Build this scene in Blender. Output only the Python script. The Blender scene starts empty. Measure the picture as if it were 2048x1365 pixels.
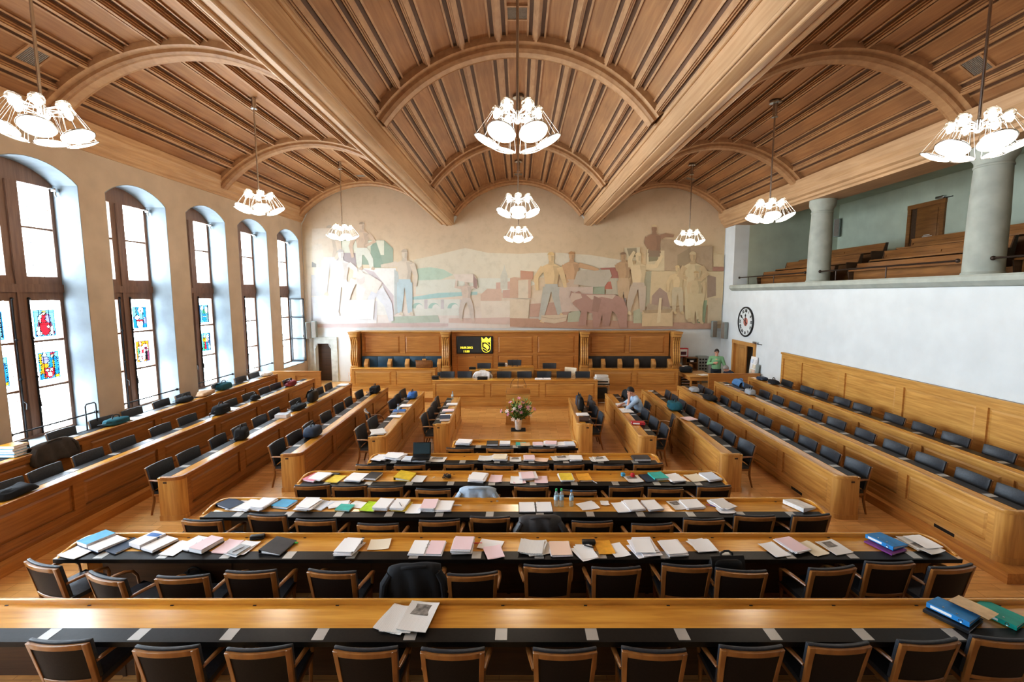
import bpy, bmesh, math, random
from mathutils import Vector, Matrix, noise as mnoise
PI = math.pi
RND = random.Random(11)
SC = bpy.context.scene
COL = SC.collection

# ---------------------------------------------------------------- camera model (hall axis = +Y, floor z = 0)
FPX, CX, CY, HC = 900.0, 1038.0, 682.5, 3.9
PITCH = math.atan((682.5 - 590) / FPX)
YAW = 0.0
FW = Vector((-math.sin(YAW) * math.cos(PITCH), math.cos(YAW) * math.cos(PITCH), -math.sin(PITCH)))
RT = Vector((math.cos(YAW), math.sin(YAW), 0))
UP = RT.cross(FW)
EYE = Vector((0, 0, HC))
def _ray(px, py):
    return FW + RT * ((px - CX) / FPX) - UP * ((py - CY) / FPX)
def at(px, py, X=None, Y=None, Z=None):
    d = _ray(px, py)
    t = X / d.x if X is not None else Y / d.y if Y is not None else (Z - HC) / d.z
    return EYE + d * t

# ---------------------------------------------------------------- materials
MATS = {}
def _new(name):
    m = bpy.data.materials.new(name); m.use_nodes = True
    nt = m.node_tree; b = nt.nodes['Principled BSDF']
    MATS[name] = m
    return m, nt, b
def _coord(nt, scale, kind='Object'):
    tc = nt.nodes.new('ShaderNodeTexCoord'); mp = nt.nodes.new('ShaderNodeMapping')
    mp.inputs['Scale'].default_value = scale
    nt.links.new(tc.outputs[kind], mp.inputs['Vector'])
    return mp.outputs['Vector']
def _ramp(nt, fac, stops):
    r = nt.nodes.new('ShaderNodeValToRGB')
    el = r.color_ramp.elements
    while len(el) < len(stops): el.new(0.5)
    for e, (p, c) in zip(el, stops):
        e.position = p; e.color = (*c, 1)
    nt.links.new(fac, r.inputs['Fac'])
    return r.outputs['Color']
def _bump(nt, b, h, strength, dist=0.01):
    bp = nt.nodes.new('ShaderNodeBump'); bp.inputs['Strength'].default_value = strength; bp.inputs['Distance'].default_value = dist
    nt.links.new(h, bp.inputs['Height']); nt.links.new(bp.outputs['Normal'], b.inputs['Normal'])
def plain(name, c, rough=0.6, metal=0.0, var=0.12, vs=6.0, bump=0.0, spec=0.5, coat=0.0):
    m, nt, b = _new(name)
    n = nt.nodes.new('ShaderNodeTexNoise'); n.inputs['Scale'].default_value = vs; n.inputs['Detail'].default_value = 4
    nt.links.new(_coord(nt, (1, 1, 1)), n.inputs['Vector'])
    lo = tuple(max(0, x * (1 - var)) for x in c); hi = tuple(min(1, x * (1 + var)) for x in c)
    nt.links.new(_ramp(nt, n.outputs['Fac'], [(0.3, lo), (0.7, hi)]), b.inputs['Base Color'])
    b.inputs['Roughness'].default_value = rough; b.inputs['Metallic'].default_value = metal
    b.inputs['Specular IOR Level'].default_value = spec
    b.inputs['Coat Weight'].default_value = coat
    if bump: _bump(nt, b, n.outputs['Fac'], bump)
    return m
def wood(name, c1, c2, scale=(0.8, 12, 12), rough=0.4, coat=0.0, bump=0.05, blotch=0.14, spec=0.5):
    m, nt, b = _new(name)
    v = _coord(nt, scale)
    n = nt.nodes.new('ShaderNodeTexNoise'); n.inputs['Scale'].default_value = 1.6; n.inputs['Detail'].default_value = 7; n.inputs['Distortion'].default_value = 0.6
    nt.links.new(v, n.inputs['Vector'])
    base = _ramp(nt, n.outputs['Fac'], [(0.28, c1), (0.72, c2)])
    n2 = nt.nodes.new('ShaderNodeTexNoise'); n2.inputs['Scale'].default_value = 0.9; n2.inputs['Detail'].default_value = 2
    nt.links.new(_coord(nt, (1, 1, 1)), n2.inputs['Vector'])
    tone = _ramp(nt, n2.outputs['Fac'], [(0.3, (1 - blotch,) * 3), (0.7, (1 + 0,) * 3)])
    mx = nt.nodes.new('ShaderNodeMix'); mx.data_type = 'RGBA'; mx.blend_type = 'MULTIPLY'; mx.inputs['Factor'].default_value = 1
    nt.links.new(base, mx.inputs['A']); nt.links.new(tone, mx.inputs['B'])
    nt.links.new(mx.outputs['Result'], b.inputs['Base Color'])
    b.inputs['Roughness'].default_value = rough; b.inputs['Coat Weight'].default_value = coat
    b.inputs['Coat Roughness'].default_value = 0.2; b.inputs['Specular IOR Level'].default_value = spec
    if bump: _bump(nt, b, n.outputs['Fac'], bump, 0.004)
    return m
def emit(name, c, s):
    m, nt, b = _new(name)
    b.inputs['Base Color'].default_value = (*c, 1); b.inputs['Emission Color'].default_value = (*c, 1); b.inputs['Emission Strength'].default_value = s
    m.cycles.emission_sampling = 'NONE'
    return m
def glassy(name, tint, gloss=0.06, opaque=0.0, ocol=(.9, .9, .9)):
    m = bpy.data.materials.new(name); m.use_nodes = True; nt = m.node_tree; nt.nodes.clear(); MATS[name] = m
    o = nt.nodes.new('ShaderNodeOutputMaterial'); t = nt.nodes.new('ShaderNodeBsdfTransparent'); g = nt.nodes.new('ShaderNodeBsdfGlossy')
    t.inputs['Color'].default_value = (*tint, 1); g.inputs['Roughness'].default_value = 0.08
    x = nt.nodes.new('ShaderNodeMixShader'); x.inputs['Fac'].default_value = gloss
    nt.links.new(t.outputs[0], x.inputs[1]); nt.links.new(g.outputs[0], x.inputs[2])
    last = x.outputs[0]
    if opaque:
        d = nt.nodes.new('ShaderNodeBsdfDiffuse'); d.inputs['Color'].default_value = (*ocol, 1)
        y = nt.nodes.new('ShaderNodeMixShader'); y.inputs['Fac'].default_value = opaque
        nt.links.new(last, y.inputs[1]); nt.links.new(d.outputs[0], y.inputs[2]); last = y.outputs[0]
    nt.links.new(last, o.inputs['Surface'])
    return m

# wood of the desks: grain along local x (desks) / along world axis for walls
DW1, DW2 = (0.49, 0.245, 0.062), (0.72, 0.415, 0.13)
wood('oak', DW1, DW2, (0.9, 14, 14), 0.36, coat=0.25)
wood('oak_y', DW1, DW2, (14, 0.9, 14), 0.36, coat=0.25)
wood('oak_shaded', (0.28, 0.108, 0.022), (0.45, 0.20, 0.048), (0.9, 14, 14), 0.34, coat=0.3)  # same oak, with the shade on the left desk rows put into its colour
wood('step_oak', (0.46, 0.20, 0.045), (0.66, 0.34, 0.09), (14, 0.9, 14), 0.35, coat=0.2)
wood('oak_v', tuple(c * .97 for c in DW1), tuple(c * .97 for c in DW2), (14, 14, 0.9), 0.36, coat=0.25)
wood('oak_top', (0.56, 0.255, 0.036), (0.80, 0.425, 0.08), (0.9, 10, 10), 0.2, coat=0.5, bump=0.02)
wood('oak_red', (0.42, 0.18, 0.045), (0.62, 0.31, 0.09), (0.9, 14, 14), 0.36, coat=0.2)
wood('oak_dark', (0.06, 0.03, 0.014), (0.11, 0.055, 0.024), (0.9, 14, 14), 0.5)
wood('chair_wood', (0.24, 0.10, 0.026), (0.40, 0.185, 0.05), (6, 6, 1.5), 0.3, coat=0.3)
wood('chair_pale', (0.62, 0.5, 0.33), (0.75, 0.63, 0.45), (6, 6, 1.5), 0.4)
wood('pew_oak', (0.20, 0.085, 0.022), (0.33, 0.15, 0.04), (10, 0.9, 10), 0.45)
wood('ceil_panel', (0.29, 0.135, 0.054), (0.42, 0.222, 0.095), (9, 0.7, 9), 0.55, bump=0.03, blotch=0.22)
wood('ceil_rib', (0.36, 0.195, 0.092), (0.48, 0.29, 0.148), (5, 2.5, 5), 0.5, bump=0.04)
wood('ceil_beam', (0.46, 0.285, 0.155), (0.60, 0.40, 0.235), (10, 0.6, 10), 0.5, bump=0.05)
wood('ceil_shade', (0.085, 0.04, 0.018), (0.14, 0.065, 0.03), (9, 0.7, 9), 0.6, bump=0.0)
wood('window_wood', (0.19, 0.105, 0.068), (0.28, 0.165, 0.11), (14, 14, 1.0), 0.5)
wood('door_oak', (0.52, 0.26, 0.075), (0.70, 0.39, 0.13), (14, 14, 0.9), 0.4)
plain('wall_tan', (0.53, 0.45, 0.372), 0.9, var=0.07, vs=2.5, bump=0.12)
plain('wall_white', (0.70, 0.755, 0.785), 0.9, var=0.04, vs=2.0, bump=0.12)
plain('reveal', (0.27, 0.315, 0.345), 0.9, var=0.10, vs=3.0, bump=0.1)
plain('wall_green', (0.50, 0.56, 0.47), 0.9, var=0.07, vs=2.0, bump=0.1)
plain('stone', (0.42, 0.46, 0.42), 0.8, var=0.12, vs=3.0, bump=0.15)
plain('stone_frame', (0.55, 0.58, 0.55), 0.85, var=0.15, vs=5.0, bump=0.2)
plain('leather', (0.034, 0.041, 0.053), 0.40, var=0.25, vs=40, bump=0.08, spec=0.5)
plain('leather_brown', (0.014, 0.009, 0.008), 0.5, var=0.2, vs=60, bump=0.05, spec=0.2)
plain('leather_strip', (0.010, 0.008, 0.007), 0.34, var=0.3, vs=30, spec=0.25)
plain('bench_blue', (0.025, 0.075, 0.125), 0.4, var=0.2, vs=5, bump=0.05)
plain('bench_black', (0.03, 0.029, 0.03), 0.5, var=0.2, vs=5)
plain('plate', (0.46, 0.45, 0.43), 0.35, metal=0.3, var=0.05)
plain('steel', (0.6, 0.61, 0.62), 0.25, metal=1.0, var=0.05)
plain('dark_metal', (0.03, 0.03, 0.032), 0.4, metal=0.6, var=0.1)
plain('bronze_rail', (0.06, 0.04, 0.03), 0.4, metal=0.5, var=0.1)
plain('black', (0.012, 0.012, 0.013), 0.4, var=0.3, vs=15)
plain('black_matte', (0.010, 0.010, 0.011), 0.9, var=0.3, vs=15)
plain('speaker_grey', (0.30, 0.34, 0.33), 0.5, var=0.06)
plain('grille_grey', (0.22, 0.19, 0.16), 0.7, var=0.25, vs=90)
plain('lead', (0.06, 0.065, 0.06), 0.6, var=0.1)
emit('bulb_glow', (1.0, 0.93, 0.80), 14)
emit('disc_glow', (1.0, 0.95, 0.86), 2.2)
emit('display_yellow', (1.0, 0.80, 0.05), 1.0)
glassy('window_glass', (0.95, 0.98, 1.0))
glassy('lamp_glass', (0.9, 0.9, 0.88), gloss=0.25)
glassy('bottle_glass', (0.80, 0.90, 0.95), gloss=0.12, opaque=0.15)
def colour(name, c, rough=0.55, **k):
    return MATS.get(name) or plain(name, c, rough, var=k.pop('var', 0.06), **k)
# paper with faint printed lines
def paper(name, c, ink=0.25, rows=38.0):
    m, nt, b = _new(name)
    br = nt.nodes.new('ShaderNodeTexBrick'); br.inputs['Scale'].default_value = rows
    br.inputs['Color1'].default_value = (*c, 1); br.inputs['Color2'].default_value = (*c, 1)
    br.inputs['Mortar'].default_value = (*[x * (1 - ink) for x in c], 1)
    br.inputs['Mortar Size'].default_value = 0.09; br.inputs['Brick Width'].default_value = 3.0; br.inputs['Row Height'].default_value = 0.5
    nt.links.new(_coord(nt, (1, 1, 1), 'Generated'), br.inputs['Vector'])
    nt.links.new(br.outputs['Color'], b.inputs['Base Color']); b.inputs['Roughness'].default_value = 0.8
    return m
paper('paper', (0.93, 0.93, 0.94), 0.10)
paper('paper_pink', (0.90, 0.70, 0.74), 0.12)
paper('paper_peach', (0.90, 0.68, 0.55), 0.1)
paper('paper_cream', (0.90, 0.82, 0.66), 0.12)
paper('paper_blue', (0.74, 0.82, 0.93), 0.1)
paper('newsprint', (0.84, 0.82, 0.79), 0.34, 30)
plain('paper_edge', (0.84, 0.83, 0.86), 0.85, var=0.1, vs=120)
plain('photo_dark', (0.22, 0.20, 0.18), 0.6, var=0.7, vs=18)
# parquet
def parquet():
    m, nt, b = _new('parquet')
    v = _coord(nt, (1, 1, 1))
    br = nt.nodes.new('ShaderNodeTexBrick'); br.inputs['Scale'].default_value = 1.0
    br.inputs['Color1'].default_value = (0.66, 0.35, 0.115, 1); br.inputs['Color2'].default_value = (0.82, 0.50, 0.20, 1)
    br.inputs['Mortar'].default_value = (0.47, 0.235, 0.075, 1); br.inputs['Mortar Size'].default_value = 0.004
    br.inputs['Brick Width'].default_value = 0.55; br.inputs['Row Height'].default_value = 0.14; br.offset = 0.37
    nt.links.new(v, br.inputs['Vector'])
    n = nt.nodes.new('ShaderNodeTexNoise'); n.inputs['Scale'].default_value = 2.2; n.inputs['Detail'].default_value = 6
    nt.links.new(_coord(nt, (2, 9, 1)), n.inputs['Vector'])
    t = _ramp(nt, n.outputs['Fac'], [(0.3, (0.8, 0.78, 0.75)), (0.7, (1, 1, 1))])
    mx = nt.nodes.new('ShaderNodeMix'); mx.data_type = 'RGBA'; mx.blend_type = 'MULTIPLY'; mx.inputs['Factor'].default_value = 1
    nt.links.new(br.outputs['Color'], mx.inputs['A']); nt.links.new(t, mx.inputs['B']); nt.links.new(mx.outputs['Result'], b.inputs['Base Color'])
    b.inputs['Roughness'].default_value = 0.32; b.inputs['Coat Weight'].default_value = 0.25
parquet()

# ---------------------------------------------------------------- mesh builder
class MB:
    def __init__(s): s.v = []; s.f = []; s.mi = []; s.cur = 0; s.M = None
    def add(s, vs, fs):
        b = len(s.v)
        s.v += [tuple(s.M @ Vector(v)) if s.M else tuple(v) for v in vs]
        s.f += [tuple(b + i for i in f) for f in fs]; s.mi += [s.cur] * len(fs)
        return s
    def box(s, x0, y0, z0, x1, y1, z1):
        return s.add([(x0, y0, z0), (x1, y0, z0), (x1, y1, z0), (x0, y1, z0), (x0, y0, z1), (x1, y0, z1), (x1, y1, z1), (x0, y1, z1)],
                     [(3, 2, 1, 0), (4, 5, 6, 7), (0, 1, 5, 4), (1, 2, 6, 5), (2, 3, 7, 6), (3, 0, 4, 7)])
    def prism(s, poly, a, b, axis='z'):
        """extrude a 2D polygon (counter-clockwise) from a to b along an axis"""
        f = {'z': lambda p, t: (p[0], p[1], t), 'x': lambda p, t: (t, p[0], p[1]), 'y': lambda p, t: (p[0], t, p[1])}[axis]
        n = len(poly)
        vs = [f(p, a) for p in poly] + [f(p, b) for p in poly]
        fs = [tuple(range(n))[::-1], tuple(range(n, 2 * n))] + [(i, (i + 1) % n, n + (i + 1) % n, n + i) for i in range(n)]
        if axis == 'y': fs = [q[::-1] for q in fs]
        return s.add(vs, fs)
    def tube(s, pts, r, n=8, caps=True, flat=1.0):
        pts = [Vector(p) for p in pts]; rs = r if isinstance(r, (list, tuple)) else [r] * len(pts)
        vs = []; k = len(pts); up = Vector((0, 0, 1)); pu = None
        for i, p in enumerate(pts):
            t = (pts[min(i + 1, k - 1)] - pts[max(i - 1, 0)]).normalized()
            u = pu - t * pu.dot(t) if pu is not None else (t.cross(up) if abs(t.z) < 0.95 else t.cross(Vector((0, 1, 0))))
            if u.length < 1e-6: u = t.orthogonal()
            u.normalize(); w = u.cross(t); pu = u
            vs += [p + (u * math.cos(2 * PI * j / n) + w * math.sin(2 * PI * j / n) * flat) * rs[i] for j in range(n)]
        fs = [(i * n + j, i * n + (j + 1) % n, (i + 1) * n + (j + 1) % n, (i + 1) * n + j) for i in range(k - 1) for j in range(n)]
        fs = [q[::-1] for q in fs]
        if caps: fs += [tuple(range(n)), tuple(range((k - 1) * n, k * n))[::-1]]
        return s.add(vs, fs)
    def lathe(s, prof, n=20, c=(0, 0, 0)):
        vs = [(c[0] + r * math.cos(2 * PI * j / n), c[1] + r * math.sin(2 * PI * j / n), c[2] + z) for r, z in prof for j in range(n)]
        k = len(prof)
        fs = [(i * n + j, i * n + (j + 1) % n, (i + 1) * n + (j + 1) % n, (i + 1) * n + j) for i in range(k - 1) for j in range(n)]
        fs += [tuple(range(n))[::-1], tuple(range((k - 1) * n, k * n))]
        return s.add(vs, fs)
    def ball(s, c, r, n=12, m=8):
        r = r if isinstance(r, (tuple, list)) else (r, r, r)
        vs = []; fs = []
        for i in range(m + 1):
            th = PI * i / m
            for j in range(n):
                vs.append((c[0] + r[0] * math.sin(th) * math.cos(2 * PI * j / n), c[1] + r[1] * math.sin(th) * math.sin(2 * PI * j / n), c[2] + r[2] * math.cos(th)))
        for i in range(m):
            for j in range(n):
                fs.append((i * n + j, (i + 1) * n + j, (i + 1) * n + (j + 1) % n, i * n + (j + 1) % n))
        return s.add(vs, fs)
    def grid(s, fn, nu, nv, flip=False):
        vs = [fn(i / nu, j / nv) for j in range(nv + 1) for i in range(nu + 1)]
        w = nu + 1
        fs = [(j * w + i, j * w + i + 1, (j + 1) * w + i + 1, (j + 1) * w + i) for j in range(nv) for i in range(nu)]
        if flip: fs = [q[::-1] for q in fs]
        return s.add(vs, fs)
    def field(s, x0, x1, z0, z1, y, t, bev=0.05):
        """raised panel field facing -y: sits at y, centre stands out by t"""
        b = min(bev, (x1 - x0) * .3, (z1 - z0) * .3)
        vs = [(x0, y, z0), (x1, y, z0), (x1, y, z1), (x0, y, z1), (x0 + b, y - t, z0 + b), (x1 - b, y - t, z0 + b), (x1 - b, y - t, z1 - b), (x0 + b, y - t, z1 - b)]
        return s.add(vs, [(4, 5, 6, 7), (0, 1, 5, 4), (1, 2, 6, 5), (2, 3, 7, 6), (3, 0, 4, 7), (3, 2, 1, 0)])
    def build(s, name, mats, parent=None, bevel=0.0, smooth=False, loc=None, rot=None, seg=2, angle=35):
        me = bpy.data.meshes.new(name); me.from_pydata(s.v, [], s.f)
        mats = mats if isinstance(mats, (list, tuple)) else [mats]
        for m in mats: me.materials.append(MATS[m] if isinstance(m, str) else m)
        if len(mats) > 1: me.polygons.foreach_set('material_index', s.mi)
        if bevel:
            bm = bmesh.new(); bm.from_mesh(me)
            bmesh.ops.remove_doubles(bm, verts=bm.verts, dist=1e-5)
            ed = [e for e in bm.edges if len(e.link_faces) == 2 and e.calc_face_angle(0) > 0.6]
            bmesh.ops.bevel(bm, geom=ed, offset=bevel, segments=seg, affect='EDGES', profile=0.5, clamp_overlap=True)
            bm.to_mesh(me); bm.free(); smooth = True
        if smooth:
            me.shade_smooth(); me.set_sharp_from_angle(angle=math.radians(angle))
        me.update()
        o = bpy.data.objects.new(name, me); COL.objects.link(o)
        if parent: o.parent = parent
        if loc is not None: o.location = loc
        if rot is not None: o.rotation_euler = rot
        return o

def T(o, label, cat, group=None, kind=None):
    o['label'] = label; o['category'] = cat
    if group: o['group'] = group
    if kind: o['kind'] = kind
    return o
def struct(o, label=None):
    o['kind'] = 'structure'
    if label: o['label'] = label
    return o
def empty(name, loc=(0, 0, 0), rz=0.0):
    o = bpy.data.objects.new(name, None); COL.objects.link(o); o.location = loc; o.rotation_euler = (0, 0, rz); o.empty_display_size = 0.1
    return o
def copy_tree(o, parent=None):
    c = o.copy(); COL.objects.link(c); c.parent = parent
    for ch in list(o.children): copy_tree(ch, c)
    return c
ORD = ['first', 'second', 'third', 'fourth', 'fifth', 'sixth', 'seventh', 'eighth', 'ninth', 'tenth', 'eleventh', 'twelfth', 'thirteenth', 'fourteenth', 'fifteenth', 'sixteenth',
       'seventeenth', 'eighteenth', 'nineteenth', 'twentieth', 'twenty-first', 'twenty-second', 'twenty-third', 'twenty-fourth', 'twenty-fifth', 'twenty-sixth', 'twenty-seventh', 'twenty-eighth', 'twenty-ninth', 'thirtieth', 'thirty-first', 'thirty-second', 'thirty-third', 'thirty-fourth', 'thirty-fifth']
CH_POWER, SKY, EXPO = 42, 12.5, 1.2
# ---------------------------------------------------------------- the room shell
XL, XR, YF, YB = -9.5, 9.05, 20.05, -3.0
SPR, APX = 7.38, 8.80          # vault springing and apex heights
RIBS = [-1.25, 4.05, 9.35, 14.68, 19.74]
b = MB(); b.box(-10.3, YB - .3, -0.2, 13.8, YF + .3, 0); struct(b.build('floor', 'parquet'))
b = MB(); b.box(XL, 4.6, 0, -7.14, 16.2, .15); struct(b.build('floor_step', 'step_oak'))
b = MB(); b.box(XL, 4.6, .15, -8.5, 16.2, .30); struct(b.build('floor_step', 'step_oak'))
b = MB(); b.box(6.6, 5.72, 0, XR, 16.2, .15); struct(b.build('floor_step', 'step_oak'))
b = MB(); b.box(7.76, 4.6, .15, XR, 16.2, .30); b.box(7.76, 4.6, 0, XR, 5.72, .15); struct(b.build('floor_step', 'step_oak'))
# far wall (with the low doorway on the left)
dx0, dx1, dz = -9.12, -8.42, 1.72
b = MB(); b.box(-10.3, YF, 0, dx0, YF + .6, 9.2); b.box(dx1, YF, 0, 13.8, YF + .6, 9.2); b.box(dx0, YF, dz, dx1, YF + .6, 9.2)
struct(b.build('wall_far', 'wall_white'))
b = MB(); b.box(-10.3, YB - .3, 0, 13.8, YB, 9.2); struct(b.build('wall_rear', 'wall_tan'))
# left wall: piers, heads with segmental arches, sills
WINS = [(-1.8, -.05), (.7, 2.45), (3.2, 4.95), (5.72, 7.47), (8.2, 9.98), (10.61, 12.40), (13.12, 14.85), (15.49, 17.26), (17.98, 19.72)]
XO = XL - .78
b = MB(); prev = YB - .3
for y0, y1 in WINS:
    b.box(XO, prev, 0, XL, y0, 9.2)
    n = 14; a = (y1 - y0) / 2; r = .34; R = (a * a + r * r) / (2 * r); cy = (y0 + y1) / 2; cz = 6.24 + r - R
    t = math.asin(a / R)
    arc = [(cy + R * math.sin(-t + 2 * t * i / n), cz + R * math.cos(-t + 2 * t * i / n)) for i in range(n + 1)]
    b.prism(arc + [(y1, 9.2), (y0, 9.2)], XO, XL, 'x')
    b.box(XO, y0, 0, XL, y1, .92)
    prev = y1
b.box(XO, prev, 0, XL, YF + .3, 9.2)
struct(b.build('wall_left', 'wall_tan'))
# white-limed reveals lining each window niche
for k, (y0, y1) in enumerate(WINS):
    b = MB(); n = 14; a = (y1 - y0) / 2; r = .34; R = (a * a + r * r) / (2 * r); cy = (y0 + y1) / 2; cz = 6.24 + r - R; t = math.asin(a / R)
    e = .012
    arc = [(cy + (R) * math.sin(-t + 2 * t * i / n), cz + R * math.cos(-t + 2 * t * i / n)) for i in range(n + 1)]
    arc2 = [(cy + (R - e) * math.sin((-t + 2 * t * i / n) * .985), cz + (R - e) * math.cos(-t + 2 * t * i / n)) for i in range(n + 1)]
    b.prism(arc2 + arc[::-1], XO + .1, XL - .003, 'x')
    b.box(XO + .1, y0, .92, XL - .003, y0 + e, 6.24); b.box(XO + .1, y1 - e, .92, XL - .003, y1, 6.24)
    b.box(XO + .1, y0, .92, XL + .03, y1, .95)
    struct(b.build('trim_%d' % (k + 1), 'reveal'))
# right wall with staff door opening, gallery ledge, header
GY = 19.2; dy0, dy1, dh = 17.05, 18.9, 2.02
b = MB(); b.box(XR, YB, 0, XR + .6, dy0, 4.06); b.box(XR, dy1, 0, XR + .6, YF, 4.06); b.box(XR, dy0, dh, XR + .6, dy1, 4.06)
b.box(XR, GY, 4.06, XR + .6, YF, 9.0)
struct(b.build('wall_right', 'wall_white'))
b = MB(); b.prism([(8.93, 4.30), (8.90, 4.26), (8.90, 4.17), (9.0, 4.08), (9.05, 4.06), (9.9, 4.06), (9.9, 4.30)][::-1], YB, GY, 'y'); struct(b.build('trim_11', 'stone'))
b = MB(); b.box(9.0, YB, 6.86, 9.75, YF, 9.0); struct(b.build('wall_header', 'wall_green'))
# gallery shell
b = MB(); b.box(9.9, YB, 4.0, 13.8, GY, 4.2); b.box(10.5, YB, 4.2, 13.8, GY, 4.5); b.box(11.25, YB, 4.5, 13.8, GY, 4.85)
struct(b.build('floor_gallery', 'pew_oak'))
b = MB(); b.box(13.35, YB, 4.2, 13.8, GY, 8.0); struct(b.build('wall_gallery_back', 'wall_green'))
b = MB(); b.box(9.65, GY, 4.0, 13.8, GY + .3, 8.0); struct(b.build('wall_gallery_end', 'wall_green'))
b = MB(); b.box(9.75, YB, 7.62, 13.8, GY, 7.8); struct(b.build('ceiling_gallery', 'wall_green'))

# ---------------------------------------------------------------- vaulted timber ceiling
def arc_pts(x0, x1, spr, apx, n, off=0.0):
    a = (x1 - x0) / 2; r = apx - spr; R = (a * a + r * r) / (2 * r); cx = (x0 + x1) / 2; cz = apx - R; t = math.asin(a / R)
    return [(cx + (R - off) * math.sin(-t + 2 * t * i / n), cz + (R - off) * math.cos(-t + 2 * t * i / n), -t + 2 * t * i / n) for i in range(n + 1)]
VAULTS = [(XL, -3.42, SPR, APX - .04), (-2.86, 2.80, SPR + .02, APX + .02), (3.48, XR, SPR - .1, APX - .1)]
NB = 9
for x0, x1, s, p in VAULTS:
    b = MB(); q = arc_pts(x0, x1, s, p, 36)
    b.prism([(x, z) for x, z, t in q] + [(x1, p + .3), (x0, p + .3)], YB, YF, 'y')
    struct(b.build('ceiling', 'ceil_panel', smooth=True))
    # battens: backing strip with the groove shade painted dark, moulded ridge
    b = MB()
    for k in range(0, NB + 1):
        u = k / NB if 0 < k < NB else (0.018 if k == 0 else 0.982)
        x, z, t = arc_pts(x0, x1, s, p, 1000)[int(u * 1000)]
        for w, d0, d1, mi in ((.165, -.02, .012, 0), (.075, .0, .06, 1), (.05, .0, .095, 1), (.025, .05, .125, 1)):
            b.cur = mi
            b.M = Matrix.Translation((x, 0, z)) @ Matrix.Rotation(t, 4, 'Y')
            b.box(-w, YB, -d1, w, YF - .1, -d0)
        b.cur = 1
        for s_ in (-1, 1): b.box(s_ * .165 - .018, YB, -.04, s_ * .165 + .018, YF - .1, 0)
    b.M = None
    struct(b.build('ceiling_battens', ['ceil_shade', 'ceil_rib']))
    # transverse arches
    for y in RIBS:
        b = MB()
        def sweep(prof):
            n = 40; rings = []
            m = len(prof); vs = []
            for i in range(n + 1):
                for (dy, dep) in prof:
                    x, z, t = arc_pts(x0, x1, s, p, n, dep)[i]; vs.append((x, y + dy, z))
            fs = [(i * m + j, i * m + (j + 1) % m, (i + 1) * m + (j + 1) % m, (i + 1) * m + j) for i in range(n) for j in range(m)]
            b.add(vs, fs)
        sweep([(-.27, -.05), (-.27, .12), (-.22, .14), (.22, .14), (.27, .12), (.27, -.05)])
        sweep([(-.17, .12), (-.17, .20), (-.135, .235), (-.10, .215), (-.085, .24), (.085, .24), (.10, .215), (.135, .235), (.17, .20), (.17, .12)])
        struct(b.build('ceiling_rib', 'ceil_rib', smooth=True, angle=25))
# the two long beams between the vaults
for sx, xc in ((1, -3.14), (-1, 3.14)):
    b = MB()
    P = [(-.40, 7.75), (-.40, 7.34), (-.30, 7.24), (-.27, 7.02), (-.20, 6.96), (-.05, 6.92), (.16, 6.90), (.25, 6.93), (.30, 7.0), (.30, 7.28), (.36, 7.42), (.36, 7.75)]
    b.prism([(xc + sx * x, z) for x, z in P][::sx], YB, YF - .001, 'y')
    for dx_, z_, r_ in ((-.30, 7.12, .085), (-.22, 6.985, .06), (.0, 6.915, .035), (.29, 6.97, .03), (.33, 7.34, .04)):
        b.tube([(xc + sx * dx_, YB, z_), (xc + sx * dx_, YF - .02, z_)], r_, 12)
    struct(b.build('ceiling_beam', 'ceil_beam', smooth=True, angle=25))
# wall cornices under the outer springings
b = MB(); P = [(XL, 7.03), (XL + .03, 7.03), (XL + .04, 7.08), (XL + .09, 7.12), (XL + .11, 7.20), (XL + .16, 7.25), (XL + .18, 7.36), (XL + .24, 7.44), (XL + .26, 7.60), (XL, 7.60)]
b.prism(P, YB, YF - .01, 'y'); struct(b.build('trim_12', 'ceil_beam', smooth=True, angle=25))
b = MB(); P = [(9.8, 6.80), (8.98, 6.80), (8.96, 6.86), (8.90, 6.89), (8.88, 6.96), (8.80, 7.0), (8.78, 7.12), (8.70, 7.22), (8.66, 7.45), (9.8, 7.5)]
b.prism(P[::-1], YB, YF - .01, 'y'); struct(b.build('trim_13', 'ceil_beam', smooth=True, angle=25))
# ceiling ventilation grilles
def ceil_z(x, v):
    x0, x1, s, p = VAULTS[v]; a = (x1 - x0) / 2; r = p - s; R = (a * a + r * r) / (2 * r); c = (x0 + x1) / 2
    return p - R + math.sqrt(R * R - (x - c) ** 2), math.asin((x - c) / R)
for (x, y, v, w) in ((4, 8.4, 1, .21), (1, 8.45, 0, .21), (7, 8.6, 2, .21), (4, 18.95, 1, .2), (4, 18.95, 0, .2), (5, 18.9, 2, .2)):
    x = arc_pts(*VAULTS[v], 1000)[int((x + .5) / NB * 1000)][0]
    z, t = ceil_z(x, v)
    o = empty('ceiling_vent', (x, y, z)); o.rotation_euler = (0, t, 0)
    side = {0: 'left', 1: 'middle', 2: 'right'}[v]; far = 'beside the mural wall' if y > 15 else 'nearest the viewer'
    T(o, 'square ventilation grille in the %s ceiling vault, %s' % (side, far), 'vent', 'ceiling ventilation grilles')
    b = MB(); e = w - .04
    for q in ((-w, -w, w, -e), (-w, e, w, w), (-w, -e, -e, e), (e, -e, w, e)): b.box(q[0], q[1], -.035, q[2], q[3], .01)
    b.build('frame', 'ceil_rib', o)
    b = MB(); b.box(-e, -e, -.015, e, e, .0)
    for k in range(12): b.box(-e, -e + k * 2 * e / 12, -.025, e, -e + k * 2 * e / 12 + .02, -.01)
    b.build('grille', 'grille_grey', o)

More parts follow.
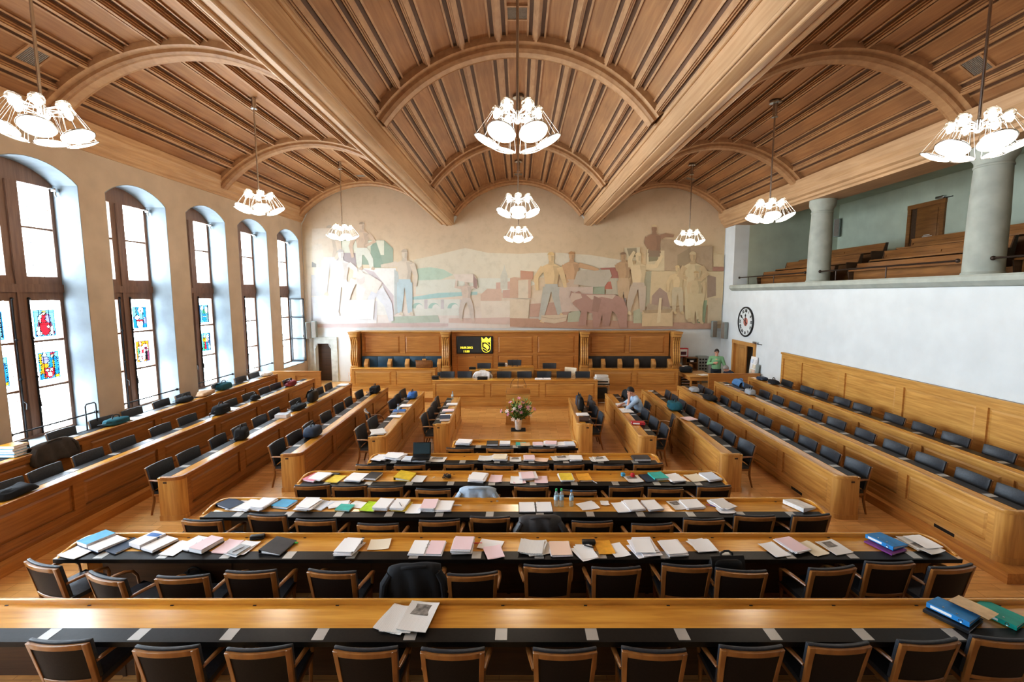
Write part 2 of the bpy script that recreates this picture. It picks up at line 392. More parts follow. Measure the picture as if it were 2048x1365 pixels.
# ---------------------------------------------------------------- gallery columns, rail, pews, door
for i, (y, nm) in enumerate(((14.25, 'far'), (9.2, 'near'), (4.1, 'hidden'))):
    b = MB()
    b.lathe([(.335, 4.295), (.335, 4.33), (.315, 4.36), (.31, 5.5), (.285, 6.40), (.30, 6.41), (.30, 6.44), (.285, 6.46), (.29, 6.52), (.345, 6.60), (.36, 6.66), (.36, 6.80)], 40, (9.38, y, 0))
    o = struct(b.build('column', 'stone', smooth=True, angle=30), 'round pale stone column on the gallery ledge, %s of the two' % nm if i < 2 else 'round pale stone column nearest the camera')
for (y0, y1, posts, lab) in ((14.62, 18.95, (18.2, 16.4), 'far'), (9.56, 13.9, (13.2, 11.4), 'middle'), (4.5, 8.85, (7.0,), 'near')):
    o = empty('gallery_rail', (9.2, y0, 4.3))
    T(o, 'thin dark handrail on the gallery ledge, %s section %s' % (lab, {'far': 'beyond the far column', 'middle': 'between the two columns', 'near': 'right of the near column'}[lab]), 'railing', 'gallery handrails')
    b = MB(); b.tube([(0, 0, .31), (0, y1 - y0, .31)], .02, 8)
    for yy in (0, y1 - y0): b.ball((0, yy, .31), .045, 8, 6)
    b.build('handrail', 'bronze_rail', o, smooth=True)
    for p in posts:
        b = MB(); b.tube([(0, p - y0, -.005), (0, p - y0, .31)], .015, 6); b.build('post', 'bronze_rail', o, smooth=True)
def pew(x, y0, y1, zf, ztop, lab, sd=.36):
    o = empty('pew', (x, y0, zf)); T(o, lab, 'bench', 'wooden pews on the gallery')
    L = y1 - y0; h = ztop - zf
    b = MB(); b.M = Matrix.Rotation(math.radians(8), 4, 'Y')
    b.box(0, 0.03, .05, .03, L - .03, h); n = max(2, round(L / 1.8))
    w = L / n
    for k in range(n):
        for q in ((k * w, k * w + .1), ((k + 1) * w - .1, (k + 1) * w)): b.box(-.02, q[0] + (.03 if k == 0 else 0), .1, .0, q[1] - (.03 if k == n - 1 else 0), h - .1)
    b.box(-.02, .03, h - .11, .01, L - .03, h - .01); b.box(-.02, .03, .4, .01, L - .03, .5); b.box(-.03, .02, h - .015, .05, L - .02, h + .015)
    b.build('backrest', 'pew_oak', o)
    b = MB(); b.box(-sd, .03, .38, .05, L - .03, .42); b.box(-.05, .05, .0, -.02, L - .05, .38); b.build('seat', 'pew_oak', o)
    for yy in (0, L - .035):
        b = MB(); b.prism([(-sd + .06, 0), (.06, 0), (.16, h + .02), (.08, h + .02), (.01, .42), (-sd + .02, .42), (-sd - .01, .38)], yy, yy + .035, 'y')
        b.build('bench_end', 'oak_dark', o, bevel=.006)
for r, (x, zf, zt) in enumerate(((9.94, 4.2, 4.80), (10.70, 4.5, 5.17), (11.46, 4.85, 5.52))):
    rn = ('front', 'middle', 'back')[r]
    pew(x + .12 - .12, 14.38, 18.6 - .25 * r, zf, zt, 'brown oak pew in the %s gallery tier, section behind the far column' % rn, .36 if r else .2)
    pew(x, 9.95, 13.48, zf, zt, 'brown oak pew in the %s gallery tier, section between the two columns' % rn, .36 if r else .2)
    pew(x, 4.6, 9.0, zf, zt, 'brown oak pew in the %s gallery tier, section right of the near column' % rn, .36 if r else .2)
def door_closer(y, z, x, lab):
    o = empty('door_closer', (x, y, z)); T(o, lab, 'door closer')
    b = MB(); b.box(-.10, -.18, 0, -.0, .10, .07); b.build('housing', 'steel', o, bevel=.006)
    b = MB(); b.box(-.04, -.42, -.02, -.02, -.1, .005); b.build('arm', 'dark_metal', o)
# gallery door
o = empty('door_1', (13.35, 14.4, 4.85)); o['kind'] = 'structure'
b = MB()
for q in ((0, .14), (1.22, 1.36)): b.box(-.06, q[0], 0, -.001, q[1], 2.05)
b.box(-.066, -.01, 1.92, -.002, 1.37, 2.06); b.build('door_frame', 'pew_oak', o)
b = MB(); b.box(-.03, .14, 0, -.001, 1.02, 1.92); b.M = Matrix.Translation((-.03, 0, 0)) @ Matrix.Rotation(PI / 2, 4, 'Z') @ Matrix.Rotation(PI, 4, 'Z')
b.M = None
b.box(-.045, .24, .15, -.03, .92, 1.82); b.build('door_leaf', 'pew_oak', o, bevel=.004)
b = MB(); b.box(-.02, 1.02, 0, -.001, 1.22, 1.92); b.build('door_gap', 'oak_dark', o)
b = MB()
for zz, ya, yb in ((.94, .38, .74), (.985, .46, .7)):
    y = ya
    while y < yb: b.box(-.0465, y, zz, -.0455, y + .022, zz + .022); y += .03
b.build('door_lettering', 'wall_white', o)
door_closer(14.62, 6.93, 13.35, 'metal door closer above the gallery door')
# staff door in the right wall: frame and two leaves, one ajar
o = empty('door_2', (XR, dy0, 0)); o['kind'] = 'structure'; W = dy1 - dy0
b = MB()
for q in ((0, .13), (W - .13, W)): b.box(-.05, q[0], 0, .25, q[1], dh)
b.box(-.056, -.01, dh - .13, .25, W + .01, dh + .01); b.build('door_frame', 'door_oak', o)
for nm, hinge, w, ang in (('door_leaf', W - .14, .72, 6), ('door_leaf', .14, .74, -20)):
    b = MB(); sg = -1 if hinge > 1 else 1
    b.box(0, 0, .01, .05, sg * w if sg > 0 else 0, dh - .14) if sg > 0 else b.box(0, -w, .01, .05, 0, dh - .14)
    a0, a1 = (.12, w - .12) if sg > 0 else (-w + .12, -.12)
    b.box(-.012, a0, .15, 0, a1, .9); b.box(-.012, a0, 1.02, 0, a1, dh - .28)
    b.build(nm, 'door_oak', o, loc=(.06, hinge, 0), rot=(0, 0, math.radians(ang)), bevel=.004)
b = MB(); b.box(.55, 0, 0, .6, W, dh); b.build('door_passage', 'wall_white', o)
door_closer(17.05, 2.05, XR, 'metal door closer above the open door in the right wall')
# low doorway at the far left
o = empty('door_3', ((dx0 + dx1) / 2, YF, 0)); o['kind'] = 'structure'; hw = (dx1 - dx0) / 2
b = MB()
for sx in (-1, 1):
    b.box(min(sx * hw, sx * (hw + .28)), -.05, 0, max(sx * hw, sx * (hw + .28)), .02, dz + .02)
b.box(-hw - .28, -.05, dz + .02, hw + .28, .02, dz + .3)
for sx in (-1, 1):                                   # stepped shoulders
    for k in range(3): b.box(min(sx * hw, sx * (hw - .1 + .03 * k)), -.05, dz - .02 - .06 * k - .06 + .0, max(sx * hw, sx * (hw - .1 + .03 * k)), .02, dz + .02 - .06 * k)
b.build('door_frame', 'stone_frame', o)
b = MB(); b.box(-hw, .25, 0, hw, .3, dz); b.build('door_leaf', 'oak_dark', o)
# panelled dado on the right wall
b = MB(); b.M = Matrix.Translation((XR, 0, 0)) @ Matrix.Rotation(-PI / 2, 4, 'Z')   # local x = -Y, local -y = -X
y0, y1, zt = 15.25, 4.7, 1.95
b.box(-y0, -.03, .3, -y1, 0, zt); b.box(-y0 - .02, -.095, zt - .06, -y1, 0, zt)
xs = [-y0, -y0 + 1.0]
while xs[-1] < -y1: xs.append(xs[-1] + 1.9)
for k in range(len(xs)): b.box(xs[k] - (.0 if k == 0 else .11), -.07, .95, xs[k] + .11, -.03, zt - .2)
b.box(-y0, -.07, zt - .2, -y1, -.03, zt - .06); b.box(-y0, -.07, .3, -y1, -.03, .95)
for k in range(len(xs) - 1): b.field(xs[k] + .13, xs[k + 1] - .13, .98, zt - .23, -.03, .012, .04)
struct(b.build('trim_14', 'oak_y'), 'raised oak wall panelling along the right wall')
# cross partitions at the far end of the outer rows
def partition(x0, x1, y, zt, lab, ret=None):
    o = empty('partition', ((x0 + x1) / 2, y, 0)); T(o, lab, 'partition'); w = (x1 - x0) / 2
    b = MB(); b.box(-w, 0, 0, w, .05, zt - .03); b.build('board', 'oak_red', o)
    b = MB(); n = max(1, round(w * 2 / 1.2)); s = 2 * w / n
    b.box(-w, -.015, 0, w, 0, .12); b.box(-w, -.015, zt - .17, w, 0, zt - .03)
    for k in range(n + 1): b.box(-w + k * s - (.08 if k else 0), -.015, .12, -w + k * s + (.08 if k < n else 0), 0, zt - .17)
    b.build('panel_frame', 'oak_red', o)
    b = MB(); b.box(-w - .01, -.03, zt - .03, w + .01, .08, zt); b.build('cap_rail', 'oak_red', o, bevel=.008)
partition(-9.4, -7.40, 16.55, 1.07, 'low oak partition behind the window-side rows at the far left')
partition(7.05, 8.95, 16.5, .99, 'low oak partition in front of the standing man at the far right')
# ---------------------------------------------------------------- leaded windows in the left wall
SG = {'K': ('sg_lead', (0.01, 0.01, 0.012)), 'B': ('sg_blue', (0.012, 0.13, 0.34)), 'b': ('sg_light_blue', (0.12, 0.34, 0.50)), 'R': ('sg_red', (0.36, 0.012, 0.02)), 'Y': ('sg_yellow', (0.62, 0.30, 0.01)),
      'W': ('sg_white', (0.55, 0.60, 0.60)), 'P': ('sg_purple', (0.16, 0.03, 0.06)), 'G': ('sg_green', (0.05, 0.26, 0.12)), 'S': ('sg_skin', (0.50, 0.32, 0.20)), 'V': ('sg_violet', (0.18, 0.16, 0.36)), 'O': ('sg_orange', (0.60, 0.16, 0.01))}
for k, (n, c) in SG.items(): glassy(n, tuple(x * (.55 if k == 'W' else .22) for x in c), gloss=0.02)
def ell(cx, cy, rx, ry): return lambda u, v: ((u - cx) / rx) ** 2 + ((v - cy) / ry) ** 2 < 1
def rec(a, b_, c, d): return lambda u, v: a < u < c and b_ < v < d
def shl(cx, cy, w, h): return lambda u, v: abs(u - cx) < w * (1 if v > cy else math.sqrt(max(0, 1 - ((cy - v) / h) ** 2))) and cy - h < v < cy + h * .55
def trap(cx, v0, v1, w0, w1): return lambda u, v: v0 < v < v1 and abs(u - cx) < w0 + (w1 - w0) * (v - v0) / (v1 - v0)
DES = {
 'king': [('b', rec(0, 0, 1, 1)), ('P', trap(.5, .05, .85, .46, .2)), ('W', ell(.34, .68, .13, .16)), ('W', rec(.1, .03, .32, .36)), ('W', rec(.7, .03, .88, .36)), ('R', trap(.5, .5, .86, .2, .1)), ('V', ell(.68, .66, .13, .15)),
          ('S', ell(.5, .88, .09, .07)), ('Y', rec(.41, .93, .59, .99)), ('R', shl(.5, .34, .25, .3)), ('W', rec(.56, .33, .72, .37)), ('W', rec(.62, .27, .66, .43))],
 'knights': [('b', rec(0, 0, 1, 1)), ('Y', rec(.05, 0, .16, .96)), ('O', trap(.3, .05, .6, .2, .16)), ('V', ell(.33, .72, .17, .14)), ('W', ell(.33, .9, .1, .08)), ('B', trap(.72, .05, .8, .24, .18)), ('Y', rec(.66, .3, .76, .7)), ('S', ell(.7, .85, .08, .07)),
             ('R', rec(.6, .9, .82, .99)), ('G', rec(.0, .3, .1, .6)), ('B', rec(.05, .02, .22, .22)), ('R', shl(.5, .27, .24, .25)), ('W', rec(.34, .28, .46, .38)), ('W', rec(.52, .28, .64, .38)), ('W', ell(.5, .17, .12, .08)), ('Y', rec(.74, .02, .95, .14))],
 'soldier': [('B', rec(0, 0, 1, 1)), ('b', rec(0, .5, .3, 1)), ('W', rec(.22, .35, .29, .98)), ('W', ell(.6, .84, .2, .15)), ('K', ell(.6, .8, .05, .03)), ('b', trap(.6, .3, .7, .26, .16)), ('W', ell(.3, .5, .18, .1)), ('R', rec(.24, .26, .72, .4)), ('W', shl(.48, .2, .22, .2)), ('V', ell(.86, .35, .1, .16))],
 'couple': [('O', rec(0, 0, 1, 1)), ('W', trap(.36, .1, .75, .24, .16)), ('G', rec(.12, .2, .28, .66)), ('S', ell(.36, .86, .1, .09)), ('W', trap(.72, .45, .82, .2, .14)), ('Y', ell(.6, .9, .12, .06)), ('P', rec(.62, .55, .86, .68)), ('K', rec(.66, .08, .8, .5)), ('P', rec(.82, .0, 1, .5)), ('R', rec(.42, .42, .58, .58)), ('W', shl(.42, .28, .24, .25)), ('R', rec(.39, .12, .45, .32))],
 'armour': [('b', rec(0, 0, 1, 1)), ('K', rec(.05, .05, .1, .95)), ('W', ell(.3, .82, .18, .12)), ('W', ell(.72, .7, .2, .2)), ('B', ell(.5, .8, .1, .1)), ('G', trap(.48, .5, .74, .2, .1)), ('K', rec(.46, .5, .5, .75)), ('B', rec(.3, .34, .7, .48)), ('W', rec(.3, .26, .7, .34)), ('B', shl(.5, .2, .2, .18)), ('K', rec(.9, .05, .95, .95))],
 'dancers': [('b', rec(0, 0, 1, 1)), ('G', trap(.3, .02, .6, .25, .12)), ('Y', ell(.32, .62, .22, .12)), ('K', ell(.3, .66, .05, .05)), ('S', ell(.3, .82, .1, .08)), ('W', trap(.7, .5, .9, .2, .1)), ('B', rec(.45, .05, .7, .5)), ('R', trap(.4, .1, .5, .12, .06)), ('R', rec(.66, .4, .78, .72)), ('W', rec(.72, .1, .9, .4)), ('B', rec(.84, .3, 1, 1))],
}
def stained(par, x, y0, z0, w, h, design):
    NU, NV = 22, 32; mats = list(SG); b = MB()
    vs = [(x, y0 + w * i / NU, z0 + h * j / NV) for j in range(NV + 1) for i in range(NU + 1)]
    b.v = vs
    for j in range(NV):
        for i in range(NU):
            u, v = (i + .5) / NU, (j + .5) / NV
            c = 'b'; lay = 0; near = set()
            for du, dv in ((0, 0), (.03, 0), (-.03, 0), (0, .02), (0, -.02)):
                cc = 0
                for q, (k, f) in enumerate(DES[design]):
                    if f(u + du, v + dv): cc = q
                near.add(cc)
                if (du, dv) == (0, 0): c = DES[design][cc][0]
            if u < .04 or u > .96 or v < .03 or v > .97: c = 'B'
            elif len(near) > 1 and (i * 7 + j * 3) % 5 < 3: c = 'K'
            b.f.append((j * 23 + i, j * 23 + i + 1, (j + 1) * 23 + i + 1, (j + 1) * 23 + i)); b.mi.append(mats.index(c))
    b.build('stained_glass_panel', [SG[k][0] for k in mats], par)
PANES = {4: [('armour', 'knights'), ('king', 'knights')], 5: [('couple', 'armour'), ('soldier', 'couple')], 6: [None, ('armour', 'dancers')]}
for k, (y0, y1) in enumerate(WINS):
    c = (y0 + y1) / 2; XF = -10.1
    o = empty('window_%d' % (k + 1), (XF, c, .95)); o['kind'] = 'structure'
    a = (y1 - y0) / 2 - .012; mh = .19; em = .075
    lights = [(-a + em, -mh), (mh, a - em)]
    Z = lambda z: z - .95
    zs = (1.0, 3.78, 4.28, 6.17)
    b = MB()
    for q in ((-a, -a + em), (-mh, mh), (a - em, a)): b.box(-.05, q[0], 0, .05, q[1], Z(zs[3]))
    b.box(-.053, -a, Z(zs[1]), .057, a, Z(zs[2])); b.box(-.053, -a, .001, .057, a, Z(zs[0]))
    b.box(.04, -a, Z(3.95), .09, a, Z(4.12)); b.box(.04, -.055, .06, .083, .055, Z(6.16))
    r = .34; A = (y1 - y0) / 2; R = (A * A + r * r) / (2 * r); t = math.asin(A / R)
    b.prism([(-a, Z(zs[3])), (a, Z(zs[3]))] + [(R * math.sin(t - 2 * t * i / 12) * .985, Z(6.235 + r - R + R * math.cos(t - 2 * t * i / 12))) for i in range(13)], -.05, .05, 'x')
    for y_0, y_1 in lights:
        for z in (5.28,): b.box(-.03, y_0, Z(z) - .02, .04, y_1, Z(z) + .02)
        for z in (2.93, 1.96): b.box(-.03, y_0, Z(z) - .022, .04, y_1, Z(z) + .022)
    b.build('window_frame', 'window_wood', o)
    b = MB()
    for y_0, y_1 in lights:
        for (za, zb, n) in ((zs[0], zs[1], 12), (zs[2], zs[3], 8)):
            b.add([(-.02, y_0, Z(za)), (-.02, y_1, Z(za)), (-.02, y_1, Z(zb)), (-.02, y_0, Z(zb))], [(0, 1, 2, 3)])
    b.build('window_glass', 'window_glass', o)
    if k < 3: continue
    b = MB()
    for y_0, y_1 in lights:
        for (za, zb, n) in ((zs[0], zs[1], 11), (zs[2], zs[3], 8)):
            for i in range(1, n): b.box(-.022, y_0, Z(za + (zb - za) * i / n) - .0035, -.012, y_1, Z(za + (zb - za) * i / n) + .0035)
            for i in (1, 2): b.box(-.022, y_0 + (y_1 - y_0) * i / 3 - .0035, Z(za), -.012, y_0 + (y_1 - y_0) * i / 3 + .0035, Z(zb))
    b.build('lead_bars', 'lead', o)
    b = MB()
    for sy in (-1, 1):
        b.tube([(.065, sy * (mh - .035), .05), (.065, sy * (mh - .035), Z(3.85))], .016, 8)
        for z in (3.0, 2.2, 3.82): b.ball((.07, sy * (mh - .035), Z(z)), .03, 8, 6)
        b.tube([(.075, sy * (mh - .035), Z(1.75)), (.11, sy * (mh - .06), Z(1.70)), (.11, sy * (mh - .05), Z(1.58))], .012, 6)
    b.build('latch_rod', 'dark_metal', o, smooth=True)
    for li, pr in enumerate(PANES.get(k, [])):
        if not pr: continue
        y_0, y_1 = lights[li]; w = (y_1 - y_0) * .70; yy = y_0 + (y_1 - y_0) * .14
        stained(o, -.008, yy, Z(3.02), w, .56, pr[0]); stained(o, -.008, yy, Z(2.10), w, .58, pr[1])
    # handrail across the niche
    if k < 8:
        r_ = empty('window_handrail', (XL - .05, c, 1.27)); nm = {3: 'nearest the camera, out of view', 4: 'first and nearest', 5: 'second', 6: 'third', 7: 'fourth'}[k]
        T(r_, 'thin dark handrail across the %s window niche' % nm, 'railing', 'window handrails')
        b = MB(); b.tube([(0, -a + .01, 0), (0, a - .01, 0)], .016, 8); b.build('rail', 'dark_metal', r_, smooth=True)
        for sy in (-1, 1):
            b = MB(); b.ball((0, sy * (a - .03), 0), .035, 8, 6); b.build('rail_end', 'dark_metal', r_, smooth=True)
    if k > 3:
        r_ = empty('blind_motor', (-9.93, y1 - .012, 6.12)); T(r_, 'small metal blind bracket on the reveal of the %s window from the front' % ORD[k - 4], 'bracket', 'blind brackets')
        b = MB(); b.box(-.05, -.1, -.03, .05, 0, .04); b.box(-.03, -.2, 0, .03, -.1, .03); b.build('bracket', 'steel', r_, bevel=.006)
        b = MB(); b.tube([(0, -.06, -.03), (0, -.06, -.09), (0.02, -.06, -.13)], .018, 8); b.build('motor_cap', 'steel', r_, smooth=True)
# the casement of the last window, opened inwards against the reveal
o = empty('casement', (-10.0, 19.70, 1.0)); T(o, 'open leaded window casement folded against the reveal of the farthest window', 'window')
b = MB(); H = 2.74; w = .62
for q in ((0, .045), (w - .045, w)): b.box(q[0], -.045, 0, q[1], -.005, H)
for z in (0, .96, 1.9, H - .045): b.box(0, -.045, z, w, -.005, z + .045)
b.build('casement_frame', 'dark_metal', o)
b = MB(); b.add([(0.03, -.02, .03), (w - .03, -.02, .03), (w - .03, -.02, H - .03), (.03, -.02, H - .03)], [(0, 1, 2, 3)]); b.build('casement_glass', 'window_glass', o)

# ---------------------------------------------------------------- the fresco on the far wall (one painted surface)
def lin(c): return tuple(((x / 255 + .055) / 1.055) ** 2.4 if x > 10 else x / 3295 for x in c)
MUR = {'v': [], 'f': [], 'c': []}; ML = [0]
def mpoly(side, pts, col):
    ox = 590 if side == 'L' else 1020
    ML[0] += 1; dy = YF - .012 - ML[0] * .0003
    i0 = len(MUR['v'])
    for x, y in pts:
        px, py = ox + x / 4.551, 370 + y / 4.551
        p = at(px, py, Y=YF); MUR['v'].append((max(XL + .02, min(XR - .04, p.x)), dy, p.z))
    n = len(pts)
    bgc = (212, 198, 176) if side == 'R' else (224, 220, 214)
    col = tuple(c * .66 + g * .34 for c, g in zip(col, bgc))
    MUR['f'].append(tuple(range(i0, i0 + n))); MUR['c'].append([lin(col)] * n)
def mell(side, cx, cy, rx, ry, col, n=12, a0=0, a1=2 * PI):
    mpoly(side, [(cx + rx * math.cos(a0 + (a1 - a0) * i / n), cy + ry * math.sin(a0 + (a1 - a0) * i / n)) for i in range(n + (0 if a1 - a0 > 6 else 1))], col)
def mlimb(side, pts, ws, col):
    l = []; r = []
    for i, (x, y) in enumerate(pts):
        a = pts[max(0, i - 1)]; c = pts[min(len(pts) - 1, i + 1)]
        dx, dy = c[0] - a[0], c[1] - a[1]; d = math.hypot(dx, dy) or 1
        l.append((x - dy / d * ws[i], y + dx / d * ws[i])); r.append((x + dy / d * ws[i], y - dx / d * ws[i]))
    mpoly(side, l + r[::-1], col)
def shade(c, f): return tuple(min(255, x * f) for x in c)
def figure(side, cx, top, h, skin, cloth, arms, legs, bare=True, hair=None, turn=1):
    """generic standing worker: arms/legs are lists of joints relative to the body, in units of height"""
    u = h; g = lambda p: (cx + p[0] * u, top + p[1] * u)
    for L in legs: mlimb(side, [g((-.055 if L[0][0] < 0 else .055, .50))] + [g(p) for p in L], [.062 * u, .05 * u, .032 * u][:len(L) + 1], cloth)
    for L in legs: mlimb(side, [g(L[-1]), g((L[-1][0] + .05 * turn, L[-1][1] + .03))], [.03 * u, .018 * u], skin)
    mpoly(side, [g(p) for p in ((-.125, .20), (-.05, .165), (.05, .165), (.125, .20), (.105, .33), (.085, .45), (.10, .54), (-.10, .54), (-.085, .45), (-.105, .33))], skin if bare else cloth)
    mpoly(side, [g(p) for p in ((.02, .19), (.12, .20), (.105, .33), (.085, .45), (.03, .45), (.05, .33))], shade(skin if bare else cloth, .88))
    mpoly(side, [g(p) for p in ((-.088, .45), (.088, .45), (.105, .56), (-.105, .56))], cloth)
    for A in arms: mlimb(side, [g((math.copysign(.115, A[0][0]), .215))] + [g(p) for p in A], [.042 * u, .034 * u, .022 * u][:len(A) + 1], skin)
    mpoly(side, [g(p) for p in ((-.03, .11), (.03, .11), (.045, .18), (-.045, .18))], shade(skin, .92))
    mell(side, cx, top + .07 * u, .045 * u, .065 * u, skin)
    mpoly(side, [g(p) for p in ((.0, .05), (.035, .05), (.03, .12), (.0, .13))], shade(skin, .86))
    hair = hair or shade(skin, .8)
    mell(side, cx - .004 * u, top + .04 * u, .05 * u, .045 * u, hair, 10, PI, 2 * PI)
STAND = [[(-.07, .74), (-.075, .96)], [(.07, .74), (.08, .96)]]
# washed background, graded
NXm, NYm = 56, 12
def mural_top(x):
    for x0, x1, s, p in VAULTS:
        if x0 + .06 < x < x1 - .06:
            a = (x1 - x0) / 2; r = p - s; R = (a * a + r * r) / (2 * r); c = (x0 + x1) / 2
            return max(6.92, p - R + math.sqrt(R * R - (x - c) ** 2) - .20)
    return 6.92
x0m, x1m = XL + .02, XR - .04; z1m = 9.0; z0m = at(1035, 657, Y=YF).z
for j in range(NYm):
    for i in range(NXm):
        vs = []; cs = []
        for (di, dj) in ((0, 0), (1, 0), (1, 1), (0, 1)):
            u, v = (i + di) / NXm, (j + dj) / NYm
            xq = x0m + (x1m - x0m) * u; zq = z0m + (mural_top(xq) - z0m) * v
            vs.append((xq, YF - .01, zq)); v = (zq - z0m) / (9.0 - z0m)
            top = Vector((200, 182, 160)); low = Vector((226, 224, 226)).lerp(Vector((206, 186, 160)), min(1, max(0, u * 1.7 - .55)))
            mid = Vector((222, 212, 192)).lerp(Vector((212, 190, 155)), u)
            c = low.lerp(mid, min(1, v / .42)) if v < .42 else mid.lerp(top, min(1, (v - .42) / .3))
            n_ = mnoise.noise(Vector((u * 9, v * 6, 3))) * 6
            cs.append(lin((c.x + n_, c.y + n_, c.z + n_)))
        i0 = len(MUR['v']); MUR['v'] += vs; MUR['f'].append((i0, i0 + 1, i0 + 2, i0 + 3)); MUR['c'].append(cs)
A = mpoly
A('L', [(1000, 700), (1300, 635), (1550, 575), (1760, 620), (2048, 628), (2350, 615), (2700, 640), (3000, 690), (2900, 790), (2048, 860), (1100, 860)], (214, 209, 188))
A('L', [(1105, 765), (1230, 750), (1350, 770), (1440, 820), (1330, 862), (1105, 880)], (170, 205, 188))
A('L', [(1100, 870), (1700, 850), (2100, 850), (2200, 900), (2000, 980), (1100, 1000)], (212, 220, 210))
A('L', [(1070, 1022), (1300, 985), (1660, 972), (1660, 1000), (1070, 1050)], (150, 203, 208))
A('L', [(1065, 1045), (1500, 1040), (1500, 1190), (1065, 1190)], (216, 226, 222))
for x in (1115, 1265, 1440):
    mell('L', x, 1125, 52, 52, (150, 198, 192), 10, PI, 2 * PI); mell('L', x + 18, 1125, 34, 38, (222, 230, 228), 10, PI, 2 * PI)
    A('L', [(x + 62, 1045), (x + 92, 1045), (x + 92, 1130), (x + 62, 1130)], (196, 196, 204))
for q, c in (([(1690, 1000), (1750, 945), (1880, 950), (1880, 1055), (1690, 1055)], (204, 172, 152)), ([(1830, 890), (1960, 880), (1985, 950), (1830, 950)], (198, 160, 146)), ([(1890, 960), (2010, 945), (2048, 1030), (1890, 1030)], (190, 150, 136)),
             ([(1870, 830), (1895, 770), (1906, 725), (1917, 770), (1935, 830), (1935, 950), (1870, 950)], (196, 200, 188)), ([(1990, 850), (2048, 845), (2048, 900), (1990, 900)], (190, 140, 128)),
             ([(1690, 1060), (1990, 1055), (1960, 1220), (1700, 1210)], (222, 214, 200)), ([(1980, 1040), (2048, 1040), (2048, 1210), (1950, 1215)], (216, 204, 184))): A('L', q, c)
for q, c in (([(155, 400), (330, 395), (330, 750), (155, 750)], (206, 192, 174)), ([(155, 700), (195, 720), (195, 750), (155, 750)], (120, 120, 118)), ([(350, 505), (815, 505), (895, 580), (895, 705), (740, 730), (350, 720)], (128, 156, 138)),
             ([(430, 512), (812, 506), (812, 640), (430, 640)], (212, 220, 204)), ([(735, 505), (775, 620), (815, 755), (690, 755), (690, 560)], (116, 150, 134)), ([(330, 620), (560, 620), (560, 755), (330, 755)], (150, 140, 146)),
             ([(150, 820), (270, 820), (270, 1012), (150, 1012)], (188, 190, 196)), ([(560, 760), (920, 760), (908, 1185), (560, 1185)], (226, 231, 233)), ([(620, 765), (720, 790), (900, 1010), (900, 1160), (800, 920)], (192, 186, 198)),
             ([(905, 770), (945, 800), (945, 1160), (905, 1185)], (170, 186, 192)), ([(150, 1020), (360, 1015), (360, 1230), (240, 1270), (150, 1270)], (204, 210, 222)), ([(240, 1195), (750, 1190), (742, 1262), (240, 1262)], (226, 231, 240)),
             ([(720, 1048), (752, 1062), (742, 1240), (712, 1225)], (205, 210, 224)), ([(880, 1200), (1300, 1188), (1320, 1250), (880, 1262)], (166, 190, 178)), ([(200, 1268), (880, 1258), (1395, 1262), (1390, 1288), (900, 1292), (210, 1298)], (198, 178, 182)),
             ([(1400, 1215), (2048, 1205), (2048, 1275), (1400, 1255)], (206, 180, 172))): A('L', q, c)
PALE = (226, 220, 216)
figure('L', 320, 370, 640, (208, 190, 168), (196, 196, 200), [[(-.2, .24), (-.26, .27)], [(.14, .38), (.08, .48)]], STAND)
figure('L', 612, 340, 520, (196, 172, 148), (206, 216, 208), [[(-.2, .42), (-.16, .62)], [(.22, .34), (.06, .42)]], [[(-.05, .7), (-.04, .8)], [(.15, .66), (.17, .8)]])
figure('L', 420, 590, 610, PALE, (208, 218, 234), [[(-.11, .36), (.0, .44)], [(.22, .3), (.2, .42)]], [[(-.06, .74), (-.07, .95)], [(.10, .60), (.06, .95)]])
figure('L', 1000, 590, 600, (206, 196, 180), (168, 200, 216), [[(-.24, .24), (-.36, .25)], [(.17, .4), (.16, .56)]], STAND, hair=(170, 158, 140))
# bending stone-cutter
mlimb('L', [(760, 960), (850, 1090), (880, 1240)], [52, 38, 22], (214, 222, 236)); mlimb('L', [(740, 950), (700, 1010), (690, 1060)], [50, 40, 24], (206, 214, 230))
mlimb('L', [(770, 940), (660, 880), (560, 850)], [56, 66, 52], PALE); mell('L', 600, 860, 40, 50, (214, 204, 202)); mell('L', 590, 820, 44, 36, PALE)
mlimb('L', [(540, 860), (500, 960), (480, 1050)], [32, 26, 18], PALE); mlimb('L', [(690, 900), (660, 990), (630, 1050)], [32, 26, 18], PALE)
A('L', [(500, 1050), (730, 1045), (712, 1225), (448, 1222)], (240, 242, 246))
# porter carrying a block on the shoulders
figure('L', 1560, 850, 400, (206, 190, 176), (200, 192, 186), [[(-.24, .2), (-.22, .05)], [(.24, .2), (.2, .05)]], [[(-.12, .72), (-.13, .93)], [(.12, .72), (.14, .93)]])
A('L', [(1440, 815), (1620, 812), (1655, 850), (1650, 900), (1470, 872)], (222, 214, 204)); A('L', [(1622, 812), (1660, 870), (1655, 950), (1625, 930)], (150, 122, 118))
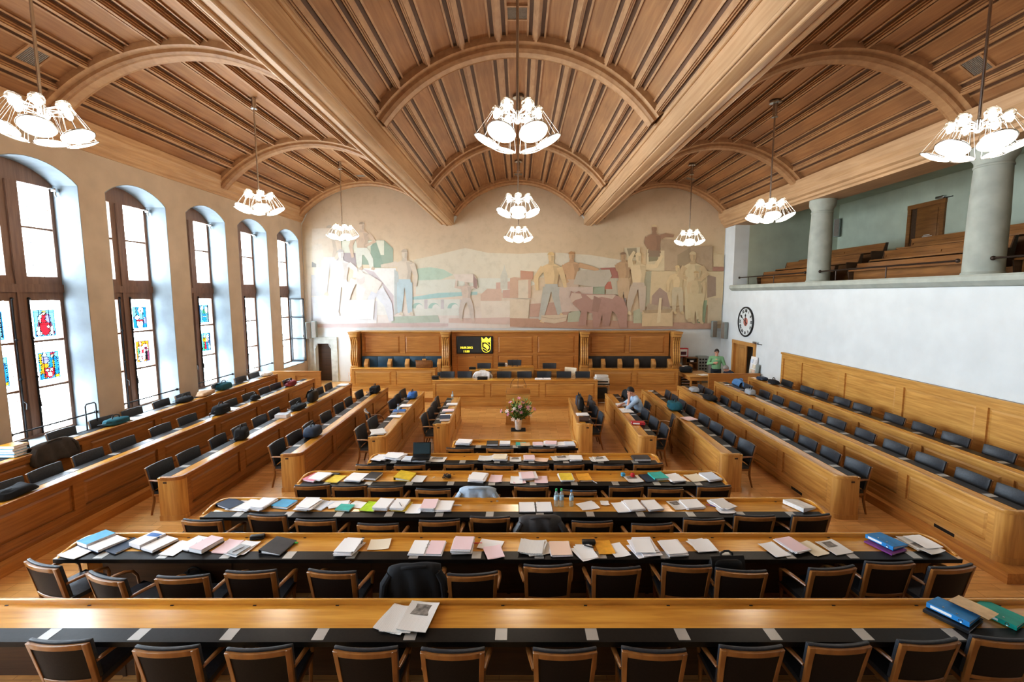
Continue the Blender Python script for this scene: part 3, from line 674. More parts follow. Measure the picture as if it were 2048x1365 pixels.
# right half
for q, c in (([(0, 850), (40, 840), (190, 860), (190, 1030), (0, 1030)], (200, 168, 150)), ([(95, 780), (210, 790), (210, 860), (95, 860)], (186, 136, 118)), ([(75, 870), (165, 865), (165, 1035), (75, 1035)], (216, 210, 196)), ([(0, 1040), (180, 1040), (165, 1218), (0, 1218)], (220, 210, 192)),
             ([(820, 758), (980, 752), (1005, 860), (880, 860)], (160, 96, 92)), ([(870, 850), (1035, 850), (1035, 1000), (870, 1000)], (186, 186, 172)), ([(860, 890), (915, 880), (930, 950), (860, 950)], (178, 96, 84)),
             ([(440, 930), (752, 928), (752, 1135), (440, 1165)], (206, 190, 184)), ([(180, 1085), (540, 1060), (540, 1200), (180, 1200)], (186, 150, 140)), ([(575, 905), (610, 780), (905, 772), (925, 830), (860, 925), (760, 930)], (184, 182, 172)), ([(750, 930), (860, 915), (860, 1000), (750, 1010)], (146, 168, 150)),
             ([(1040, 575), (1180, 570), (1180, 690), (1040, 690)], (206, 200, 176)), ([(1060, 580), (1150, 575), (1150, 660), (1080, 650)], (138, 132, 112)), ([(1365, 500), (1460, 495), (1660, 560), (1840, 560), (1840, 782), (1365, 782)], (168, 148, 126)),
             ([(1520, 640), (1640, 570), (1640, 700), (1520, 780)], (146, 132, 110)), ([(1845, 620), (1942, 640), (1942, 745), (1845, 745)], (206, 186, 150)), ([(1840, 748), (1942, 748), (1942, 785), (1840, 785)], (160, 110, 96)),
             ([(1240, 592), (1402, 595), (1402, 782), (1240, 782)], (210, 198, 166)), ([(1260, 650), (1345, 650), (1345, 690), (1260, 700)], (120, 118, 96)), ([(1270, 785), (1942, 792), (1942, 1090), (1270, 1110)], (206, 188, 152)), ([(1215, 790), (1285, 785), (1265, 1110), (1215, 1110)], (156, 160, 142)),
             ([(1280, 1130), (1290, 1010), (1360, 935), (1425, 985), (1460, 1130)], (156, 134, 128)), ([(1790, 820), (1870, 840), (1870, 1010), (1790, 1030)], (140, 120, 108)), ([(1800, 1030), (1920, 1030), (1920, 1270), (1790, 1270)], (192, 176, 150)), ([(1715, 1060), (1790, 1050), (1765, 1275), (1700, 1275)], (124, 152, 124)),
             ([(1020, 870), (1070, 860), (1070, 1010), (1040, 1090)], (120, 120, 132)), ([(0, 1212), (1060, 1240), (1880, 1262), (1880, 1312), (700, 1312), (0, 1290)], (176, 138, 124)), ([(1250, 1080), (1480, 1120), (1480, 1260), (1200, 1260)], (168, 152, 134)),
             ([(530, 1170), (620, 1130), (690, 1240), (520, 1250)], (172, 186, 168)), ([(1120, 1150), (1230, 1100), (1200, 1260), (1120, 1260)], (170, 182, 160))): A('R', q, c)
GOLD = (222, 196, 150)
figure('R', 1310, 365, 520, (140, 104, 84), (120, 104, 90), [[(-.14, .32), (-.1, .42)], [(.2, .18), (.34, .2)]], [[(-.05, .42), (-.05, .43)], [(.05, .42), (.05, .43)]], hair=(206, 188, 150))
A('R', [(1370, 500), (1470, 500), (1470, 600), (1370, 600)], (168, 148, 126))
figure('R', 560, 610, 560, (200, 160, 124), (196, 176, 160), [[(.3, .26), (.44, .3)], [(-.14, .4), (-.06, .5)]], [[(-.06, .6), (-.06, .62)], [(.06, .6), (.06, .62)]], hair=(176, 128, 84), turn=-1)
A('R', [(440, 932), (752, 928), (752, 1135), (440, 1165)], (206, 190, 184)); A('R', [(575, 905), (610, 790), (905, 775), (925, 830), (860, 925), (760, 930)], (186, 184, 174))
figure('R', 375, 615, 640, GOLD, (176, 186, 186), [[(-.22, .36), (-.2, .54)], [(.17, .36), (.2, .5)]], [[(-.1, .74), (-.15, .96)], [(.06, .62), (.12, .88)]], hair=(216, 186, 130))
A('R', [(285, 1188), (520, 1184), (510, 1240), (400, 1262), (285, 1245)], (210, 196, 176)); A('R', [(285, 1200), (400, 1218), (510, 1202), (510, 1206), (400, 1224), (285, 1206)], (180, 160, 142))
figure('R', 1030, 615, 520, (186, 152, 118), (196, 170, 140), [[(.16, .3), (.2, .34)], [(-.1, .3), (.04, .4)]], [[(-.05, .68), (-.05, .8)], [(.05, .68), (.05, .8)]], hair=(120, 96, 76))
figure('R', 1165, 620, 600, (224, 206, 168), (190, 178, 166), [[(.26, .2), (.36, .04)], [(-.13, .1), (-.06, -.02)]], [[(-.12, .72), (-.16, .9)], [(.06, .72), (.06, .9)]], hair=(226, 210, 170))
figure('R', 1520, 735, 440, (218, 196, 154), (196, 186, 160), [[(-.2, .36), (-.2, .54)], [(.16, .3), (.2, .28)]], STAND, hair=(214, 192, 146))
figure('R', 1660, 610, 640, (196, 172, 136), (210, 196, 160), [[(-.2, .34), (-.08, .38)], [(.2, .32), (.08, .42)]], STAND, bare=False, hair=(206, 192, 156))
figure('R', 1690, 785, 480, (206, 182, 144), (204, 186, 148), [[(-.15, .3), (-.14, .44)], [(.15, .3), (.14, .44)]], STAND, bare=False, hair=(190, 160, 116))
A('R', [(1615, 990), (1770, 990), (1740, 1150), (1610, 1140)], (206, 190, 152))
BEAR = (166, 128, 124)
A('R', [(540, 1020), (552, 965), (585, 985), (625, 965), (650, 990), (760, 995), (950, 998), (1030, 1040), (1066, 1130), (1060, 1300), (1000, 1300), (962, 1180), (930, 1150), (835, 1180), (808, 1300), (755, 1295), (745, 1170), (700, 1155), (690, 1280), (615, 1285), (645, 1150), (575, 1090)], BEAR)
A('R', [(545, 1020), (560, 985), (640, 990), (655, 1030), (590, 1050), (555, 1080)], (206, 186, 176)); A('R', [(690, 1002), (960, 1002), (930, 1040), (830, 1020), (740, 1045)], (206, 188, 180)); A('R', [(835, 1180), (925, 1150), (900, 1282), (840, 1282)], shade(BEAR, .95)); A('R', [(760, 1010), (830, 1040), (800, 1160), (740, 1150)], shade(BEAR, .88))
A('R', [(1200, 1142), (1475, 1130), (1475, 1288), (1195, 1288)], (210, 188, 152)); A('R', [(1200, 1142), (1475, 1130), (1450, 1165), (1220, 1170)], (166, 146, 118)); A('R', [(1330, 1260), (1352, 1030), (1376, 1030), (1362, 1250)], (222, 208, 176))
me = bpy.data.meshes.new('mural'); me.from_pydata(MUR['v'], [], MUR['f'])
ca = me.color_attributes.new('Col', 'FLOAT_COLOR', 'CORNER')
li = 0
for p, cs in zip(me.polygons, MUR['c']):
    for q, idx in enumerate(p.loop_indices): ca.data[idx].color = (*cs[q], 1)
m, nt, bs = _new('fresco')
at_ = nt.nodes.new('ShaderNodeVertexColor'); at_.layer_name = 'Col'
n = nt.nodes.new('ShaderNodeTexNoise'); n.inputs['Scale'].default_value = 2.6; n.inputs['Detail'].default_value = 8; n.inputs['Roughness'].default_value = .7
nt.links.new(_coord(nt, (1, 1, 1)), n.inputs['Vector'])
tn = _ramp(nt, n.outputs['Fac'], [(0.25, (.84, .84, .82)), (0.5, (.97, .97, .96)), (0.75, (1, 1, 1))])
mx = nt.nodes.new('ShaderNodeMix'); mx.data_type = 'RGBA'; mx.blend_type = 'MULTIPLY'; mx.inputs['Factor'].default_value = 1
nt.links.new(at_.outputs['Color'], mx.inputs['A']); nt.links.new(tn, mx.inputs['B']); nt.links.new(mx.outputs['Result'], bs.inputs['Base Color']); bs.inputs['Roughness'].default_value = .95
me.materials.append(m)
o = bpy.data.objects.new('mural', me); COL.objects.link(o)
T(o, 'faded pastel fresco of workers and stone blocks on the far wall', 'mural')
# ---------------------------------------------------------------- council desks
def ribbon(b, path, w, za, zb):
    """rail of width w along a 2D path; za/zb give bottom and top height at each point"""
    L = []; R_ = []
    for i, (x, y) in enumerate(path):
        a = path[max(0, i - 1)]; c = path[min(len(path) - 1, i + 1)]
        dx, dy = c[0] - a[0], c[1] - a[1]; d = math.hypot(dx, dy)
        L.append((x - dy / d * w / 2, y + dx / d * w / 2)); R_.append((x + dy / d * w / 2, y - dx / d * w / 2))
    n = len(path); vs = []
    for i in range(n): vs += [(*L[i], za[i]), (*R_[i], za[i]), (R_[i][0], R_[i][1], zb[i]), (L[i][0], L[i][1], zb[i])]
    fs = [(i * 4 + j, i * 4 + (j + 1) % 4, (i + 1) * 4 + (j + 1) % 4, (i + 1) * 4 + j) for i in range(n - 1) for j in range(4)]
    fs = [q[::-1] for q in fs] + [(0, 1, 2, 3), tuple(4 * (n - 1) + k for k in (3, 2, 1, 0))]
    b.add(vs, fs)
def desk(name, label, loc, rz, L, h=.78, D=.52, near=None, mid=False, npan=4, nplate=8, wcol='oak', vents=0, group=None):
    """local x along the row, y = 0 at the panelled front, y = D at the sitter's edge; near = which end has the rounded post"""
    o = empty(name, loc, rz); T(o, label, 'desk', group)
    r = .15
    ends = {'lo': (True, False), 'hi': (False, True), 'both': (True, True), None: (False, False)}[near]
    a0 = r if ends[0] else .0; a1 = L - r if ends[1] else L
    # front board with frame and raised fields
    b = MB(); b.box(a0, .036, .0, a1, .055, h - .03)
    b.box(a0, 0, .10, a1, .036, .20); b.box(a0, 0, h - .13, a1, .036, h - .03)
    pw = (a1 - a0) / npan
    for k in range(npan + 1):
        c = a0 + k * pw; b.box(max(a0, c - .09), 0, .20, min(a1, c + .09), .036, h - .13)
    b.build('front_board', wcol, o)
    if mid:
        b = MB(); b.box(a0, .0555, .01, a1, .062, h - .06); b.build('knee_shade', 'oak_dark', o)  # dark sheet added as painted shade under the desk
    b = MB(); b.box(a0, -.012, 0, a1, .0, .085); b.box(a0, -.006, .085, a1, .0, .10); b.build('plinth', wcol, o, bevel=.004)
    for k in range(npan):
        b = MB(); b.field(a0 + k * pw + .105, a0 + (k + 1) * pw - .105, .215, h - .145, .036, .022, .045)
        b.box(a0 + k * pw + .09, .008, .2, a0 + (k + 1) * pw - .09, .0365, .211); b.box(a0 + k * pw + .09, .006, h - .141, a0 + (k + 1) * pw - .09, .0365, h - .13)
        b.build('raised_panel', wcol, o)
    for k in range(vents):
        c = a0 + (k + .72) * (a1 - a0) / vents
        b = MB(); b.box(c, -.016, .02, c + .34, -.011, .072); b.build('vent_slot', 'dark_metal', o)
    # rounded end posts
    def corner(x_end, s, rr=r, off=0.0):   # outline of an end with a quarter-round corner; s=+1 low end, -1 high end
        return [(x_end + s * (rr - (rr - off) * math.sin(t)), rr - (rr - off) * math.cos(t)) for t in [PI / 2 * i / 8 for i in range(9)]]
    for on, xe, s in ((ends[0], 0, 1), (ends[1], L, -1)):
        if on:
            q = corner(xe, s)           # from (x_end + r, 0) to (x_end, r)
            De = .17 if mid else D
            poly = q + [(xe, De - .01), (xe + s * .05, De - .01), (xe + s * .05, r), (xe + s * r, .05)]
            if s > 0: poly = poly[::-1]
            b = MB(); b.prism(poly, .0, h - .03)
            poly2 = corner(xe, s, r, -.012) + [(xe - s * .012, De), (xe + s * .05, De), (xe + s * .05, r), (xe + s * r, .05)]
            if s > 0: poly2 = poly2[::-1]
            b.prism(poly2, 0, .085)
            b.build('end_post', 'oak_v', o, smooth=True, angle=40)
            if mid: continue
            b = MB(); b.box(xe - s * .004, D - .16, h - .115, xe, D - .10, h - .085) if s > 0 else b.box(xe, D - .16, h - .115, xe + .004, D - .10, h - .085)
            b.build('number_tag', 'oak_dark', o)
        else:
            b = MB(); b.box(min(xe, xe + s * .04), .05, .0, max(xe, xe + s * .04), D - .02, h - .04); b.build('end_board', wcol, o)
    # knee supports set close behind the front board
    nsup = max(2, round(L / 1.7))
    for k in range(1, nsup):
        b = MB(); x = L * k / nsup; b.box(x - .02, .05, 0, x + .02, .068 if mid else .062, h - .055); b.build('knee_support', 'oak_dark' if mid else wcol, o)
    # worktop
    wt = h - .02
    def outline(i_):
        p = []
        if ends[0] or mid: p += [(i_, D - .005)] + corner(i_ * 1, 1, r, 0)[::-1]
        else: p += [(0.0, D - .005), (0.0, i_)]
        q = corner(L - i_, -1) if (ends[1] or mid) else [(L, i_)]
        return p + q + [(L - (i_ if (ends[1] or mid) else 0), D - .005)]
    b = MB(); b.prism(outline(.0)[::1], wt - .035, wt); b.build('worktop', 'oak_top', o, bevel=0)
    b = MB(); b.box(.06, D - .165, wt, L - .06, D - .004, wt + .003); b.box(.02, D - .006, wt - .045, L - .02, D + .008, wt + .003)
    b.build('writing_strip', 'leather_strip', o)
    sp = (L - .3) / nplate
    for k in range(nplate):
        c = .15 + (k + .5) * sp
        b = MB(); b.box(c - .055, D - .158, wt + .003, c + .055, D - .012, wt + .0055); b.build('name_plate', 'plate', o)
    # raised rim
    b = MB(); w = .035 if mid else .055; e = w / 2 - .008
    hi = .05 if mid else .02
    pts = []; zb = []
    if ends[0] or mid:
        pts += [(e, D * .86), (e, D * .7), (e, D * .5)]; zb += [wt + .012, wt + hi * .5, wt + hi * .95] if mid else [wt + hi] * 3
        c8 = corner(e, 1, r)[::-1]; c8 = [(x, y + e * 0) for x, y in c8]
        pts += [(x, max(y, e)) for x, y in c8]; zb += [wt + hi] * 9
    else: pts += [(0, e)]; zb += [wt + hi]
    if ends[1] or mid:
        c8 = corner(L - e, -1, r); pts += [(x, max(y, e)) for x, y in c8]; zb += [wt + hi] * 9
        pts += [(L - e, D * .5), (L - e, D * .7), (L - e, D * .86)]; zb += [wt + hi * .95, wt + hi * .5, wt + .012] if mid else [wt + hi] * 3
    else: pts += [(L, e)]; zb += [wt + hi]
    ribbon(b, pts, w, [wt - .04] * len(pts), zb)
    b.build('rim_rail', wcol if not mid else 'oak_top', o, bevel=.007)
    if mid:
        for k in range(nplate):
            c = .15 + (k + .5) * sp
            b = MB(); b.box(c - .016, w + .001, wt, c + .016, w + .014, wt + .004); b.build('cable_inlay', 'dark_metal', o)
    return o
DESKS = {}
LR = [  # key, end points (x, y) near and far of the front face, floor height, label, fields, plates
 ('L1', (-8.66, 5.0), (-8.66, 15.94), .30, 'long shade-tinted oak desk row directly along the windows', 6, 13),
 ('L2', (-7.32, 5.3), (-7.29, 15.87), .15, 'long shade-tinted oak desk row, second from the windows', 6, 13),
 ('L3', (-5.82, 7.45), (-5.89, 15.62), 0, 'long oak desk row with rounded near end, third from the windows', 5, 10),
 ('L4', (-4.31, 8.60), (-4.44, 15.02), 0, 'oak desk row with rounded near end, fourth from the windows', 4, 8),
 ('L5', (-2.94, 9.67), (-3.07, 14.38), 0, 'short oak desk row with bottle and newspapers, fifth from the windows', 3, 6),
 ('L6', (-1.69, 10.68), (-1.79, 13.59), 0, 'shortest oak desk row left of the flower vase', 2, 4),
 ('R1', (1.40, 10.68), (1.51, 13.45), 0, 'shortest oak desk row right of the flower vase, with briefcases', 2, 4),
 ('R2', (2.67, 9.74), (2.74, 14.08), 0, 'short oak desk row where the reading man sits', 3, 6),
 ('R3', (4.02, 8.60), (4.07, 14.69), 0, 'oak desk row directly behind the reading man', 4, 8),
 ('R4', (5.50, 7.48), (5.48, 15.36), 0, 'long pale oak desk row with rounded near end, third from the right wall', 5, 10),
 ('R5', (6.73, 5.93), (6.74, 15.31), .15, 'long pale oak desk row, second from the panelled right wall', 6, 12),
 ('R6', (7.91, 5.2), (7.92, 15.35), .30, 'long pale oak desk row directly before the panelled right wall', 6, 12)]
for key, n, f, zf, lab, npan, npl in LR:
    dx, dy = f[0] - n[0], f[1] - n[1]; L = math.hypot(dx, dy)
    if key[0] == 'L': loc = (n[0], n[1], zf); rz = math.atan2(dy, dx); near = 'lo'
    else: loc = (f[0], f[1], zf); rz = math.atan2(-dy, -dx); near = 'hi'
    DESKS[key] = dict(rz=rz, loc=loc, L=L, zf=zf, n=n, f=f,
                      o=desk('council_desk', lab, loc, rz, L, D=.40, near=near, npan=npan, nplate=npl, wcol='oak_shaded' if key in ('L1', 'L2', 'L3', 'L4') else 'oak', vents=0 if key[0] == 'L' else max(1, npan // 2), group='council desk rows'))
MR = [  # key, sitter edge y, x left, x right, label, plates
 ('M1', 8.98, -1.38, 1.23, 'shortest cross desk row nearest the speaker floor', 3),
 ('M2', 8.13, -2.84, 2.66, 'cross desk row with the open laptop, second from the speaker floor', 8),
 ('M3', 7.15, -3.70, 3.48, 'cross desk row with the yellow binder, third from the speaker floor', 10),
 ('M4', 6.09, -4.54, 4.42, 'cross desk row with water bottles, third from the camera', 12),
 ('M5', 5.07, -5.57, 5.30, 'long cross desk row covered in papers, second from the camera', 14),
 ('M6', 3.79, -5.77, 6.28, 'nearly empty cross desk row at the very front of the picture', 14)]
MRD = {}
for key, ye, xl, xr, lab, npl in MR:
    D = .52 if key not in ('M1', 'M2') else .42
    MRD[key] = dict(ye=ye, yb=ye + D, xl=xl, xr=xr)
    desk('council_desk', lab, (xr, ye + D, 0), PI, xr - xl, h=.78, D=D, near='both', mid=True, npan=max(2, round((xr - xl) / 2)), nplate=npl, group='cross desk rows')

# ---------------------------------------------------------------- armchairs
def bk(u, v, off):      # point on the curved, raked backrest; u across -1..1, v up 0..1
    y = .03 - .085 * v - .035 * (1 - u * u) + off
    return (u * (.255 + .02 * v), y, .42 + .455 * v)
def slab(b, u0, u1, v0, v1, o0, o1, nu=8, nv=3, push=0.0):
    f = lambda off: [bk(u0 + (u1 - u0) * i / nu, v0 + (v1 - v0) * j / nv, off) for j in range(nv + 1) for i in range(nu + 1)]
    A_, B_ = f(o0), f(o1); w = nu + 1; N = len(A_); fs = []
    for j in range(nv):
        for i in range(nu):
            q = (j * w + i, j * w + i + 1, (j + 1) * w + i + 1, (j + 1) * w + i)
            fs += [q, tuple(N + k for k in q[::-1])]
    rim = [i for i in range(w)] + [j * w + nu for j in range(1, nv + 1)] + [nv * w + i for i in range(nu - 1, -1, -1)] + [j * w for j in range(nv - 1, 0, -1)]
    for k in range(len(rim)):
        a, c = rim[k], rim[(k + 1) % len(rim)]; fs.append((c, a, N + a, N + c))
    b.add(A_ + B_, fs)
def make_chair(wd='chair_wood', lea='leather', lb='leather_brown'):
    o = empty('armchair')
    b = MB()
    for s in (-1, 1): slab(b, s * .84 if s > 0 else -1, 1 if s > 0 else -.84, -.05, 1, -.032, 0.0, 2, 4)
    slab(b, -.84, .84, .88, 1, -.032, 0, 8, 1); slab(b, -.84, .84, .06, .15, -.032, 0, 8, 1)
    b.build('back_frame', wd, o, bevel=.004, seg=1)
    b = MB(); slab(b, -.86, .86, .12, .90, -.024, -.004, 8, 3); b.build('back_panel', lb, o, smooth=True)
    b = MB(); slab(b, -1.0, 1.0, .10, 1.035, .0, .035, 10, 4); b.build('backrest_pad', lea, o, bevel=.010)
    b = MB()
    b.grid(lambda u, v: ((u - .5) * (.50 - .03 * (1 - v)), .03 + .43 * v, .452 + .02 * math.sin(PI * u) * math.sin(PI * v)), 6, 6)
    b.box(-.245, .03, .40, .245, .46, .452); b.build('seat', lea, o, smooth=True, angle=50)
    b = MB(); b.box(-.25, .02, .355, .25, .45, .402); b.build('seat_rail', wd, o, bevel=.006)
    for s in (-1, 1):
        p = [(s * .262, -.01, .655), (s * .285, .10, .665), (s * .30, .20, .665), (s * .30, .30, .65), (s * .285, .375, .615), (s * .262, .405, .55), (s * .25, .41, .44)]
        b = MB(); b.tube(p, [.020, .023, .026, .026, .024, .021, .019], 8, flat=.75); b.build('armrest', wd, o, smooth=True)
        b = MB(); b.tube([(s * .225, .42, .40), (s * .222, .425, .2), (s * .215, .43, .0)], [.024, .020, .015], 8); b.build('leg', wd, o, smooth=True)
        b = MB(); b.tube([(s * .235, .02, .46), (s * .23, .01, .25), (s * .225, -.06, .0)], [.024, .022, .016], 8); b.build('leg', wd, o, smooth=True)
    return o
CH0 = make_chair(); CH0_used = [False]
CHAIRS = []
def chair(x, y, z, rz, label, group):
    o = CH0 if not CH0_used[0] else copy_tree(CH0)
    CH0_used[0] = True
    o.location = (x, y, z); o.rotation_euler = (0, 0, rz); T(o, label, 'chair', group)
    CHAIRS.append((o, x, y))
    return o
MCH = {'M6': [(115, 1285), (330, 1298), (515, 1300), (730, 1300), (905, 1303), (1130, 1303), (1310, 1303), (1505, 1298), (1680, 1292), (1860, 1285), (2015, 1280)],
 'M5': [(85, 1130), (212, 1155), (362, 1155), (499, 1145), (663, 1145), (827, 1142), (944, 1150), (1096, 1133), (1233, 1138), (1375, 1133), (1485, 1143), (1666, 1138), (1782, 1127), (1906, 1135)],
 'M4': [(403, 1042), (534, 1032), (630, 1042), (755, 1050), (878, 1043), (980, 1036), (1080, 1042), (1185, 1045), (1306, 1052), (1409, 1040), (1511, 1033), (1624, 1032)],
 'M3': [(623, 972), (698, 973), (770, 975), (866, 980), (955, 985), (1063, 974), (1159, 984), (1253, 975), (1332, 978), (1429, 974)],
 'M2': [(738, 935), (816, 935), (917, 929), (997, 933), (1068, 932), (1138, 930), (1219, 933), (1297, 929)],
 'M1': [(919, 900), (1000, 898), (1085, 899)]}
NEXT = {'M1': 'M2', 'M2': 'M3', 'M3': 'M4', 'M4': 'M5', 'M5': 'M6', 'M6': None}
RN = {'M1': 'the shortest cross desk by the speaker floor', 'M2': 'the cross desk with the open laptop', 'M3': 'the cross desk with the yellow binder', 'M4': 'the cross desk with water bottles', 'M5': 'the paper-covered second cross desk', 'M6': 'the nearly empty front cross desk',
      'L1': 'the window-side desk row', 'L2': 'the second desk row from the windows', 'L3': 'the third desk row from the windows', 'L4': 'the fourth desk row from the windows', 'L5': 'the fifth desk row from the windows', 'L6': 'the short desk left of the flowers',
      'R1': 'the short desk right of the flowers', 'R2': "the reading man's desk row", 'R3': 'the desk row behind the reading man', 'R4': 'the third desk row from the right wall', 'R5': 'the second desk row from the right wall', 'R6': 'the desk row before the right wall'}
MC = {}
for key, lst in MCH.items():
    ye = MRD[key]['ye']; lim = (MRD[NEXT[key]]['yb'] + .14) if NEXT[key] else 0
    for i, (px, py) in enumerate(lst):
        p = at(px, py, Z=.88); y = max(min(p.y + .07, ye - .03), lim)
        rz = math.radians(RND.uniform(-5, 5) + {('M5', 0): -14, ('M5', 1): -12, ('M5', 12): 5, ('M5', 11): 6, ('M5', 13): 10}.get((key, i), 0))
        c = chair(p.x, y, 0, rz, 'dark leather armchair, %s from the left at %s' % (ORD[i], RN[key]), 'armchairs at the cross desks')
        MC[(key, i)] = (p.x, y, rz)
SCH = {'L1': [(29, 900), (127, 869), (207, 845), (267, 825), (326, 809), (369, 793), (440, 775), (483, 762), (510, 753)],
 'L2': [(10, 980), (85, 952), (181, 918), (250, 891), (325, 862), (378, 842), (464, 808), (500, 794), (531, 783), (553, 772), (577, 762)],
 'L3': [(314, 945), (381, 908), (439, 876), (482, 856), (522, 838), (551, 819), (593, 801), (640, 780), (659, 772)],
 'L4': [(556, 896), (588, 873), (620, 849), (654, 833), (680, 816), (699, 804), (721, 792)],
 'L5': [(722, 875), (748, 850), (787, 817), (797, 805), (808, 794)],
 'L6': [(820, 860), (846, 828), (858, 812), (874, 804)],
 'R1': [(1199, 851), (1194, 831), (1187, 817), (1183, 806)],
 'R2': [(1336, 872), (1306, 850), (1288, 833), (1274, 815), (1264, 805), (1252, 797)],
 'R3': [(1491, 897), (1461, 874), (1430, 855), (1406, 838), (1379, 820), (1362, 808), (1353, 799), (1336, 788)],
 'R4': [(1729, 941), (1669, 912), (1613, 884), (1572, 863), (1527, 842), (1500, 826), (1470, 812), (1447, 800), (1416, 786), (1404, 778)],
 'R5': [(2026, 993), (1948, 961), (1857, 926), (1788, 895), (1727, 872), (1670, 847), (1628, 830), (1588, 815), (1554, 801), (1527, 789), (1494, 778), (1475, 769)],
 'R6': [(1995, 906), (1908, 879), (1844, 855), (1786, 836), (1722, 816), (1682, 804), (1640, 789), (1613, 779), (1572, 767)]}
DCH = .40
def desk_pt(key, y, d, z=0.0):
    """point at hall position y on desk row key, d metres from its panelled front towards the sitter"""
    K = DESKS[key]; t = (y - K['n'][1]) / (K['f'][1] - K['n'][1]); x = K['n'][0] + (K['f'][0] - K['n'][0]) * t
    return Vector((x + (-d if key[0] == 'L' else d), y, K['zf'] + z))
def row_y(key, px, py, d, z):
    """hall position where the sight line of a pixel crosses the vertical plane d behind the row's front"""
    y = 10.0
    for _ in range(6): y = at(px, py, X=desk_pt(key, y, d).x).y
    return y
SCP = {}
for key, lst in SCH.items():
    face = -PI / 2 if key[0] == 'L' else PI / 2
    for i, (px, py) in enumerate(lst):
        pull = {'L3': .12, 'L4': .12, 'L5': .14, 'L6': .14, 'R1': .12, 'R2': .14, 'R3': .12, 'R4': .10}.get(key, .10)
        first = i == 0 and key in ('L3', 'L4', 'L5', 'L6', 'R1', 'R2', 'R3', 'R4')
        d = DCH + pull + .06 + (.06 if first else 0)
        y = row_y(key, px, py, d, .88)
        if first: y = max(y, DESKS[key]['n'][1] + .42)
        if (key, i) == ('R2', 3): d += .26
        if SCP.get((key, i - 1)): y = max(y, SCP[(key, i - 1)][1] + .63)
        p = desk_pt(key, y, d)
        rz = face + math.radians(RND.uniform(-4, 4))
        chair(p.x, p.y, p.z, rz, 'dark armchair, %s from the near end of %s' % (ORD[i], RN[key]), 'armchairs at the side desks')
        SCP[(key, i)] = (p.x, p.y, rz, p.z)
chair(-3.93, 11.55, 0, -PI / 2 + .5, 'dark leather armchair turned sideways beside the fifth desk row from the windows', 'armchairs at the side desks')
chair(3.80, 11.0, 0, PI / 2 - .3, 'dark leather armchair turned away just behind the reading man', 'armchairs at the side desks')

# ---------------------------------------------------------------- the dais
b = MB(); b.box(-6.6, 16.1, 0, 6.35, YF, .16); b.box(-7.26, 18.9, 0, -6.6, YF, .16); b.box(6.35, 18.9, 0, 6.95, YF, .16); struct(b.build('floor_dais', 'parquet'))
def front_desk(name, lab, x0, x1, y, ztop, D, npan, z0=0.0, wcol='oak', plinth=.2, back=True, cat='desk'):
    o = empty(name, ((x0 + x1) / 2, y, z0)); T(o, lab, cat); w = (x1 - x0) / 2; h = ztop - z0
    b = MB(); b.box(-w, .025, 0, w, .055, h - .035)
    b.box(-w, 0, plinth, w, .025, plinth + .07); b.box(-w, 0, h - .11, w, .025, h - .035); pw = 2 * w / npan
    for k in range(npan + 1): b.box(max(-w, -w + k * pw - .09), 0, plinth + .07, min(w, -w + k * pw + .09), .025, h - .11)
    for s in (-1, 1): b.box(min(s * w, s * (w - .05)), .055, 0, max(s * w, s * (w - .05)), D, h - .035)
    b.build('front_board', wcol, o)
    for k in range(npan):
        b = MB(); b.field(-w + k * pw + .10, -w + (k + 1) * pw - .10, plinth + .08, h - .12, .025, .02, .06); b.build('raised_panel', wcol, o)
    b = MB(); b.box(-w - .015, -.02, 0, w + .015, .0, plinth * .72); b.box(-w - .01, -.012, plinth * .72, w + .01, 0, plinth); b.build('plinth', wcol, o, bevel=.005)
    b = MB(); b.box(-w - .02, -.025, h - .035, w + .02, .10, h); b.box(-w - .02, .1, h - .06, w + .02, D, h - .025)
    b.build('worktop', 'oak_top' if wcol == 'oak' else wcol, o, bevel=.006)
    return o
front_desk('council_bench_front', 'panelled oak counter before the blue upholstered bench', -6.5, -3.27, 17.3, 1.05, .5, 2, 0, plinth=.32)
front_desk('council_bench_front', 'panelled oak counter before the dark upholstered bench', 2.80, 6.2, 17.3, 1.02, .5, 2, 0, plinth=.32)
front_desk('president_desk', 'long three-panel oak desk in front of the dais', -3.02, 2.75, 15.5, .93, .6, 3, 0, plinth=.24)
front_desk('clerk_desk', 'small panelled oak desk left of the raised chair desk', -1.86, -.80, 16.9, 1.06, .5, 1, .16, plinth=.1)
front_desk('chair_desk', 'highest small oak desk in the middle of the dais', -.78, .55, 16.75, 1.20, .55, 1, .16, plinth=.1)
front_desk('clerk_desk', 'small panelled oak desk right of the raised chair desk', .57, 1.56, 16.9, 1.06, .5, 1, .16, plinth=.1)
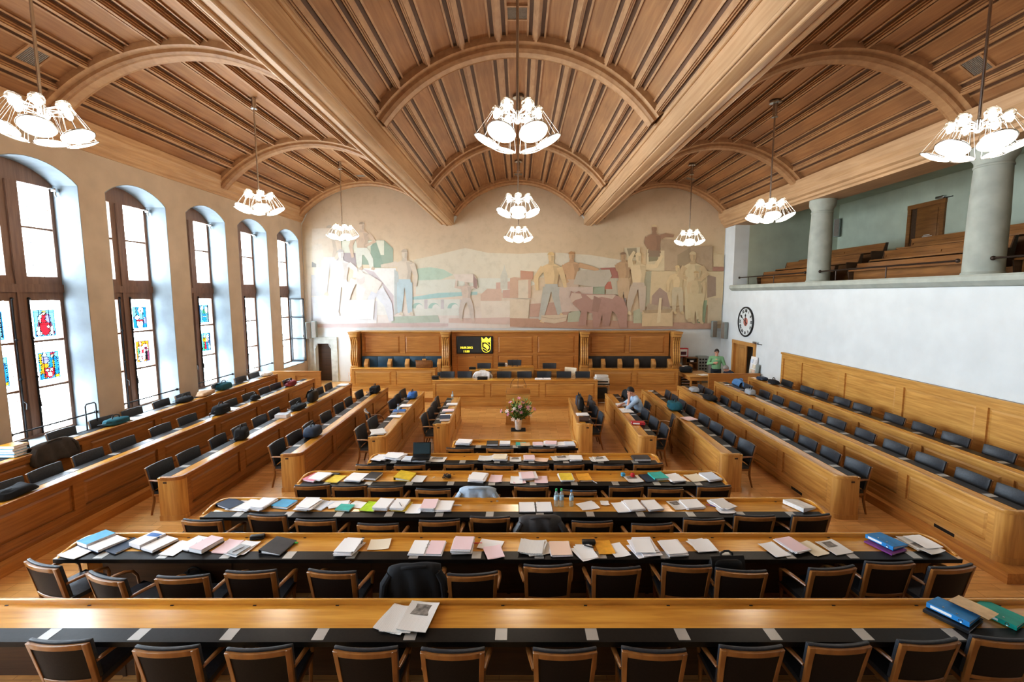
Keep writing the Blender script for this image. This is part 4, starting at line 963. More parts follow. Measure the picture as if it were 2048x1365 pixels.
# wall panelling behind the dais
YP = 19.42
def panelling(x0, x1, zt, cols, rows, lab, y=YP):
    o = empty('wall_panelling', ((x0 + x1) / 2, y, 0)); T(o, lab, 'panelling'); w = (x1 - x0) / 2; cx_ = (x0 + x1) / 2
    b = MB(); b.box(-w, .03, .16, w, YF - .05 - y, zt - .06)
    xs = sorted({-w, w} | {(a + c) / 2 - cx_ for (_, a), (c, _) in zip(cols[:-1], cols[1:])})
    edges = [-w] + [v - cx_ for ab in cols for v in ab] + [w]
    for a, c in zip(edges[0::2], edges[1::2]):
        if c - a > .01: b.box(a, 0, .16, c, .03, zt - .06)
    ze = [.16] + [v for ab in rows for v in ab] + [zt - .06]
    for a, c in zip(ze[0::2], ze[1::2]):
        if c - a > .01: b.box(-w, .002, a, w, .03, c)
    b.build('board', 'oak_red', o)
    for (a, c) in cols:
        for (z0, z1) in rows:
            b = MB(); b.field(a - cx_ + .012, c - cx_ - .012, z0 + .012, z1 - .012, .03, .028, .06); b.build('raised_panel', 'oak_red', o)
    b = MB(); b.prism([(-.0, zt - .10), (-.03, zt - .09), (-.05, zt - .05), (-.09, zt - .03), (-.09, zt), (.5, zt), (.5, zt - .1)][::-1], -w, w, 'x'); b.build('cornice', 'oak', o, smooth=True)
    return o
panelling(-6.82, -3.34, 2.33, [(-6.72, -5.18), (-4.95, -3.4)], [(1.36, 2.13)], 'oak wall panelling above the blue upholstered bench')
panelling(-2.92, 2.59, 2.33, [(-2.72, -1.10), (-.92, .62), (.80, 2.42)], [(.55, 1.28), (1.37, 2.12)], 'oak wall panelling in the centre of the dais')
panelling(3.01, 6.51, 2.33, [(3.10, 4.62), (4.78, 6.32)], [(1.36, 2.13)], 'oak wall panelling above the dark upholstered bench')
def console(x, lab):
    o = empty('console_pilaster', (x, 19.05, .16)); T(o, lab, 'pilaster', 'carved consoles of the dais')
    zt = 2.17
    b = MB(); b.box(-.19, -.14, zt - .1, .19, .9, zt); b.box(-.16, -.10, zt - .22, .16, .9, zt - .1); b.box(-.20, -.16, zt - .03, .2, .36, zt + .01); b.build('capital', 'oak', o, bevel=.008)
    for k in range(4):                                # fluted S-shaped shaft
        xx = -.12 + .08 * k
        pts = [(xx, -.05 - .09 * math.sin(PI * 2 * t) * (1 - .4 * t) + .10 * (1 - t), .72 + (zt - .24 - .72) * t) for t in [i / 14 for i in range(15)]]
        b = MB(); b.tube(pts, .036, 8); b.build('flute', 'oak', o, smooth=True)
    b = MB(); b.box(-.15, .04, .5, .15, .9, zt - .2); b.build('core', 'oak_red', o)
    b = MB(); b.box(-.18, -.08, 0, .18, .9, .62); b.box(-.16, -.06, .62, .16, .9, .72); b.build('base', 'oak', o, bevel=.008)
for x, l in ((-7.03, 'carved oak console at the left end of the blue bench'), (-3.13, 'carved oak console between blue bench and display board'), (2.80, 'carved oak console left of the dark bench'), (6.72, 'carved oak console at the right end of the dark bench')): console(x, l)
def wall_bench(x0, x1, mat, divs, lab, lo):
    o = empty('upholstered_bench', ((x0 + x1) / 2, 18.7, .16)); T(o, lab, 'bench'); w = (x1 - x0) / 2; cx_ = (x0 + x1) / 2
    n = 5; b = MB()
    for k in range(n):
        a = -w + 2 * w * k / n; b.box(a + .002, .58, .5, a + 2 * w / n - .002, .70, 1.09)
    b.build('backrest', mat, o, bevel=.02)
    b = MB(); b.box(-w, .05, .30, w, .6, .44); b.build('seat', mat, o, bevel=.03)
    b = MB(); b.box(-w, .08, 0, w, .62, .30); b.build('seat_box', 'oak_red', o)
    for d in divs:
        b = MB(); b.M = Matrix.Translation((d - cx_, 0, 0))
        b.prism([(.58, .35), (.58, .98), (.5, 1.0), (.44, .93), (.36, .86), (.32, .78), (.34, .70), (.36, .6), (.34, .35)], -.085, .085, 'x')
        b.M = None; b.build('arm_divider', 'door_oak', o, bevel=.012)
wall_bench(-6.80, -3.36, 'bench_blue', (-6.55, -5.55, -4.8, -4.08, -3.42), 'long blue upholstered bench with oak arm dividers', 'left')
wall_bench(2.98, 6.56, 'bench_black', (3.06, 3.62, 4.34, 5.06, 5.78, 6.48), 'long dark upholstered bench with oak arm dividers', 'right')
for i, px in enumerate((893, 928, 967, 1008, 1049, 1089, 1129, 1167)):
    x = at(px, 757, Y=16.35).x
    chair(x, 16.56, .16, PI, 'dark armchair behind the long president desk, %s from the left' % ORD[i], 'chairs behind the president desk')
for px, y, l in ((968, 17.72, 'dark armchair behind the left clerk desk on the dais'), (1029, 17.62, 'dark armchair behind the highest desk on the dais'), (1099, 17.72, 'dark armchair behind the right clerk desk on the dais')):
    x = at(px, 735, Y=y).x; c = chair(x, y, .16 + (.28 if '_highest' in l or 'highest' in l else .14), PI, l, 'chairs behind the clerk desks')
b = MB(); b.box(-.95, 17.35, .16, .75, 18.2, .44); b.box(-2.0, 17.45, .16, 1.75, 18.2, .30); struct(b.build('floor_podium', 'parquet'))
# white visitor chair
pc = make_chair('chair_pale', 'chair_pale', 'chair_pale'); pc.name = 'wooden_chair'; pc.location = (2.02, 17.5, .16); pc.rotation_euler = (0, 0, PI * .5 + .9)
T(pc, 'pale wooden chair standing alone at the right of the dais', 'chair')
# display board
o = empty('display_board', ((-2.71 - 1.13) / 2, YP - .06, 1.36)); T(o, 'black electronic display board showing date, time and a yellow crest', 'display')
w, h = .79, .75
b = MB(); b.box(-w, 0, 0, w, .06, h); b.build('case', 'black', o, bevel=.006)
b = MB(); b.box(-w + .05, -.006, .04, w - .04, .001, h - .03); b.build('screen', colour('screen_grey', (.045, .05, .052), .5), o)
def text_mesh(par, name, s, size, loc, mat, rot=(PI / 2, 0, 0), ext=.002, align='CENTER', bold=0.0):
    cu = bpy.data.curves.new(name, 'FONT'); cu.body = s; cu.size = size; cu.extrude = ext; cu.align_x = align; cu.align_y = 'CENTER'; cu.offset = bold
    t = bpy.data.objects.new(name, cu); COL.objects.link(t)
    dg = bpy.context.evaluated_depsgraph_get(); me = bpy.data.meshes.new_from_object(t.evaluated_get(dg)); bpy.data.objects.remove(t)
    me.materials.clear(); me.materials.append(MATS[mat] if isinstance(mat, str) else mat)
    q = bpy.data.objects.new(name, me); COL.objects.link(q); q.parent = par; q.location = loc; q.rotation_euler = rot
    return q
text_mesh(o, 'date_text', '10.09.2012', .125, (-.36, -.008, .255), 'display_yellow', bold=.003)
text_mesh(o, 'time_text', '11:50', .125, (-.36, -.008, .095), 'display_yellow', bold=.003)
b = MB()
def P2(pts): b.prism([(x, z) for x, z in pts], -.011, -.007, 'y')
sx, sz, sw = .50, .06, .19
out = [(sx - sw, sz + .46), (sx - sw, sz + .2)] + [(sx - sw * math.cos(t), sz + .2 - .2 * math.sin(t)) for t in [PI * i / 12 for i in range(1, 12)]] + [(sx + sw, sz + .2), (sx + sw, sz + .46)]
ribbon(b, out, .026, [0] * len(out), [.004] * len(out)) if False else None
for (x0, z0), (x1, z1) in zip(out[:-1], out[1:]):
    b.tube([(x0, -.009, z0), (x1, -.009, z1)], .010, 6)
b.tube([(sx - sw, -.009, sz + .45), (sx + sw, -.009, sz + .45)], .014, 6); b.tube([(sx - sw, -.009, sz + .49), (sx + sw, -.009, sz + .49)], .014, 6)
P2([(sx - sw - .01, sz + .5), (sx + sw + .01, sz + .5), (sx + sw + .01, sz + .66), (sx + .11, sz + .57), (sx + .06, sz + .6), (sx, sz + .67), (sx - .06, sz + .6), (sx - .11, sz + .57), (sx - sw - .01, sz + .66)])
b.tube([(sx - .17, -.009, sz + .20), (sx + .09, -.009, sz + .035)], .009, 6); b.tube([(sx - .02, -.009, sz + .45), (sx + .18, -.009, sz + .29)], .009, 6)
bear = [(-.155,.40),(-.16,.33),(-.13,.31),(-.16,.27),(-.12,.25),(-.06,.22),(.0,.16),(.03,.10),(.08,.08),(.09,.14),(.14,.12),(.16,.2),(.13,.28),(.05,.36),(-.04,.41),(-.10,.44),(-.12,.40)]
P2([(sx + .005 + x * .74, sz + .245 + (z - .255) * .74) for x, z in bear][::-1])
b.build('crest', 'display_yellow', o)
b = MB(); b.box(-.02, -.03, -.0, .02, -.02, .0); 
b = MB(); b.prism([(-.5 * .06, 1.22), (.03, 1.22), (0, 1.18)][::-1], YP - .012, YP - .001, 'y')
o2 = b.build('cupboard_keyhole', 'oak_dark', loc=(-1.9, 0, 0)); T(o2, 'small dark keyhole plate in the panel under the display board', 'keyhole')
# lectern in front
o = empty('lectern', (-.03, 13.24, 0)); T(o, 'oak speaker lectern with microphones behind the flower vase', 'lectern')
b = MB(); b.box(-.36, 0, .0, .36, .03, .98); b.box(-.36, .03, 0, -.33, .42, .98); b.box(.33, .03, 0, .36, .42, .98); b.build('body', 'oak', o)
b = MB(); b.box(-.36, -.02, .0, -.26, 0, .93); b.box(.26, -.02, 0, .36, 0, .93); b.box(-.26, -.02, 0.0, .26, 0, .16); b.box(-.26, -.02, .82, .26, 0, .93); b.build('front_frame', 'oak', o)
b = MB(); b.field(-.25, .25, .17, .81, 0, .018, .05); b.build('raised_panel', 'oak', o)
b = MB(); b.box(-.375, -.03, 0, .375, -.02, .07); b.build('plinth', 'oak', o)
b = MB(); b.box(-.37, -.03, .95, .37, .44, .98); b.box(-.345, -.0, .98, .345, .02, 1.12); b.box(-.345, .02, .98, -.32, .44, 1.06); b.box(.32, .02, .98, .345, .44, 1.06); b.build('top', 'oak_red', o, bevel=.005)
b = MB(); b.box(-.17, .1, 1.10, .17, .30, 1.16); b.build('book_rest', 'door_oak', o, bevel=.005)
for x in (-.22, 0, .24):
    b = MB(); b.tube([(x, .1, 1.0), (x, .08, 1.2), (x * .8, .12, 1.32), (x * .45 + .03, .22, 1.40)], .006, 6); b.build('microphone', 'black', o, smooth=True)
# side lectern on the left counter
o = empty('table_lectern', (-3.72, 17.34, 1.05)); T(o, 'small dark oak table lectern on the left counter', 'lectern')
b = MB(); b.prism([(0, 0), (.34, 0), (.34, .22), (0, .28)], -.30, .30, 'x'); b.build('body', 'pew_oak', o, bevel=.006)
b = MB(); b.box(-.32, -.01, .27, .32, .03, .31); b.build('ledge', 'pew_oak', o)
b = MB(); b.tube([(0, .1, .26), (.0, .08, .45), (.03, .14, .55)], .006, 6); b.build('microphone', 'black', o, smooth=True)
# ---------------------------------------------------------------- chandeliers
def make_chandelier():
    o = empty('chandelier')                          # origin on the ceiling; rim hangs DROP below
    b = MB(); b.lathe([(.0, 0), (.14, 0.02), (.14, -.015), (.06, -.03), (.055, -.32), (.075, -.33), (.075, -.35), (.02, -.36)], 20); b.build('canopy', 'steel', o, smooth=True)
    b = MB(); b.tube([(0, 0, -.3), (0, 0, -DROP + .34)], .02, 10); b.build('stem', 'steel', o, smooth=True)
    b = MB(); b.lathe([(.02, -DROP + .46), (.05, -DROP + .44), (.05, -DROP + .30), (.02, -DROP + .27)], 14); b.build('hub', 'steel', o, smooth=True)
    for k in range(6):
        M = Matrix.Translation((0, 0, -DROP)) @ Matrix.Rotation(PI / 3 * k, 4, 'Z')
        b = MB(); b.M = M
        b.tube([(.04, 0, .40), (.23, .03, .43)], .008, 6); b.tube([(.04, 0, .40), (.23, -.03, .43)], .008, 6); b.tube([(.04, 0, .32), (.24, 0, .36)], .008, 6)
        b.build('arm', 'steel', o, smooth=True)
        b = MB(); b.M = M @ Matrix.Translation((.30, 0, .36)) @ Matrix.Rotation(math.radians(-18), 4, 'Y')
        b.lathe([(.03, .15), (.065, .14), (.082, .115), (.085, .10), (.075, .095), (.075, .085), (.088, .08), (.085, .05), (.07, .04)], 20)
        lamp = b.build('lamp', 'lamp_glass', o, smooth=True, angle=50)
        b = MB(); b.M = M @ Matrix.Translation((.30, 0, .36)) @ Matrix.Rotation(math.radians(-18), 4, 'Y')
        b.lathe([(.012, .11), (.036, .105), (.044, .06), (.044, .03), (.032, .0), (.012, -.02)], 16); b.build('bulb', 'bulb_glow', lamp, smooth=True)
        D_ = M @ Matrix.Translation((.43, 0, .035)) @ Matrix.Rotation(math.radians(-27), 4, 'Y')
        b = MB(); b.M = D_; b.lathe([(.0, -.03), (.09, -.025), (.17, -.005), (.178, .01), (.17, .02), (.06, .012), (.0, .01)], 28); b.build('glass_disc', 'disc_glow', lamp, smooth=True)
        b = MB(); b.M = D_
        n = 28; b.tube([(.19 * math.cos(2 * PI * i / n), .19 * math.sin(2 * PI * i / n), .008) for i in range(n + 1)], .008, 6, caps=False); b.build('disc_ring', 'steel', lamp, smooth=True)
        b = MB()
        C_ = M @ Matrix.Translation((.30, 0, .36)) @ Matrix.Rotation(math.radians(-18), 4, 'Y')
        for j in range(6):
            t = 2 * PI * j / 6
            b.tube([C_ @ Vector((.078 * math.cos(t), .078 * math.sin(t), .06)), D_ @ Vector((.188 * math.cos(t), .188 * math.sin(t), .01))], .0028, 5)
        b.build('wire_cage', 'steel', lamp, smooth=True)
    return o
CHD = [(-6.58, 0, 5.99, 'left'), (-.02, 1, 5.91, 'middle'), (6.36, 2, 5.79, 'right')]
DROP = 2.85
ch0 = make_chandelier(); first = True
for x, v, zr, side in CHD:
    for y, rn in ((6.5, 'nearest'), (11.7, 'second'), (17.1, 'farthest')):
        o = ch0 if first else copy_tree(ch0); first = False
        zq = zr + (.07 if y < 8 else 0); o.location = (x, y, zq + DROP); o.rotation_euler = (0, 0, {0: .12, 1: (0 if y < 8 else PI / 6), 2: .2}[v])
        T(o, 'lit six-lamp glass chandelier, %s one under the %s ceiling vault' % (rn, side), 'chandelier', 'nine hanging chandeliers')
        ld = bpy.data.lights.new('chandelier_light', 'POINT'); ld.energy = CH_POWER; ld.color = (1, .88, .70); ld.shadow_soft_size = .3
        l = bpy.data.objects.new('chandelier_light', ld); COL.objects.link(l); l.location = (x, y, zr - .12)

# ---------------------------------------------------------------- papers and small things on the desks
def tabz(key): return .762 if key[0] == 'M' else DESKS[key]['zf'] + .762
def quadbox(b, w, d, h, z=0.0, rot=0.0, dx=0.0, dy=0.0):
    b.M = Matrix.Translation((dx, dy, z)) @ Matrix.Rotation(rot, 4, 'Z'); b.box(-w / 2, -d / 2, 0, w / 2, d / 2, h); b.M = None
def sheet(b, w, d, z=0.0, rot=0.0, dx=0.0, dy=0.0, curl=.012, ph=0.0, th=.0015):
    b.M = Matrix.Translation((dx, dy, z)) @ Matrix.Rotation(rot, 4, 'Z')
    n, m = 6, 4; f = lambda u, v: ((u - .5) * w, (v - .5) * d, curl * (abs(u - .5) * 2) ** 2 * (0.6 + .4 * math.sin(5 * v + ph)) )
    top = [f(i / n, j / m) for j in range(m + 1) for i in range(n + 1)]; N = len(top); W = n + 1
    vs = [(x, y, z_ + th) for x, y, z_ in top] + top; fs = []
    for j in range(m):
        for i in range(n):
            q = (j * W + i, j * W + i + 1, (j + 1) * W + i + 1, (j + 1) * W + i); fs += [q, tuple(N + k for k in q[::-1])]
    rim = [i for i in range(W)] + [j * W + n for j in range(1, m + 1)] + [m * W + i for i in range(n - 1, -1, -1)] + [j * W for j in range(m - 1, 0, -1)]
    fs += [(rim[(k + 1) % len(rim)], rim[k], N + rim[k], N + rim[(k + 1) % len(rim)]) for k in range(len(rim))]
    b.add(vs, fs); b.M = None
def k_stack(o, w=.22, d=.30, h=.03, col='paper', n=6, mess=.05, **k):
    mess = mess * 1.7 + .02
    b = MB(); z = 0
    for i in range(n):
        t = h / n * RND.uniform(.8, 1.2); b.cur = 0
        quadbox(b, w, d, t * .96, z, RND.uniform(-mess, mess), RND.uniform(-mess, mess) * .2, RND.uniform(-mess, mess) * .2); z += t
    b.build('page_block', 'paper_edge', o)
    b = MB(); sheet(b, w, d, z, RND.uniform(-mess, mess), 0, 0, .004, RND.random() * 6); b.build('top_sheet', col, o, smooth=True)
def k_sheets(o, w=.21, d=.297, col='paper', n=3, mess=.25, col2=None, h=0, **k):
    for i in range(n):
        b = MB(); sheet(b, w, d, .003 * i, RND.uniform(-mess, mess), RND.uniform(-mess, mess) * .12, RND.uniform(-mess, mess) * .1, .008, RND.random() * 6)
        b.build('sheet', (col2 if col2 and i % 2 else col), o, smooth=True)
def k_news(o, w=.30, d=.36, n=2, mess=.2, photo=True, **k):
    for i in range(n):
        b = MB(); r = RND.uniform(-mess, mess) if n > 1 else 0; dx = RND.uniform(-mess, mess) * .2
        sheet(b, w, d, .008 * i, r, dx, 0, .012, RND.random() * 6, .006); p = b.build('fold', 'newsprint', o, smooth=True)
    if photo:
        b = MB(); b.M = Matrix.Translation((dx, 0, .008 * (n - 1) + .0085)) @ Matrix.Rotation(r, 4, 'Z')
        b.box(-w * .36, d * .02, 0, w * .30, d * .40, .0008); b.build('photograph', 'photo_dark', o)
def k_binder(o, w=.285, d=.32, h=.06, cov='bind_blue', label=True, **k):
    b = MB(); b.box(-w / 2, -d / 2, 0, w / 2, d / 2, .004); b.M = Matrix.Translation((-w / 2, 0, h)) @ Matrix.Rotation(math.atan2(h - .022, w), 4, 'Y'); b.box(0, -d / 2, -.004, w, d / 2, 0); b.M = None
    b.box(-w / 2 - .003, -d / 2, 0, -w / 2, d / 2, h); b.build('cover', cov, o)
    b = MB(); b.prism([(-w / 2 + .03, .005), (w / 2 - .012, .005), (w / 2 - .012, .017), (-w / 2 + .03, h * .7)], -d / 2 + .01, d / 2 - .01, 'y'); b.build('page_block', 'paper_edge', o)
    if label:
        b = MB(); b.box(-w / 2 - .0045, -d * .1, .012, -w / 2 - .003, d * .40, h - .012); b.build('spine_label', 'paper', o)
        b = MB(); b.M = Matrix.Translation((-w / 2 - .003, -d * .3, h / 2)) @ Matrix.Rotation(PI / 2, 4, 'Y'); n = 14
        b.tube([(.014 * math.cos(2 * PI * i / n), .014 * math.sin(2 * PI * i / n), 0) for i in range(n + 1)], .003, 5, caps=False); b.build('finger_ring', 'steel', o, smooth=True)
        for dy in (-.05, .05):
            b = MB(); b.M = Matrix.Translation((-w * .28, dy, h * .82)); b.lathe([(.009, -.004), (.009, .004), (.005, .007)], 10); b.build('rivet', 'steel', o, smooth=True)
def k_open(o, w=.44, d=.30, h=.03, cov='black', col='paper', col2='paper', hl=None, hr=None, **k):
    hl = hl or h; hr = hr or h
    b = MB(); b.box(-w / 2 - .01, -d / 2 - .008, 0, w / 2 + .01, d / 2 + .008, .004); b.build('cover', cov, o)
    for s, c, hh in ((-1, col, hl), (1, col2, hr)):
        b = MB(); x0 = .012 if s > 0 else -w / 2; x1 = w / 2 if s > 0 else -.012
        b.prism([(x0, .004), (x1, .004), (x1 - s * 0, hh * (.9 if s > 0 else 1)), (x0, hh)] , -d / 2, d / 2, 'y'); b.build('page_block', 'paper_edge', o)
        b = MB(); sheet(b, w / 2 - .012, d, hh + .0005, 0, s * (w / 4 + .005), 0, .003, s); b.build('open_page', c, o, smooth=True)
    for dy in (-.04, .04):
        b = MB(); n = 10; b.tube([(.022 * math.cos(PI * i / n), dy, hh * .4 + .03 * math.sin(PI * i / n)) for i in range(n + 1)], .0022, 5); b.build('ring', 'steel', o, smooth=True)
def k_folder(o, w=.24, d=.32, h=.008, cov='fold_yellow', pages=True, **k):
    if pages:
        b = MB(); quadbox(b, w * .95, d * .96, h * .8, .002, .02, .008, 0); b.build('page_block', 'paper_edge', o)
    b = MB(); b.box(-w / 2, -d / 2, 0, w / 2, d / 2, .002); sheet(b, w, d, h, 0, 0, 0, .006, 1, .002); b.box(-w / 2 - .001, -d / 2, 0, -w / 2 + .001, d / 2, h + .008); b.build('cover', cov, o, smooth=True)
def k_book(o, w=.20, d=.27, h=.03, cov='black', **k):
    b = MB(); b.box(-w / 2, -d / 2, 0, w / 2, d / 2, .003); b.box(-w / 2, -d / 2, h - .003, w / 2, d / 2, h); b.box(-w / 2, -d / 2, 0, -w / 2 + .004, d / 2, h); b.build('cover', cov, o)
    b = MB(); b.box(-w / 2 + .004, -d / 2 + .005, .003, w / 2 - .005, d / 2 - .005, h - .003); b.build('page_block', 'paper_edge', o)
def k_pen(o, w=.14, h=.012, cov='black', **k):
    b = MB(); b.tube([(-w / 2, 0, h / 2), (w * .3, 0, h / 2)], h / 2, 8); b.build('barrel', cov, o, smooth=True)
    b = MB(); b.tube([(w * .3, 0, h / 2), (w / 2, 0, h / 2)], [h / 2 * 1.05, h * .3], 8); b.build('cap', cov, o, smooth=True)
def k_case(o, w=.17, d=.07, h=.045, cov='black', **k):
    b = MB(); b.box(-w / 2, -d / 2, 0, w / 2, d / 2, h * .5); b.build('body', cov, o, bevel=min(h * .24, .02), seg=3)
    b = MB(); b.box(-w / 2, -d / 2, h * .5, w / 2, d / 2, h); b.build('lid', cov, o, bevel=min(h * .24, .02), seg=3)
def k_bottle(o, cap='bottle_green', h=.24, **k):
    s = h / .24
    b = MB(); b.lathe([(.028 * s, 0), (.032 * s, .01 * s), (.032 * s, .06 * s), (.029 * s, .075 * s), (.032 * s, .09 * s), (.032 * s, .14 * s), (.027 * s, .175 * s), (.013 * s, .205 * s), (.012 * s, .215 * s)], 18); b.build('body', 'bottle_glass', o, smooth=True)
    b = MB(); b.lathe([(.0326 * s, .09 * s), (.0328 * s, .092 * s), (.0328 * s, .138 * s), (.0326 * s, .14 * s)], 18); b.build('wrap_label', 'bottle_label', o, smooth=True)
    b = MB(); b.lathe([(.015 * s, .212 * s), (.015 * s, .235 * s), (.012 * s, .238 * s)], 14); b.build('cap', cap, o, smooth=True)
def k_laptop(o, **k):
    b = MB(); b.box(-.17, -.12, 0, .17, .12, .022); b.build('base', 'black', o, bevel=.006)
    b = MB(); b.box(-.15, -.02, .0222, .15, .10, .0245); b.build('keyboard', 'dark_metal', o)
    b = MB(); b.M = Matrix.Translation((0, .115, .022)) @ Matrix.Rotation(math.radians(-17), 4, 'X'); b.box(-.17, 0, 0, .17, .012, .24); sc = b.build('screen_lid', 'black', o, bevel=.004)
    b = MB(); b.M = Matrix.Translation((0, .115, .022)) @ Matrix.Rotation(math.radians(-17), 4, 'X'); b.box(-.15, -.002, .02, .15, .0, .22); b.build('display', colour('lcd', (.03, .07, .09), .2), sc)
def k_ball(o, h=.08, cov='fold_red', **k):
    b = MB(); r = h / 2; b.lathe([(r * .3, .002), (r * .75, .004), (r, r * .9), (r * .85, r * 1.6), (r * .35, r * 1.95), (.004, r * 1.85)], 18); b.build('fruit', cov, o, smooth=True)
    b = MB(); b.tube([(0, 0, h * .9), (.004, 0, h * 1.1)], .003, 5); b.build('stalk', 'oak_dark', o)
def k_cable(o, **k):
    pts = [(.05 * math.cos(t * 3.1) * (1 + .4 * math.sin(t)), .06 * math.sin(t * 2.3), .012 + .02 * (1 + math.sin(t * 5))) for t in [i * .25 for i in range(60)]]
    b = MB(); b.tube(pts, .005, 6); b.build('coil', 'black', o, smooth=True)
    b = MB(); b.box(.03, -.02, .0, .08, .03, .045); b.build('plug', 'black', o, bevel=.006)
KINDS = dict(stack=(k_stack, 'paper_stack', 'papers'), sheets=(k_sheets, 'loose_papers', 'papers'), news=(k_news, 'newspaper', 'newspaper'), binder=(k_binder, 'ring_binder', 'binder'), open=(k_open, 'open_binder', 'binder'),
             folder=(k_folder, 'folder', 'folder'), book=(k_book, 'notebook', 'notebook'), pen=(k_pen, 'pen', 'pen'), case=(k_case, 'pencil_case', 'case'), bottle=(k_bottle, 'water_bottle', 'bottle'), laptop=(k_laptop, 'laptop', 'laptop'),
             fruit=(k_ball, 'apple', 'fruit'), cable=(k_cable, 'headset_cable', 'cable'))
for n, c in (('bind_blue', (.02, .24, .58)), ('bind_navy', (.015, .035, .075)), ('bind_teal', (.0, .36, .30)), ('bind_purple', (.20, .04, .22)), ('fold_yellow', (.82, .62, .06)), ('fold_orange', (.80, .40, .04)), ('fold_lime', (.48, .72, .03)), ('fold_teal', (.05, .48, .42)),
             ('fold_blue', (.07, .36, .60)), ('fold_pink', (.80, .30, .40)), ('fold_red', (.55, .03, .04)), ('fold_white', (.80, .80, .81)), ('fold_grey', (.42, .44, .47)), ('bind_white', (.78, .79, .80)), ('marker_green', (.15, .75, .2)), ('marker_red', (.75, .05, .12)), ('bottle_green', (.02, .38, .12)),
             ('bottle_label', (.45, .62, .74)), ('bottle_blue', (.1, .3, .65)), ('cream_folder', (.66, .48, .28)), ('charcoal', (.05, .05, .055)), ('brown_leather', (.06, .028, .02)), ('maroon', (.22, .025, .04)), ('beige_cloth', (.52, .36, .24)), ('teal_cloth', (.02, .12, .16)), ('denim', (.10, .22, .42)),
             ('pale_denim', (.40, .50, .62)), ('brown_cloth', (.07, .055, .045)), ('black_cloth', (.012, .014, .018)), ('white_cloth', (.80, .80, .80)), ('grey_cloth', (.35, .38, .42)), ('royal_blue', (.03, .14, .42)), ('tag_white', (.8, .8, .78))):
    colour(n, c, .5 if 'cloth' not in n and 'denim' not in n else .9, var=.12, vs=14)
ITEMS = []          # (row, px, py, kind, yaw, label, kwargs)
def I(row, px, py, kind, yaw, lab, **k): ITEMS.append((row, px, py, kind, yaw, lab, k))
# front row
I('M6', 800, 1240, 'news', -12, 'folded newspaper lying underneath the photo page', n=2, photo=False, mess=.15)
I('M6', 846, 1231, 'news', -9, 'newspaper with a large dark photograph on top', n=1, w=.29, d=.40, dz=.022)
I('M6', 1902, 1232, 'folder', 28, 'black folder underneath the blue binder', cov='black', w=.34, d=.34, h=.02)
I('M6', 1900, 1221, 'binder', 28, 'bright blue ring binder with white spine label', cov='bind_blue', dz=.032, h=.05, w=.26)
I('M6', 1926, 1204, 'sheets', 24, 'buff cardboard divider sheet on the blue binder', col='cream_folder', n=1, w=.2, d=.3, dz=.085)
I('M6', 1985, 1222, 'binder', 26, 'teal green ring binder', cov='bind_teal', h=.045)
# second row
I('M5', 137, 1104, 'news', -16, 'newspaper hanging over the left end of the desk', n=1, photo=False, w=.3, d=.3)
I('M5', 190, 1083, 'open', -22, 'open binder with turquoise divider and white pages', cov='bind_navy', col='fold_blue', col2='paper', hl=.05, hr=.025, w=.46, dz=.012)
I('M5', 250, 1093, 'folder', -20, 'thin dark blue folder', cov='bind_navy', w=.2, d=.32)
I('M5', 308, 1088, 'open', -20, 'open binder with thick grey page block', cov='black', col='paper', col2='paper', hl=.055, hr=.03, w=.44)
I('M5', 326, 1068, 'case', -12, 'royal blue open pencil pouch', cov='royal_blue', w=.19, d=.09, h=.06)
I('M5', 352, 1097, 'sheets', -18, 'white printed pages with ring clips', n=2)
I('M5', 400, 1091, 'open', -16, 'open binder with thick pink page block', cov='black', col='paper', col2='paper_pink', hl=.015, hr=.05, w=.42)
I('M5', 455, 1094, 'sheets', -14, 'pale pink printed sheets', col='paper_pink', n=2, mess=.15)
I('M5', 485, 1097, 'sheets', -24, 'slanting white sheets', n=3, mess=.3)
I('M5', 478, 1101, 'book', -16, 'grey notepad on the white sheets', cov='fold_grey', h=.012, w=.15, d=.2, dz=.014)
I('M5', 477, 1100, 'pen', 60, 'brown pencil on the grey notepad', cov='brown_leather', h=.008, dz=.028)
I('M5', 515, 1078, 'case', 14, 'small black pencil pouch', cov='black', w=.17, d=.07, h=.05)
I('M5', 557, 1096, 'binder', -10, 'large black ring binder', cov='charcoal', label=False, h=.05)
I('M5', 598, 1078, 'pen', 0, 'bright green highlighter', cov='marker_green', w=.09, h=.022)
I('M5', 700, 1098, 'stack', -8, 'tall white paper stack', h=.05, mess=.1)
I('M5', 720, 1075, 'case', 3, 'black spectacle case left of the cream sheet', cov='black')
I('M5', 760, 1090, 'sheets', -4, 'single cream sheet', col='paper_cream', n=1, w=.26, d=.24)
I('M5', 855, 1098, 'open', -2, 'open binder, white page left and pink page right', col='paper', col2='paper_pink', cov='fold_white', w=.40, h=.02)
I('M5', 926, 1096, 'stack', -1, 'thick pink page stack with dividers', col='paper_pink', h=.06, mess=.03, w=.24, d=.3)
I('M5', 956, 1081, 'pen', 2, 'thin red pen', cov='marker_red', w=.12)
I('M5', 985, 1090, 'sheets', 2, 'crumpled white sheet under a pink leaflet', n=1, w=.30, d=.22)
I('M5', 988, 1105, 'sheets', 14, 'pink leaflet with dark drawing', col='paper_pink', n=2, w=.21, d=.26, dz=.012, mess=.1)
I('M5', 1067, 1098, 'news', 3, 'untidy pile of newspapers', n=4, w=.3, d=.3, photo=False, mess=.3)
I('M5', 1120, 1100, 'stack', 2, 'peach printed page stack', col='paper_peach', h=.018, w=.25, mess=.02)
I('M5', 1168, 1106, 'sheets', 12, 'loose white sheets with a black pen', n=4, mess=.3)
I('M5', 1178, 1095, 'pen', -28, 'thick black felt pen on white sheets', cov='black', w=.12, h=.018, dz=.02)
I('M5', 1176, 1083, 'case', 0, 'black spectacle case beside white sheets', cov='black')
